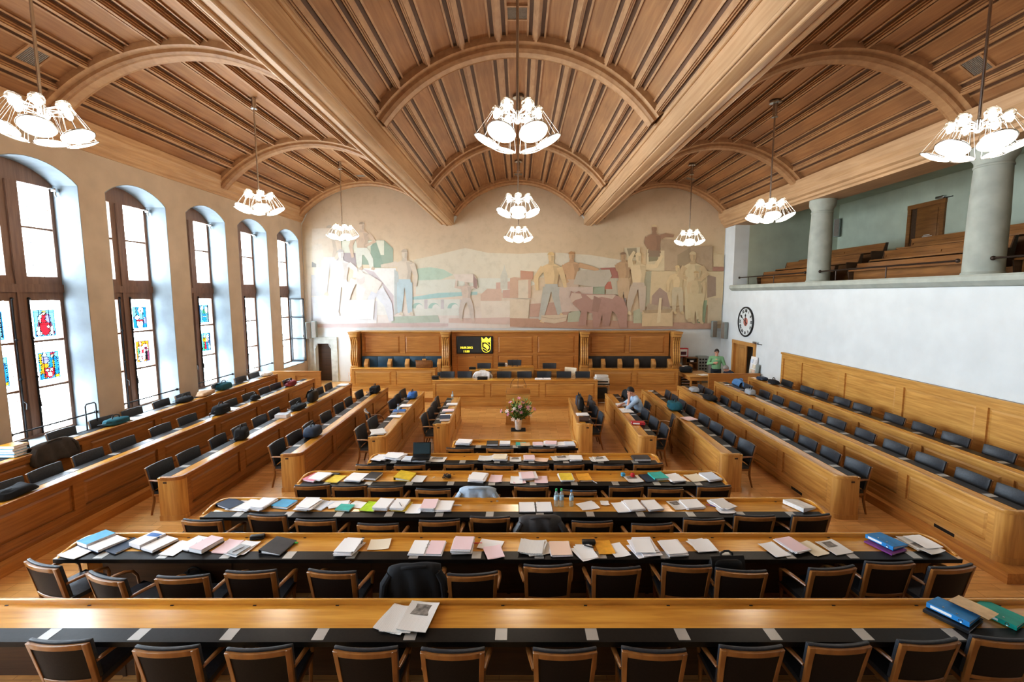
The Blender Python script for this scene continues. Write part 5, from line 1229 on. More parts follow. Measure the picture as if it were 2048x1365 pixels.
I('M5', 1209, 1096, 'folder', 4, 'thin orange folder', cov='fold_orange', w=.2, d=.3, h=.004)
I('M5', 1240, 1102, 'sheets', 6, 'white letter page right of the orange folder', n=1)
I('M5', 1286, 1098, 'stack', 7, 'white stack slipping leftwards', h=.04, mess=.15, w=.24)
I('M5', 1345, 1099, 'stack', 6, 'white stack with lilac edges', h=.03, mess=.05, w=.24, col='paper')
I('M5', 1405, 1092, 'sheets', 8, 'spread of thin white bulletins', n=4, mess=.2, w=.25, d=.26)
I('M5', 1548, 1100, 'sheets', 14, 'white sheets with pale blue print', n=3, mess=.12, col2='paper_blue')
I('M5', 1583, 1094, 'stack', 16, 'pink paper stack', col='paper_pink', h=.035, mess=.06)
I('M5', 1625, 1098, 'sheets', 16, 'cream magazine pages', col='paper_cream', n=2, mess=.08)
I('M5', 1668, 1096, 'news', 14, 'white magazine with black picture block', n=1, w=.26, d=.30)
I('M5', 1770, 1094, 'folder', 20, 'purple folder under the blue binder', cov='bind_purple', w=.28, d=.32, h=.012)
I('M5', 1772, 1084, 'binder', 20, 'bright blue ring binder with white label', cov='bind_blue', h=.05, dz=.022)
I('M5', 1822, 1082, 'news', 18, 'open newspaper', n=2, photo=False, w=.26, d=.3)
I('M5', 1850, 1096, 'news', 18, 'magazine with a dark photo', n=1, w=.26, d=.28, dz=.016)
I('M5', 1884, 1085, 'sheets', 16, 'plain white sheet at the right end', dz=.035, n=1, w=.24, d=.3)
# third row
I('M4', 436, 1006, 'binder', -24, 'dark blue leather document folder', cov='bind_navy', label=False, h=.04, w=.30, d=.24)
I('M4', 484, 1012, 'sheets', -14, 'open ring file with white pages', n=3, mess=.1, w=.28)
I('M4', 530, 1009, 'stack', -14, 'pink and white page block', h=.05, mess=.06, col='paper')
I('M4', 500, 1012, 'stack', -16, 'white page block', h=.025, mess=.04)
I('M4', 576, 1005, 'folder', -12, 'blue cardboard folder with white strap', cov='fold_blue', w=.26, d=.24, h=.03)
I('M4', 622, 1009, 'stack', -8, 'white stack with index tabs', h=.045, mess=.1)
I('M4', 646, 1010, 'folder', -18, 'pale blue sleeve', cov='paper_blue', w=.21, d=.28)
I('M4', 684, 1003, 'sheets', 8, 'scattered white pages', n=3, mess=.35, w=.3, d=.2)
I('M4', 690, 1017, 'book', -8, 'teal booklet', cov='fold_teal', h=.02, w=.22, d=.18)
I('M4', 722, 1003, 'sheets', -10, 'white page leaning at the rim', n=1, w=.26, d=.2)
I('M4', 742, 1014, 'folder', -8, 'lime green folder', cov='fold_lime', w=.22, d=.3, h=.006)
I('M4', 768, 1011, 'stack', -8, 'neat white page block beside the lime folder', h=.045, mess=.03)
I('M4', 803, 1014, 'folder', -6, 'yellow folder under white pages', cov='fold_yellow', w=.25, d=.3, h=.006)
I('M4', 800, 1011, 'stack', -6, 'white page block on the yellow folder', h=.028, mess=.03, dz=.016, w=.21)
I('M4', 801, 1010, 'pen', -62, 'slim black pen on the yellow folder pages', cov='black', h=.008, dz=.052)
I('M4', 830, 1018, 'sheets', -3, 'grey-white sheets', n=2, mess=.06)
I('M4', 859, 1014, 'stack', -3, 'thick pink-white page block', h=.05, mess=.05, col='paper_pink')
I('M4', 890, 1015, 'stack', -1, 'white page block right of the pink one', h=.03, mess=.04)
I('M4', 917, 1003, 'pen', 2, 'white glue stick lying by the rim', cov='fold_white', h=.02)
I('M4', 1071, 1016, 'open', 1, 'open black leather writing case with white pages', cov='black', w=.48, d=.3, h=.014)
I('M4', 1111, 1004, 'bottle', 0, 'clear water bottle with green cap, left one', h=.27)
I('M4', 1121, 1004, 'bottle', 0, 'clear water bottle with green cap, right one', h=.27)
I('M4', 1142, 1010, 'bottle', 0, 'clear water bottle with pale blue cap', cap='bottle_blue', h=.25)
I('M4', 1175, 1013, 'sheets', 18, 'white sheets askew on a dark pad', n=2, mess=.2, w=.28, d=.22)
I('M4', 1210, 1008, 'sheets', -4, 'small folded white card', n=2, w=.12, d=.14, mess=.2)
I('M4', 1243, 1016, 'sheets', 10, 'pale blue-edged white sheets', n=3, mess=.1, col2='paper_blue')
I('M4', 1267, 1013, 'stack', 8, 'white page stack, left of a pair', h=.028, mess=.05)
I('M4', 1303, 1013, 'stack', 8, 'pink-edged white page stack, right of a pair', h=.022, mess=.04)
I('M4', 1350, 1010, 'news', 10, 'grey brochure with round picture', n=1, w=.2, d=.28)
I('M4', 1381, 1008, 'stack', 8, 'thick white document', h=.035, mess=.03, w=.28, d=.26)
I('M4', 1413, 1003, 'pen', -40, 'blue-red ballpoint pen', cov='royal_blue', h=.012)
I('M4', 1419, 1009, 'pen', -30, 'red felt pen', cov='marker_red', h=.012)
I('M4', 1440, 1008, 'stack', 18, 'grey leaflet stack with pink edge', h=.04, mess=.08, col='newsprint')
I('M4', 1452, 1022, 'sheets', 12, 'folded flyer hanging over the desk edge', n=2, w=.22, d=.16)
I('M4', 1598, 1012, 'binder', 24, 'white ring binder', cov='bind_white', h=.06, label=False)
I('M4', 1619, 1003, 'pen', -24, 'pink highlighter', cov='fold_pink', w=.12, h=.02)
# fourth row
I('M3', 614, 957, 'folder', -20, 'pink folder at the left end', cov='fold_pink', w=.24, d=.3, h=.02)
I('M3', 640, 955, 'stack', -14, 'white page stack', h=.03, mess=.06, w=.26)
I('M3', 672, 959, 'folder', -10, 'plain yellow folder', cov='fold_yellow', w=.22, d=.3, h=.006)
I('M3', 672, 949, 'case', -5, 'dark mobile phone', cov='charcoal', w=.14, d=.07, h=.022)
I('M3', 714, 957, 'stack', -10, 'white pages with black pen', h=.03, mess=.08, w=.28)
I('M3', 747, 955, 'book', -10, 'black notebook on papers', cov='charcoal', h=.04, w=.22)
I('M3', 812, 953, 'binder', -8, 'yellow ring binder with pages', cov='fold_yellow', h=.06, label=False)
I('M3', 843, 959, 'news', -6, 'printed leaflet with dark headlines', n=1, photo=False, w=.2, d=.28)
I('M3', 868, 956, 'pen', 70, 'short red and white lip balm', cov='fold_white', w=.06, h=.015)
I('M3', 893, 956, 'cable', 0, 'black headset cable in a heap')
I('M3', 955, 958, 'stack', -3, 'untidy white page stack', h=.045, mess=.12, w=.26)
I('M3', 992, 958, 'sheets', -3, 'pink printed sheets', col='paper_pink', n=2, mess=.06)
I('M3', 1036, 961, 'sheets', 0, 'white and blush loose sheets', n=3, mess=.2, col2='paper_pink')
I('M3', 1055, 955, 'stack', 0, 'crooked pink page stack', col='paper_pink', h=.04, mess=.15)
I('M3', 1082, 960, 'sheets', 2, 'pale pink bulletin', col='paper_pink', n=2, mess=.08)
I('M3', 1132, 957, 'stack', 2, 'yellow cover page on a stack', col='fold_yellow', h=.03, mess=.05)
I('M3', 1168, 957, 'folder', 4, 'orange folder', cov='fold_orange', w=.22, d=.3, h=.02)
I('M3', 1189, 965, 'pen', -60, 'white ballpoint pen', cov='fold_white', h=.01)
I('M3', 1246, 953, 'case', 8, 'small blue and white sweet box', cov='fold_blue', w=.07, d=.07, h=.06)
I('M3', 1262, 950, 'fruit', 0, 'red apple')
I('M3', 1271, 959, 'news', 8, 'newspaper page with small photo', n=1, w=.26, d=.28)
I('M3', 1296, 957, 'folder', 12, 'dark blue document folder', cov='bind_navy', w=.2, d=.3, h=.01)
I('M3', 1316, 955, 'folder', 10, 'turquoise green folder on white pages', cov='fold_teal', w=.25, d=.28, h=.035)
I('M3', 1349, 958, 'stack', 10, 'white page stack beside the turquoise folder', h=.025, mess=.04, w=.24)
I('M3', 1390, 957, 'sheets', 12, 'cream printed pages', col='paper_cream', n=3, mess=.08, w=.26)
I('M3', 1424, 956, 'stack', 12, 'pale blue page stack', col='paper_blue', h=.035, mess=.04, w=.25)
# fifth row
I('M2', 746, 918, 'stack', -10, 'flat white page stack', h=.03, mess=.12, w=.24, d=.26)
I('M2', 790, 916, 'stack', -8, 'thick fanned white page stack', h=.06, mess=.12, w=.32, d=.26)
I('M2', 819, 921, 'stack', -6, 'small white stack with blue cover', h=.04, mess=.08, w=.2, d=.2, col='paper_blue')
I('M2', 841, 921, 'stack', -3, 'white page block carrying the laptop', h=.05, mess=.04, w=.26, d=.22)
I('M2', 842, 917, 'laptop', 4, 'open black laptop', dz=.055)
I('M2', 875, 920, 'news', -4, 'newspaper with grey photo', n=1, w=.32, d=.26)
I('M2', 969, 918, 'news', -3, 'rolled white newspaper', n=2, photo=False, w=.26, d=.24)
I('M2', 1000, 917, 'stack', 0, 'cream and white page stack', h=.035, mess=.08, w=.26, d=.26, col='paper_cream')
I('M2', 1035, 920, 'news', 1, 'small print newspaper', n=1, w=.22, d=.24)
I('M2', 1059, 918, 'stack', 1, 'pink page stack', h=.03, col='paper_pink', mess=.04, w=.2, d=.25)
I('M2', 1083, 920, 'sheets', 1, 'peach sheet', col='paper_peach', n=1, w=.26, d=.2)
I('M2', 1121, 918, 'news', 2, 'printed leaflets with pictures', n=2, w=.26, d=.24)
I('M2', 1151, 918, 'stack', 2, 'white page block', h=.025, mess=.06, w=.22, d=.24)
I('M2', 1198, 920, 'news', 4, 'crumpled colour newspaper', n=2, w=.26, d=.24)
I('M2', 1282, 919, 'book', 2, 'dark closed laptop on a black sleeve', cov='charcoal', h=.045, w=.32, d=.22)
# sixth row
I('M1', 922, 888, 'stack', -6, 'tall white stack with red binding strip', h=.06, mess=.06, w=.30, d=.24)
I('M1', 985, 889, 'book', 0, 'black organiser with silver clasp', cov='black', h=.04, w=.24, d=.22)
I('M1', 1010, 889, 'stack', 0, 'white device tray with black puck', h=.04, mess=.0, w=.22, d=.2)
I('M1', 1042, 890, 'folder', 1, 'sage folder with teal spine', cov='fold_teal', w=.22, d=.2, h=.02)
I('M1', 1053, 889, 'sheets', 1, 'buff cover sheet', col='cream_folder', n=1, w=.2, d=.2, dz=.034)
I('M1', 1076, 890, 'stack', 1, 'pink page block', h=.025, col='paper_pink', mess=.03, w=.2, d=.22)
I('M1', 1102, 889, 'stack', 2, 'pink-white page stack', h=.04, mess=.12, w=.24, d=.22, col='paper_pink')
I('M1', 1124, 890, 'stack', 2, 'white page stack', h=.025, mess=.05, w=.2, d=.22)
I('M1', 1144, 890, 'stack', 2, 'white page stack with pale blue print', h=.03, mess=.04, w=.2, d=.22, col='paper_blue')
# side rows (yaw measured from the row)
I('L5', 812, 813, 'stack', 0, 'white page block behind the blue folder', h=.03, w=.24)
I('L5', 804, 824, 'folder', 6, 'blue folder', cov='royal_blue', h=.03, w=.26)
I('L5', 805, 826, 'bottle', 0, 'clear water bottle', cap='bottle_blue')
I('L5', 790, 834, 'sheets', 4, 'white document pages', n=2)
I('L5', 756, 866, 'news', 20, 'messy newspaper pile at the near end', n=3, photo=False, w=.4, d=.3)
I('L6', 911, 799, 'bottle', 0, 'blue-tinted water bottle', cap='bottle_blue')
I('L6', 904, 810, 'stack', 0, 'white page block', h=.025)
I('L6', 897, 823, 'stack', 4, 'pale pink page block', h=.03, col='paper_pink')
I('L6', 893, 831, 'sheets', 0, 'white sheets', n=2)
I('L6', 890, 839, 'book', 8, 'pair of dark document boxes with white band', cov='bind_navy', h=.06, w=.36, d=.26)
I('R1', 1171, 830, 'stack', 4, 'white page block', h=.02)
I('R1', 1176, 840, 'book', -6, 'brown leather document case', cov='brown_leather', h=.03, w=.34, d=.24)
I('R2', 1244, 811, 'folder', 4, 'white and turquoise folder', cov='fold_white', h=.03)
I('R2', 1252, 822, 'open', 5, 'open document in front of the reading man', cov='fold_white', h=.012, w=.42)
I('R2', 1283, 847, 'binder', -8, 'red ring binder with white label', cov='fold_red', h=.06)
I('R3', 1377, 839, 'stack', 20, 'white and pink page stack', h=.02, col='paper_pink', w=.28)
I('L1', 267, 838, 'sheets', 4, 'white pages with a pen', n=2, w=.26)
I('L2', 455, 819, 'sheets', 5, 'white pages', n=3, w=.3)
I('L3', 555, 835, 'book', 4, 'strapped pack of dark books', cov='fold_grey', h=.09, w=.26, d=.3)
I('L3', 688, 766, 'stack', 0, 'white page stack at the far end', h=.03, w=.3)
I('R5', 1420, 770, 'sheets', 0, 'small white card at the far end', n=1, w=.1, d=.18)
I('R3', 1301, 781, 'sheets', 0, 'small white card at the far end', n=1, w=.1, d=.18)
cnt = {}
for row, px, py, kind, yaw, lab, k in ITEMS: cnt.setdefault(row, []).append(px if row[0] == 'M' else -py)
for row, px, py, kind, yaw, lab, k in ITEMS:
    fn, nm, cat = KINDS[kind]; nm = k.pop('name', nm); dz = k.pop('dz', 0.0)
    if dz > .06: dz = dz
    z = tabz(row) + dz + (.006 if row[0] == 'M' else .006)
    p = at(px, py, Z=z)
    if row[0] == 'M':
        d = k.get('d', .3); K = MRD[row]
        p.y = min(max(p.y, K['ye'] + d * .42 - .05), K['yb'] - .05 - d * .5 + .01); rz = math.radians(yaw)
        hw = k.get('w', .22) / 2 + .07; p.x = min(max(p.x, K['xl'] + hw), K['xr'] - hw)
    else:
        y = p.y = min(max(p.y, DESKS[row]['n'][1] + .22), DESKS[row]['f'][1] - .22); q = desk_pt(row, y, .22); p.x = q.x if abs(p.x - q.x) > .06 else p.x
        rz = math.radians(yaw) + (-PI / 2 if row[0] == 'L' else PI / 2)
    o = empty(nm, p, rz)
    lb = '%s, on %s' % (lab, RN[row])
    T(o, lb, cat)
    fn(o, **k)

# ---------------------------------------------------------------- bags, coats
def bag(px, py, row, w, d, h, mat, lab, name='bag', handle=True, flap=False, strap=False, buckle=False, pos=None, rz=None, round_=.05, dz=0.0, soft=.0, cat='bag', zip_=False):
    if pos is None:
        z = tabz(row) + .008 + dz; p = at(px, py, Z=z)
        if row[0] != 'M': p.y = min(max(p.y, DESKS[row]['n'][1] + .26), DESKS[row]['f'][1] - .26); q = desk_pt(row, p.y, .22); p.x = q.x if abs(p.x - q.x) > .06 else p.x
        r0 = 0 if row[0] == 'M' else (-PI / 2 if row[0] == 'L' else PI / 2)
    else: p = Vector(pos); r0 = 0
    o = empty(name, p, r0 + (rz or 0)); T(o, lab, cat)
    n = 10; b = MB(); sd = RND.random() * 50
    def sup(u, v):
        th = 2 * PI * u; ph = PI * (v - .5)
        e = .45
        s = lambda a, m: math.copysign(abs(a) ** m, a)
        x = s(math.cos(ph), e) * s(math.cos(th), e) * w / 2; y = s(math.cos(ph), e) * s(math.sin(th), e) * d / 2; z = s(math.sin(ph), e) * h / 2 + h / 2
        q = mnoise.noise(Vector((x * 6 + sd, y * 6, z * 6))) * soft
        t = 1 - .12 * (z / h)
        return (x * t * (1 + q), y * t * (1 + q), max(0.0, z * (1 + q * .6)))
    b.grid(sup, 24, 14); b.build('body', mat, o, smooth=True, angle=70)
    if flap:
        b = MB(); b.grid(lambda u, v: ((u - .5) * w * .94, -d * .52 + (v * d * .56), h * (.45 + .62 * math.sin(PI / 2 * min(1, v * 1.3)))), 8, 8); b.build('flap', mat, o, smooth=True)
    if buckle:
        for s in (-1, 1):
            b = MB(); b.box(s * w * .25 - .015, -d * .54, h * .42, s * w * .25 + .015, -d * .5, h * .55); b.build('buckle', 'steel', o, bevel=.003)
    if zip_:
        b = MB(); b.tube([(w * .46 * math.cos(t), d * .485 * math.sin(t), h * .62) for t in [2 * PI * i / 24 for i in range(25)]], .006, 5, caps=False); b.build('zip', 'dark_metal', o, smooth=True)
    if handle:
        b = MB(); b.tube([(-w * .18, 0, h * .93), (-w * .16, 0, h + .05), (-w * .06, 0, h + .075), (w * .06, 0, h + .075), (w * .16, 0, h + .05), (w * .18, 0, h * .93)], .012, 8); b.build('handle', 'black', o, smooth=True)
    if strap:
        b = MB(); b.tube([(-w * .45, 0, h * .6), (-w * .5, -d * .3, h * .3), (-w * .3, -d * .75, .02), (w * .1, -d * .9, .015), (w * .45, -d * .6, .03), (w * .48, 0, h * .5)], .012, 6, flat=.5); b.build('strap', 'black', o, smooth=True)
    return o
bag(225, 848, 'L1', .50, .32, .13, 'teal_cloth', 'flat dark laptop bag on the window-side desk by the trolley handle', strap=True, zip_=True, soft=.15, name='laptop_bag')
bag(370, 803, 'L1', .46, .3, .12, 'black_cloth', 'low black bag left of the beige shoulder bag', strap=True, soft=.2)
bag(404, 791, 'L1', .52, .32, .13, 'beige_cloth', 'soft beige shoulder bag on the window-side desk', strap=False, soft=.35, handle=False)
bag(440, 779, 'L1', .50, .3, .20, 'teal_cloth', 'dark green satchel on the window-side desk', strap=True, flap=True, soft=.1, name='satchel')
bag(532, 750, 'L1', .42, .3, .12, 'white_cloth', 'white and blue cloth bundle at the far end of the window row', handle=False, soft=.4, name='cloth_bundle', cat='cloth')
bag(425, 827, 'L2', .46, .28, .22, 'black_cloth', 'black camera bag on the second row from the windows', strap=True, zip_=True, soft=.15, name='camera_bag')
bag(497, 800, 'L2', .30, .2, .14, 'black_cloth', 'small black handbag with loop handles on the second window row', strap=True, soft=.2, name='handbag')
bag(571, 772, 'L2', .42, .28, .17, 'maroon', 'maroon handbag at the far end of the second window row', soft=.2, flap=True, name='handbag')
bag(14, 992, 'L2', .5, .3, .12, 'black_cloth', 'dark coat heaped on the near end of the second window row', handle=False, soft=.5, name='folded_coat', cat='coat')
bag(441, 878, 'L3', .34, .26, .24, 'black_cloth', 'black ribbed camera bag on the third row from the windows', strap=True, soft=.15, zip_=True, name='camera_bag', rz=.3)
bag(586, 818, 'L3', .55, .3, .13, 'black_cloth', 'flat black briefcase lying on the third window row', strap=True, zip_=True, soft=.1, name='laptop_bag')
bag(619, 803, 'L3', .46, .22, .33, 'black', 'upright black leather school-style briefcase with two buckles', flap=True, buckle=True, name='briefcase', rz=PI * .0)
bag(626, 872, 'L4', .46, .32, .22, 'bind_navy', 'dark green-black pilot case on the near end of the fourth window row', zip_=True, name='pilot_case')
bag(742, 785, 'L4', .5, .3, .2, 'black_cloth', 'black bag at the far end of the fourth window row', strap=True, soft=.2)
bag(825, 796, 'L5', .42, .28, .18, 'royal_blue', 'navy blue bag at the far end of the fifth window row', strap=True, soft=.15)
bag(1157, 812, 'R1', .34, .18, .30, 'bind_navy', 'dark blue bag behind the black briefcase', soft=.12)
bag(1168, 820, 'R1', .40, .18, .36, 'black', 'tall black leather briefcase on the short desk right of the flowers', flap=True, buckle=False, name='briefcase')
bag(1354, 819, 'R3', .50, .34, .22, 'teal_cloth', 'bulky dark blue bag on the row behind the reading man', strap=True, zip_=True, soft=.15)
bag(1397, 783, 'R4', .40, .28, .13, 'grey_cloth', 'grey folded garment at the far end of the third right row', handle=False, soft=.35, name='folded_coat', cat='coat')
bag(1420, 799, 'R4', .55, .34, .12, 'black_cloth', 'flat black bag on the third row from the right wall', strap=True, soft=.2)
bag(1517, 789, 'R5', .36, .24, .16, 'grey_cloth', 'steel blue box bag on the second row from the right wall', handle=True, name='box_bag')
bag(1560, 768, 'R6', .36, .24, .12, 'black_cloth', 'small black bag on the row by the right wall', strap=True, soft=.3)
bag(1543, 760, 'R6', .40, .28, .10, 'bind_navy', 'dark blue document box at the far end of the right wall row', handle=False, name='document_box', cat='box')
bag(0, 0, 'M1', .36, .26, .40, 'black_cloth', 'black bag standing on the floor left of the shortest cross desk', pos=(-1.68, 9.35, 0), soft=.12, rz=.2)
p5 = MC[('M5', 10)]
bag(0, 0, 'M5', .42, .18, .36, 'black', 'black leather briefcase with arched handle on a chair in the second row', pos=(p5[0] - .02, p5[1] + .27, .475), flap=True, name='briefcase', rz=.05)
bag(0, 0, 'M5', .42, .26, .36, 'charcoal', 'grey rucksack on the floor under the second cross desk', pos=(-4.15, 5.42, 0), soft=.2, name='rucksack')
bag(0, 0, 'M4', .40, .30, .44, 'black_cloth', 'black rucksack leaning at the left end of the third cross desk', pos=(-4.86, 6.35, 0), soft=.2, name='rucksack')
bag(0, 0, 'M4', .44, .12, .30, 'royal_blue', 'blue bag under the third cross desk right of the bottles', pos=(1.85, 6.33, .0), soft=.1)
bag(0, 0, 'M4', .34, .24, .34, 'maroon', 'purple bag under the right part of the third cross desk', pos=(3.02, 6.3, 0), soft=.3)
def jacket(x, y, z, rz, mat, lab, name='jacket', drop=.42, w=.62, fr=.22, seed=1.0, shoulders=True):
    o = empty(name, (x, y, z), rz); T(o, lab, 'jacket')
    prof = [(-.19, .90 - drop)] + [(-.165 + .04 * t, .90 - drop + (drop - .03) * t) for t in (.25, .5, .75, .92)] + [(-.12, .895), (-.095, .925), (-.055, .935), (-.015, .925), (.005, .89), (.02, .80), (.03, .90 - fr)]
    n = 22; m = len(prof)
    def f(i, j, off):
        u = i / n * 2 - 1; py_, pz = prof[j]
        t = (pz - (.90 - drop)) / drop
        ww = w / 2 * (1.06 - .14 * t) if py_ < -.05 else w / 2 * .9
        cv = .035 * (u * u)
        wr = .022 * math.sin(u * 9 + seed + 3 * t) * (1 - .6 * t) + .015 * mnoise.noise(Vector((u * 4 + seed, pz * 6, seed)))
        zz = pz - (.05 * abs(u) ** 4 if t > .8 else 0) + (.025 * math.sin(u * 5 + seed) * (1 - t) if j == 0 else 0)
        return (u * ww, py_ + cv + (wr if py_ < -.05 else wr * .4) + off, zz)
    b = MB()
    A_ = [f(i, j, 0) for j in range(m) for i in range(n + 1)]; W = n + 1
    fs = [(j * W + i, j * W + i + 1, (j + 1) * W + i + 1, (j + 1) * W + i) for j in range(m - 1) for i in range(n)]
    b.add(A_, fs); q = b.build('cloth', mat, o, smooth=True, angle=70)
    md = q.modifiers.new('thick', 'SOLIDIFY'); md.thickness = .012; md.offset = 1
    for s in (-1, 1):
        b = MB(); b.tube([(s * w * .42, -.08, .86), (s * w * .52, -.10, .76), (s * w * .54, -.12, .62), (s * w * .50, -.13, .90 - drop + .02)], [.05, .06, .055, .045], 10, flat=.7); b.build('sleeve', mat, o, smooth=True)
    b = MB(); b.tube([(-.13, -.10, .93), (-.06, -.13, .955), (.06, -.13, .955), (.13, -.10, .93)], .018, 8); b.build('collar', mat, o, smooth=True)
    return o
x, y, r = MC[('M5', 5)]; jacket(x, y, 0, r, 'black_cloth', 'black jacket draped over a chair in the second cross row', drop=.5, seed=2)
bag(0, 0, 'M5', .36, .3, .14, 'black_cloth', 'black rucksack with white tag on the seat behind the black jacket', pos=(x + .04, y + .27, .475), soft=.2, name='rucksack')
x, y, r = MC[('M4', 6)]; jacket(x, y, 0, r, 'charcoal', 'dark grey jacket over a chair at the desk with bottles', drop=.46, seed=4)
x, y, r = MC[('M3', 4)]; jacket(x, y, 0, r, 'pale_denim', 'pale blue denim jacket over a chair in the yellow binder row', drop=.34, seed=6)
def at_chair(key, i):
    x, y, r, z = SCP[(key, i)]; return x, y, z, r
x, y, z, r = at_chair('L1', 0); 
jacket(*desk_pt('L1', 8.15, .10, -.035), PI / 2, 'brown_cloth', 'brown coat thrown over the front of the window-side desk', drop=.34, seed=8, w=.75, fr=.1, name='coat')
for i, (c, dy, dz) in enumerate((('fold_blue', 0, 0), ('fold_blue', .012, .05), ('fold_blue', -.01, .10), ('fold_orange', .015, .15))):
    p = desk_pt('L1', 7.72, .30, .772 + dz); o = empty('notebook', p + Vector((0, dy, 0)), -PI / 2); T(o, ['bottom blue file', 'second blue file from below', 'third blue file from below', 'orange topmost file'][i] + ' of the pile beside the brown coat', 'file', 'files beside the brown coat'); k_book(o, .24, .30, .048, c)
x, y, z, r = at_chair('R5', 11); jacket(x, y, z, r, 'denim', 'blue denim jacket over the farthest chair of the second right row', drop=.4, seed=3)
x, y, z, r = at_chair('R2', 5); jacket(x, y, z, r, 'black_cloth', 'black coat over the farthest chair of the reading man\'s row', drop=.5, seed=5)
x = at(965, 757, Y=16.35).x; jacket(x, 16.33, .16, PI, 'white_cloth', 'white jacket over a chair behind the president desk', drop=.4, seed=7)
b = MB(); o = empty('trolley_case', (-9.28, 9.55, .30), 0); T(o, 'black wheeled case with tall pull handle by the first window', 'suitcase')
b.box(-.11, -.17, .03, .11, .17, .58); b.build('body', 'black', o, bevel=.03)
b = MB(); b.tube([(0, -.12, .56), (0, -.12, 1.22), (0, -.09, 1.26), (0, .09, 1.26), (0, .12, 1.22), (0, .12, .56)], .013, 8); b.build('pull_handle', 'dark_metal', o, smooth=True)
for s in (-1, 1):
    b = MB(); b.M = Matrix.Translation((0, s * .13, .03)); b.tube([(-.12, 0, 0), (-.09, 0, 0)], .03, 12); b.build('wheel', 'black', o, smooth=True)

# ---------------------------------------------------------------- flowers
o = empty('flower_vase', (-.02, 12.72, .0)); T(o, 'tall white vase on the speaker floor holding the bouquet', 'vase')
b = MB(); b.lathe([(.07, .0), (.085, .015), (.098, .18), (.11, .29), (.115, .305), (.106, .305), (.095, .18), (.078, .03)], 24); b.build('vessel', 'fold_white', o, smooth=True)
b = MB(); b.M = None; b.box(-.21, -.17, 0, .21, .17, .012); q = b.build('floor_mat', 'black_matte', loc=(-.02, 12.72, .0005)); T(q, 'black square mat under the white flower vase', 'mat')
o.location.z = .013
bq = empty('bouquet', (-.02, 12.72, .17)); T(bq, 'bouquet of pink and white lilies with green leaves', 'flowers')
colour('leaf', (.09, .20, .035), .5, var=.4, vs=20); colour('leaf_pale', (.38, .46, .16), .5, var=.3, vs=20); colour('petal_pink', (.74, .36, .50), .5, var=.25, vs=30); colour('petal_white', (.85, .74, .70), .5, var=.15, vs=30)
fr = random.Random(5)
b = MB(); tips = []
for k in range(46):
    a = fr.uniform(0, 2 * PI); el = fr.uniform(.08, 1.2); L = fr.uniform(.32, .62)
    dr = Vector((math.cos(a) * math.sin(el) * .9, math.sin(a) * math.sin(el) * .62, math.cos(el)))
    pts = [Vector((0, 0, .0)) + Vector((dr.x * .08, dr.y * .08, .02)), Vector((dr.x * .15, dr.y * .15, .16)), Vector((dr.x * L * .7, dr.y * L * .7, .14 + dr.z * L * .7)), Vector((dr.x * L, dr.y * L, .14 + dr.z * L))]
    b.tube(pts, .004, 4); tips.append((pts[3], dr))
b.build('stems', 'leaf', bq)
b = MB()
for k in range(420):
    p, dr = tips[k % len(tips)]; t = fr.uniform(.35, 1.0); c = Vector((p.x * t, p.y * t, .14 + (p.z - .14) * t))
    ax = Vector((fr.uniform(-1, 1), fr.uniform(-1, 1), fr.uniform(-.3, .9))).normalized(); sd = ax.cross(Vector((fr.uniform(-1, 1), fr.uniform(-1, 1), .3))).normalized(); L = fr.uniform(.09, .17); w = fr.uniform(.014, .026)
    b.add([c, c + ax * L * .5 + sd * w, c + ax * L, c + ax * L * .5 - sd * w], [(0, 1, 2, 3)])
b.build('leaves', 'leaf', bq)
b = MB()
for k in range(46):
    p, dr = tips[(k * 7) % len(tips)]; q = p + Vector((fr.uniform(-.06, .06), fr.uniform(-.06, .06), fr.uniform(-.02, .08))); ax = (dr + Vector((0, 0, .5))).normalized(); b.tube([q, q + ax * .04, q + ax * .10], [.006, .014, .004], 6)
b.build('buds', 'leaf_pale', bq, smooth=True)
for k in range(26):
    p, dr = tips[(k * 5 + 2) % len(tips)]; dv = Vector((dr.x, dr.y - .55, dr.z)).normalized()
    c = p + Vector((fr.uniform(-.05, .05), -.03 + fr.uniform(-.04, .04), fr.uniform(-.16, .04)))
    u = dv.orthogonal().normalized(); v = dv.cross(u); bb = MB()
    for j in range(6):
        t = 2 * PI * j / 6; e = u * math.cos(t) + v * math.sin(t); f_ = dv.cross(e)
        bb.add([c, c + e * .035 + dv * .03 + f_ * .018, c + e * .075 + dv * .02, c + e * .035 + dv * .03 - f_ * .018], [(0, 1, 2, 3)])
    bb.build('blossom', 'petal_pink' if k % 2 else 'petal_white', bq)

# ---------------------------------------------------------------- things along the far and right walls
def box_speaker(x, y, z, rz, lab):
    o = empty('wall_speaker', (x, y, z), rz); T(o, lab, 'loudspeaker')
    b = MB(); b.box(-.10, -.09, 0, .10, .09, .72); b.build('case', 'speaker_grey', o, bevel=.01)
    b = MB(); b.box(-.085, -.096, .02, .085, -.09, .70); b.build('grille', 'grille_grey', o)
    b = MB(); b.box(-.03, .09, .3, .03, .16, .42); b.build('bracket', 'dark_metal', o)
box_speaker(at(617, 660, Y=19.8).x, 19.78, 1.98, .5, 'left grey loudspeaker of the pair at the left wall corner'); box_speaker(at(629, 660, Y=19.85).x, 19.84, 2.02, .0, 'right grey loudspeaker of the pair at the left wall corner')
box_speaker(8.62, 19.84, 2.03, .0, 'left grey loudspeaker of the pair at the right wall corner'); box_speaker(8.90, 19.45, 2.00, -1.2, 'right grey loudspeaker of the pair at the right wall corner')
box_speaker(13.2, 19.05, 6.3, -.9, 'grey loudspeaker in the corner of the gallery')
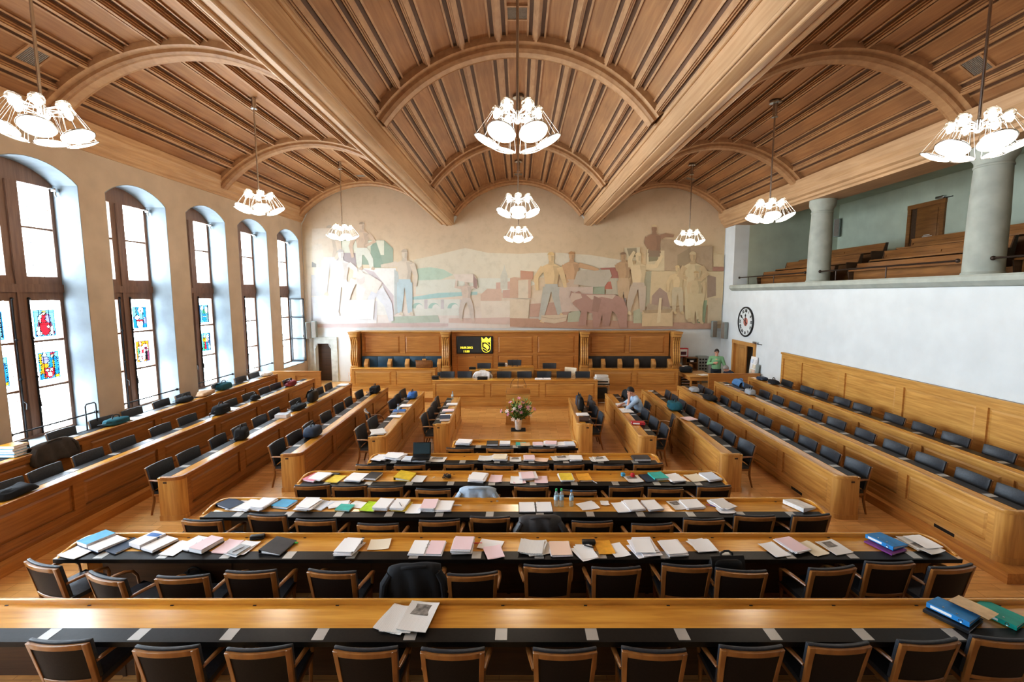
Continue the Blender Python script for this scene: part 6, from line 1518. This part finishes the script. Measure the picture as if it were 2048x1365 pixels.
# wall clock with roman numerals
o = empty('wall_clock', (XR, 17.9, 2.83)); T(o, 'large round wall clock with roman numerals on the white right wall', 'clock')
o.rotation_euler = (0, 0, -PI / 2)          # local -y faces the hall
b = MB(); n = 48; b.M = Matrix.Rotation(PI / 2, 4, 'X'); b.lathe([(.60, .0), (.60, .05), (.58, .065), (.555, .06), (.55, .03), (.55, 0)], n); b.build('rim', 'black', o, smooth=True)
b = MB(); b.M = Matrix.Rotation(PI / 2, 4, 'X'); b.lathe([(.56, .0), (.56, .03), (.0, .031)], n); b.build('dial', colour('dial_white', (.72, .78, .80), .6), o)
for i, s in enumerate(('XII', 'I', 'II', 'III', 'IV', 'V', 'VI', 'VII', 'VIII', 'IX', 'X', 'XI')):
    a = 2 * PI * i / 12; text_mesh(o, 'numeral', s, .155, (.43 * math.sin(a), -.034, .43 * math.cos(a)), 'black', rot=(PI / 2, a, 0), bold=.006)
b = MB()
for i in range(60): a = 2 * PI * i / 60; b.M = Matrix.Rotation(a, 4, 'Y'); b.box(-.005, -.034, .525, .005, -.031, .55)
b.build('minute_track', 'black', o)
b = MB(); b.M = Matrix.Rotation(PI / 2, 4, 'X'); b.lathe([(.17, .031), (.17, .033), (0, .034)], 24); b.build('centre_rose', colour('clock_rose', (.55, .22, .18), .6), o)
for nm, a, L, w in (('hour_hand', -.09, .33, .05), ('minute_hand', -PI / 3, .50, .035)):
    b = MB(); b.M = Matrix.Rotation(a, 4, 'Y'); b.prism([(-w * .4, -.16), (w * .4, -.16), (w * .3, 0), (w * .3, L * .6), (w, L * .72), (0, L), (-w, L * .72), (-w * .3, L * .6), (-w * .3, 0)], -.045, -.038, 'y'); b.build(nm, 'black', o)
# red extinguisher box, cabinets, board, extinguisher
def at_far(px, py, Y): return at(px, py, Y=Y)
p = at_far(1366, 711, 19.9); o = empty('fire_alarm_box', (p.x, 19.95, p.z - .08)); T(o, 'red metal fire box with white notice on the far wall', 'box')
b = MB(); b.box(-.22, -.08, 0, .22, .09, .40); b.build('case', 'fold_red', o, bevel=.01)
b = MB(); b.box(-.15, -.085, .04, .18, -.08, .35); b.build('notice', 'paper', o); b = MB(); b.box(-.11, -.088, .10, .13, -.085, .25); b.build('notice_picture', colour('notice_dark', (.10, .015, .03), .6), o)
def unit(px, py, Y, w, h, d, mat, name, lab, z=None):
    p = at_far(px, py, Y); o = empty(name, (p.x, Y, 0)); T(o, lab, 'cabinet'); return o
p = at_far(1381, 715, 19.7); o = empty('shelf_cabinet', (p.x, 19.68, 0)); T(o, 'narrow brown open shelf cabinet against the far wall', 'cabinet')
H = p.z; b = MB(); b.box(-.26, -.18, 0, -.235, .2, H); b.box(.235, -.18, 0, .26, .2, H); b.box(-.26, .17, 0, .26, .2, H); b.box(-.26, -.18, H - .03, .26, .2, H); b.build('carcass', 'pew_oak', o)
for k in range(4):
    b = MB(); b.box(-.235, -.17, .05 + k * H / 4, .235, .17, .075 + k * H / 4); b.build('shelf', 'pew_oak', o)
p2 = empty('radio', (p.x + .02, 19.62, .077 + 3 * H / 4)); T(p2, 'small dark radio inside the brown shelf cabinet', 'radio'); b = MB(); b.box(-.14, -.08, 0, .14, .08, .17); b.build('case', 'black', p2, bevel=.01); b = MB(); b.box(-.09, -.084, .03, .06, -.08, .09); b.build('label_plate', 'paper', p2)
p = at_far(1406, 713, 19.8); o = empty('key_cabinet', (p.x, 19.9, 0)); T(o, 'grey metal cabinet with rows of dark square slots', 'cabinet'); H = p.z
b = MB(); b.box(-.24, -.15, 0, .24, .13, H); b.build('case', 'speaker_grey', o, bevel=.005)
for r in range(6):
    for c in range(3): b = MB(); b.box(-.17 + c * .125, -.155, H - .17 - r * .14, -.09 + c * .125, -.15, H - .10 - r * .14); b.build('slot', 'black', o)
for k, (px, py, c, w, h) in enumerate(((1421, 722, 'fold_teal_pale', .26, .30), (1431, 722, 'paper', .2, .28), (1420, 735, 'paper_blue', .24, .28), (1431, 735, 'paper_pink', .2, .26))):
    colour('fold_teal_pale', (.45, .66, .52), .7); p = at_far(px, py, 20.0); b = MB(); b.box(-w / 2, -.004, -h / 2, w / 2, 0, h / 2)
    q = b.build('wall_notice', c, loc=(p.x, YF - .004 - .0, p.z)); T(q, ['upper pale green notice', 'upper white notice', 'lower pale blue notice', 'lower pink notice'][k] + ' pinned to the far wall left of the standing man', 'notice', 'pinned notices')
p = at_far(693, 766, 19.5); o = empty('fire_extinguisher', (-7.42, 19.75, 0.02)); T(o, 'red fire extinguisher with white label by the left end of the dais', 'fire extinguisher')
b = MB(); b.lathe([(.07, 0), (.085, .02), (.085, .36), (.06, .43), (.03, .46)], 18); b.build('cylinder', 'fold_red', o, smooth=True)
b = MB(); b.lathe([(.0855, .10), (.0862, .11), (.0862, .28), (.0855, .29)], 18); b.build('label_band', 'paper', o, smooth=True)
b = MB(); b.tube([(0, 0, .45), (0, 0, .52), (.08, 0, .54)], .014, 8); b.build('valve', 'black', o, smooth=True)
b = MB(); b.tube([(-.02, 0, .5), (-.14, -.02, .44), (-.17, -.02, .2), (-.15, -.02, .06)], .014, 8); b.build('hose', 'fold_white', o, smooth=True)
# paper trays
p = at_far(1365, 768, 18.9); o = empty('paper_rack', (6.98, 18.7, 0)); T(o, 'tall rack of wooden paper trays beside the dais', 'rack')
b = MB()
for s in (-.24, .22): b.box(s, -.2, 0, s + .02, .15, 1.0)
b.build('side_board', 'pew_oak', o)
for k in range(8):
    b = MB(); b.box(-.22, -.2, .08 + k * .115, .22, .15, .092 + k * .115); b.build('tray', 'pew_oak', o)
    b = MB(); b.box(-.18, -.19, .0925 + k * .115, .16, .1, .12 + k * .115); b.build('tray_papers', 'paper_edge', o)
# writing table with things
o = empty('writing_table', (7.02, 17.35, 0)); T(o, 'wooden writing table beside the standing man', 'table')
b = MB(); b.box(-.52, -.42, .76, .52, .95, .80); b.build('tabletop', 'oak', o, bevel=.006)
b = MB(); b.box(-.46, -.38, .62, .46, -.35, .76); b.box(-.46, .86, .62, .46, .89, .76); b.box(-.47, -.36, .62, -.44, .88, .76); b.box(.44, -.36, .62, .47, .88, .76); b.build('apron', 'oak', o)
for sx_ in (-.43, .43):
    for sy_ in (-.34, .85): b = MB(); b.prism([(sx_ - .03, sy_ - .03), (sx_ + .03, sy_ - .03), (sx_ + .03, sy_ + .03), (sx_ - .03, sy_ + .03)], 0, .76); b.build('leg', 'oak', o)
bag(0, 0, 'M1', .5, .4, .22, 'black_cloth', 'black coat and bag heap on the writing table', pos=(6.72, 17.9, .80), soft=.4, handle=False, name='folded_coat', cat='coat')
o = empty('loose_papers', (7.15, 17.25, .802), .2); T(o, 'yellow and white papers on the writing table', 'papers'); k_sheets(o, n=3, col='paper', col2='fold_yellow', w=.4, d=.3)
# printer on its stand
o = empty('printer_stand', (2.98, 16.05, 0)); T(o, 'chrome tube stand carrying the printer right of the president desk', 'stand')
b = MB()
for sx_ in (-.24, .24):
    b.tube([(sx_, -.2, .0), (sx_, -.2, .70)], .014, 8); b.tube([(sx_, .2, .0), (sx_, .2, .70)], .014, 8); b.tube([(sx_, -.2, .05), (sx_, .2, .05)], .012, 8)
b.tube([(-.24, -.2, .05), (.24, -.2, .05)], .012, 8); b.tube([(-.24, -.2, .68), (.24, -.2, .68)], .012, 8); b.build('tube_frame', 'steel', o, smooth=True)
b = MB(); b.box(-.27, -.23, .70, .27, .23, .725); b.build('shelf_top', 'black', o); b = MB(); b.box(-.2, -.18, .18, .2, .2, .55); b.build('paper_bin', 'black', o, bevel=.02)
o = empty('printer', (2.98, 16.05, .726)); T(o, 'grey-white desktop printer on the chrome stand', 'printer')
b = MB(); b.box(-.25, -.2, 0, .25, .2, .2); b.build('body', colour('printer_white', (.62, .63, .62), .5), o, bevel=.02); b = MB(); b.prism([(-.18, .2), (.18, .2), (.14, .29), (-.16, .32)], -.22, .22, 'x'); b.build('lid', 'printer_white', o, bevel=.02)
b = MB(); b.box(-.2, -.206, .06, .2, -.2, .10); b.build('output_slot', 'dark_metal', o)
# leaflet stands near the staff door
for k, (y, l) in enumerate(((17.02, 'left leaning board with leaflets beside the staff door'), (16.72, 'right leaning grey board beside the staff door'))):
    o = empty('leaflet_board', (8.84, y, .0)); T(o, l, 'leaflet rack', 'boards beside the staff door')
    o.rotation_euler = (0, math.radians(6), 0)
    b = MB(); b.box(-.02, -.22 + .12 * k, 0, .02, .22 - .10 * k, 1.55 - .25 * k); b.build('board', 'speaker_grey' if k else 'paper', o, bevel=.004)
    if k == 0:
        for r in range(6):
            for c in range(2):
                b = MB(); b.box(-.045, -.19 + c * .2, .35 + r * .19, -.02, -.02 + c * .2, .50 + r * .19); b.build('leaflet', ['paper_cream', 'paper', 'paper_blue', 'paper_peach'][(r + c) % 4], o)
# small things on the dais desks
def small(px, py, Y, z, fn, lab, name, cat, **k):
    o = empty(name, (at(px, py, Y=Y).x, Y, z)); T(o, lab, cat); fn(o, **k)
small(945, 735, 17.1, 1.04, k_case, 'black telephone console on the left clerk desk', 'telephone', 'telephone', w=.26, d=.2, h=.10)
small(1003, 730, 16.98, 1.18, k_case, 'black microphone unit on the highest desk', 'microphone_unit', 'microphone', w=.26, d=.2, h=.14)
small(1012, 730, 17.0, 1.18, k_ball, 'white globe lamp ball on the highest desk', 'lamp_ball', 'lamp', h=.14, cov='fold_white')
small(871, 757, 15.8, .91, k_case, 'black telephone at the left end of the president desk', 'telephone', 'telephone', w=.24, d=.2, h=.12)
small(965, 762, 15.75, .91, k_case, 'black bag lying on the president desk before the white jacket', 'document_case', 'case', w=.36, d=.2, h=.10)
small(1086, 762, 15.75, .91, k_open, 'open white book on the president desk', 'open_book', 'book', w=.56, d=.3, cov='fold_white')
for px, Y, z, l in ((1025, 16.95, 1.19, 'left gooseneck microphone on the highest desk'), (1034, 16.95, 1.19, 'right gooseneck microphone on the highest desk')):
    o = empty('microphone', (at(px, 733, Y=Y).x, Y, z)); T(o, l, 'microphone')
    b = MB(); b.lathe([(.04, 0), (.04, .015), (.01, .02)], 12); b.build('base', 'black', o); b = MB(); b.tube([(0, 0, .01), (0, 0, .2), (.02, .05, .28)], .006, 6); b.build('neck', 'black', o, smooth=True)
# ---------------------------------------------------------------- people
for n, c, r in (('skin', (.62, .34, .24), .5), ('hair_dark', (.03, .022, .018), .6), ('hair_grey', (.30, .29, .28), .7), ('shirt_blue', (.42, .55, .72), .8), ('shirt_green', (.22, .42, .24), .8), ('suit_navy', (.018, .024, .045), .8), ('trouser_dark', (.02, .025, .035), .8), ('shoe', (.015, .012, .01), .4), ('eye_dark', (.02, .015, .012), .3), ('lip', (.50, .2, .17), .5)): colour(n, c, r)
def chain(b, pts, rs, n=12):
    """tapering limb with ball joints"""
    for p, r in zip(pts, rs): b.ball(p, r, n, 8)
    for i in range(len(pts) - 1): b.tube([pts[i], pts[i + 1]], [rs[i], rs[i + 1]], n)
def blob(b, name, mat, parent, vox=.011, smooth=4):
    o = b.build(name, mat, parent)
    m = o.modifiers.new('fuse', 'REMESH'); m.mode = 'VOXEL'; m.voxel_size = vox; m.use_smooth_shade = True
    s = o.modifiers.new('ease', 'SMOOTH'); s.factor = .5; s.iterations = smooth
    return o
def head(b, M):
    """head at the origin of M (chin-to-crown centre), face towards local +y"""
    b.M = M
    b.ball((0, -.012, .02), (.075, .093, .105), 16, 12); b.ball((0, .022, -.045), (.055, .065, .07), 14, 10); b.ball((0, .05, -.085), (.028, .025, .022), 10, 8)
    b.tube([(0, .078, .02), (0, .105, -.022), (0, .088, -.032)], [.010, .016, .012], 8)
    for s in (-1, 1): b.ball((s * .076, -.012, -.005), (.012, .024, .034), 8, 8); b.ball((s * .033, .072, .035), (.022, .014, .01), 8, 6)
    b.ball((0, .082, -.058), (.024, .012, .009), 8, 6)
    b.M = None
def face_bits(par, M):
    for s in (-1, 1):
        b = MB(); b.M = M; b.ball((s * .031, .081, .016), (.011, .008, .006), 8, 6); b.build('eye', 'eye_dark', par, smooth=True)
        b = MB(); b.M = M; b.tube([(s * .014, .088, .038), (s * .034, .088, .043), (s * .052, .074, .036)], .0055, 6); b.build('eyebrow', 'hair_dark', par, smooth=True)
    b = MB(); b.M = M; b.tube([(-.022, .090, -.058), (0, .096, -.056), (.022, .090, -.058)], .005, 6); b.build('mouth', 'lip', par, smooth=True)
def hair(par, M, mat, bald=False):
    b = MB(); b.M = M
    def f(u, v):
        th = 2 * PI * u; c = math.cos(th - PI / 2)
        lim = (.35 if not bald else .62) + (.32 if not bald else .14) * (1 - c) / 2 * 1.25
        lo = 0 if not bald else .0
        ph = PI * (lo + (lim - lo) * v)
        r = 1.04 + .035 * math.sin(th * 5 + 1) * v + .07 * mnoise.noise(Vector((math.cos(th) * 4, math.sin(th) * 4, v * 7)))
        return (.077 * r * math.sin(ph) * math.cos(th), -.014 + .096 * r * math.sin(ph) * math.sin(th), .022 + .108 * r * math.cos(ph))
    b.grid(f, 36, 16); q = b.build('hair', mat, par, smooth=True, angle=180)
    s = q.modifiers.new('thick', 'SOLIDIFY'); s.thickness = .008
def hand(b, wrist, dirv, palm_n, curl=.5, s=1.0):
    """five unequal fingers: dirv = pointing direction, palm_n = palm normal, fingers curl towards it"""
    w = Vector(wrist); d = Vector(dirv).normalized(); n = Vector(palm_n); n = (n - d * n.dot(d)).normalized(); side = d.cross(n)
    c = w + d * .045 * s
    for k in range(4):
        a = w + side * (.012 * (k - 1.5)) * s; e = w + d * .085 * s + side * (.0205 * (k - 1.5)) * s; b.tube([a, e], [.018 * s, .013 * s], 8); b.ball(e, .013 * s, 8, 6)
        L = [.062, .072, .068, .052][k] * s; p = e; dd = d.copy()
        for j, fr_ in enumerate((.45, .32, .23)):
            ang = curl * (.5 + .4 * j); dd = (dd * math.cos(ang) + n * math.sin(ang)).normalized(); q = p + dd * L * fr_
            b.tube([p, q], [.0095 * s, .0085 * s], 8); b.ball(q, .0085 * s, 8, 6); p = q
    p = w + d * .02 * s - side * .02 * s
    for j, (L, dv) in enumerate(((.045, -side * .8 + d * .7 + n * .25), (.032, -side * .35 + d * .9 + n * .4), (.025, d * .9 + n * .5))):
        q = p + dv.normalized() * L * s; b.tube([p, q], [.013 * s, .011 * s], 8); b.ball(q, .0105 * s, 8, 6); p = q
V = Vector
def person(name_loc, rz, label, J, sh, tr, hairmat, bald=False, sleeve=1.0, hands=None, vest=None):
    o = empty('person', name_loc, rz); T(o, label, 'person')
    pel, che, nek, hd = V(J['pelvis']), V(J['chest']), V(J['neck']), V(J['head'])
    b = MB()
    chain(b, [pel, (pel + che) / 2, che], [.125, .12, .13]); chain(b, [che, nek, nek + (hd - nek) * .5], [.10, .062, .055])
    M = Matrix.Translation(hd) @ Matrix.Rotation(J.get('turn', 0), 4, 'Z') @ Matrix.Rotation(J.get('tilt', 0), 4, 'X')
    head(b, M)
    for s, k in ((-1, 'L'), (1, 'R')):
        chain(b, [V(J['sho' + k]), V(J['elb' + k]), V(J['wri' + k])], [.056, .043, .029])
        hand(b, V(J['wri' + k]), J['hdir' + k], J['hpal' + k], J.get('curl' + k, .5))
        chain(b, [V(J['hip' + k]), V(J['kne' + k]), V(J['ank' + k])], [.09, .06, .042]); chain(b, [V(J['ank' + k]), V(J['toe' + k])], [.045, .036])
    blob(b, 'body', 'skin', o, .0085, 3)
    face_bits(o, M); hair(o, M, hairmat, bald)
    b = MB()
    w = .5
    for t in [i / 8 for i in range(9)]:
        c = pel.lerp(che, t); b.ball(c, (.175 + .02 * t, .135, .10), 14, 8) if abs((che - pel).y) < .2 else b.ball(c, (.185 + .02 * t, .15, .13), 14, 8)
    chain(b, [V(J['shoL']), che.lerp(nek, .55), V(J['shoR'])], [.075, .10, .075])
    for k in ('L', 'R'):
        e = V(J['elb' + k]); s0 = V(J['sho' + k]); wr = V(J['wri' + k])
        if sleeve >= 1: chain(b, [s0, e, e.lerp(wr, sleeve - 1 if sleeve > 1 else .0)], [.074, .060, .05])
        else: chain(b, [s0, s0.lerp(e, sleeve)], [.074, .066])
    blob(b, 'shirt', sh, o, .012, 4)
    b = MB(); b.tube([nek + V((.062 * math.cos(t), .062 * math.sin(t), -.005)) for t in [2 * PI * i / 12 for i in range(13)]], .016, 6, caps=False); b.build('collar', sh, o, smooth=True)
    b = MB(); b.ball(pel, (.185, .145, .12), 14, 8)
    for k in ('L', 'R'): chain(b, [V(J['hip' + k]), V(J['kne' + k]), V(J['kne' + k]).lerp(V(J['ank' + k]), .92)], [.105, .076, .06])
    blob(b, 'trousers', tr, o, .013, 4)
    for k in ('L', 'R'):
        a, t = V(J['ank' + k]), V(J['toe' + k]); b = MB(); chain(b, [a + V((0, 0, -.03)), t + V((0, 0, -.005))], [.052, .044]); blob(b, 'shoe', 'shoe', o, .012, 3)
    return o
# local frame: person faces +y, floor at z = 0
SIT = dict(pelvis=(0, .05, .55), chest=(0, .20, .93), neck=(0, .27, 1.08), head=(0.02, .37, 1.20), tilt=-.45, turn=.12, shoL=(-.19, .24, 1.00), shoR=(.19, .22, 1.00), elbL=(-.25, .50, .80), wriL=(-.13, .44, 1.06), hdirL=(.35, .0, .9), hpalL=(.8, -.2, .0), curlL=.55,
           elbR=(.27, .46, .80), wriR=(.08, .62, .80), hdirR=(-.7, .7, 0), hpalR=(0, 0, -1), curlR=.25, hipL=(-.10, .08, .55), hipR=(.10, .08, .55), kneL=(-.13, .50, .53), kneR=(.13, .50, .53), ankL=(-.13, .46, .09), ankR=(.13, .46, .09), toeL=(-.14, .62, .045), toeR=(.14, .62, .045))
pm = Vector((SCP[('R2', 3)][0] - .10, SCP[('R2', 3)][1], 0))
person((pm.x + .02, pm.y, 0), PI / 2, 'man in a pale blue shirt reading at a desk, head propped on his hand', SIT, 'shirt_blue', 'trouser_dark', 'hair_dark', sleeve=1.0)
STD = dict(pelvis=(0, 0, .93), chest=(0, .0, 1.30), neck=(0, .01, 1.47), head=(0, .04, 1.625), tilt=-.25, turn=.15, shoL=(-.20, .0, 1.40), shoR=(.20, 0, 1.40), elbL=(-.30, .02, 1.13), wriL=(-.33, .16, .92), hdirL=(-.05, .35, -.9), hpalL=(.9, 0, 0), curlL=.4,
           elbR=(.30, .03, 1.15), wriR=(.10, .24, 1.22), hdirR=(-.9, .2, .25), hpalR=(0, -.9, -.2), curlR=.5, hipL=(-.095, 0, .92), hipR=(.095, 0, .92), kneL=(-.11, .03, .50), kneR=(.11, .02, .50), ankL=(-.12, 0, .08), ankR=(.12, 0, .08), toeL=(-.14, .16, .04), toeR=(.14, .16, .04))
person((7.86, 17.75, 0), PI - .35, 'man in a green shirt standing at the far right, forearm across his chest', STD, 'shirt_green', 'trouser_dark', 'hair_dark', sleeve=1.85)
BND = dict(pelvis=(0, .02, .56), chest=(.0, .22, .88), neck=(0, .30, 1.00), head=(0, .40, 1.09), tilt=-.7, turn=0, shoL=(-.19, .27, .94), shoR=(.19, .27, .94), elbL=(-.25, .42, .70), wriL=(-.12, .58, .66), hdirL=(.3, .9, 0), hpalL=(0, 0, -1), elbR=(.25, .42, .70), wriR=(.12, .58, .66), hdirR=(-.3, .9, 0), hpalR=(0, 0, -1),
           hipL=(-.10, .06, .55), hipR=(.10, .06, .55), kneL=(-.13, .48, .53), kneR=(.13, .48, .53), ankL=(-.13, .44, .09), ankR=(.13, .44, .09), toeL=(-.14, .6, .045), toeR=(.14, .6, .045))
person((8.30, 17.02, .0), PI / 2 + .1, 'grey-haired person in a dark suit bent forward beside the man in green', BND, 'suit_navy', 'trouser_dark', 'hair_grey', sleeve=1.9)
st = make_chair(); st.name = 'armchair'; st.location = (8.33, 16.97, 0); st.rotation_euler = (0, 0, PI / 2 + .1); T(st, 'chair under the person in the dark suit', 'chair')
# ---------------------------------------------------------------- light, camera
W = bpy.data.worlds.new('sky'); SC.world = W; W.use_nodes = True
bg = W.node_tree.nodes['Background']; bg.inputs['Color'].default_value = (.80, .91, 1.0, 1); bg.inputs['Strength'].default_value = SKY
for k, (y0, y1) in enumerate(WINS):
    ld = bpy.data.lights.new('window_portal', 'AREA'); ld.shape = 'RECTANGLE'; ld.size = y1 - y0; ld.size_y = 5.7; ld.cycles.is_portal = True
    l = bpy.data.objects.new('window_portal', ld); COL.objects.link(l); l.location = (XO - .05, (y0 + y1) / 2, 3.7)
    l.rotation_euler = (PI / 2, 0, -PI / 2)
cd = bpy.data.cameras.new('camera'); cam = bpy.data.objects.new('camera', cd); COL.objects.link(cam)
cd.sensor_width = 36; cd.lens = 36 * FPX / 2048; cd.shift_x = -(CX - 1024) / 2048; cd.clip_start = .05
cam.location = EYE; cam.rotation_euler = (PI / 2 - PITCH, 0, YAW)
SC.camera = cam
SC.view_settings.view_transform = 'Standard'; SC.view_settings.look = 'None'; SC.view_settings.exposure = EXPO; SC.view_settings.gamma = 1.0
cy_ = SC.cycles
cy_.max_bounces = 7; cy_.diffuse_bounces = 4; cy_.glossy_bounces = 3; cy_.transmission_bounces = 4; cy_.transparent_max_bounces = 12
cy_.sample_clamp_indirect = 8; cy_.caustics_reflective = False; cy_.caustics_refractive = False
cy_.use_denoising = True; cy_.use_adaptive_sampling = True; cy_.adaptive_threshold = .04
vs_ = SC.view_settings; vs_.use_curve_mapping = True
cm = vs_.curve_mapping; cv = cm.curves[3]
for x_, y_ in ((.03, .021), (.12, .107), (.4, .415), (.8, .86)): cv.points.new(x_, y_)
cm.update()
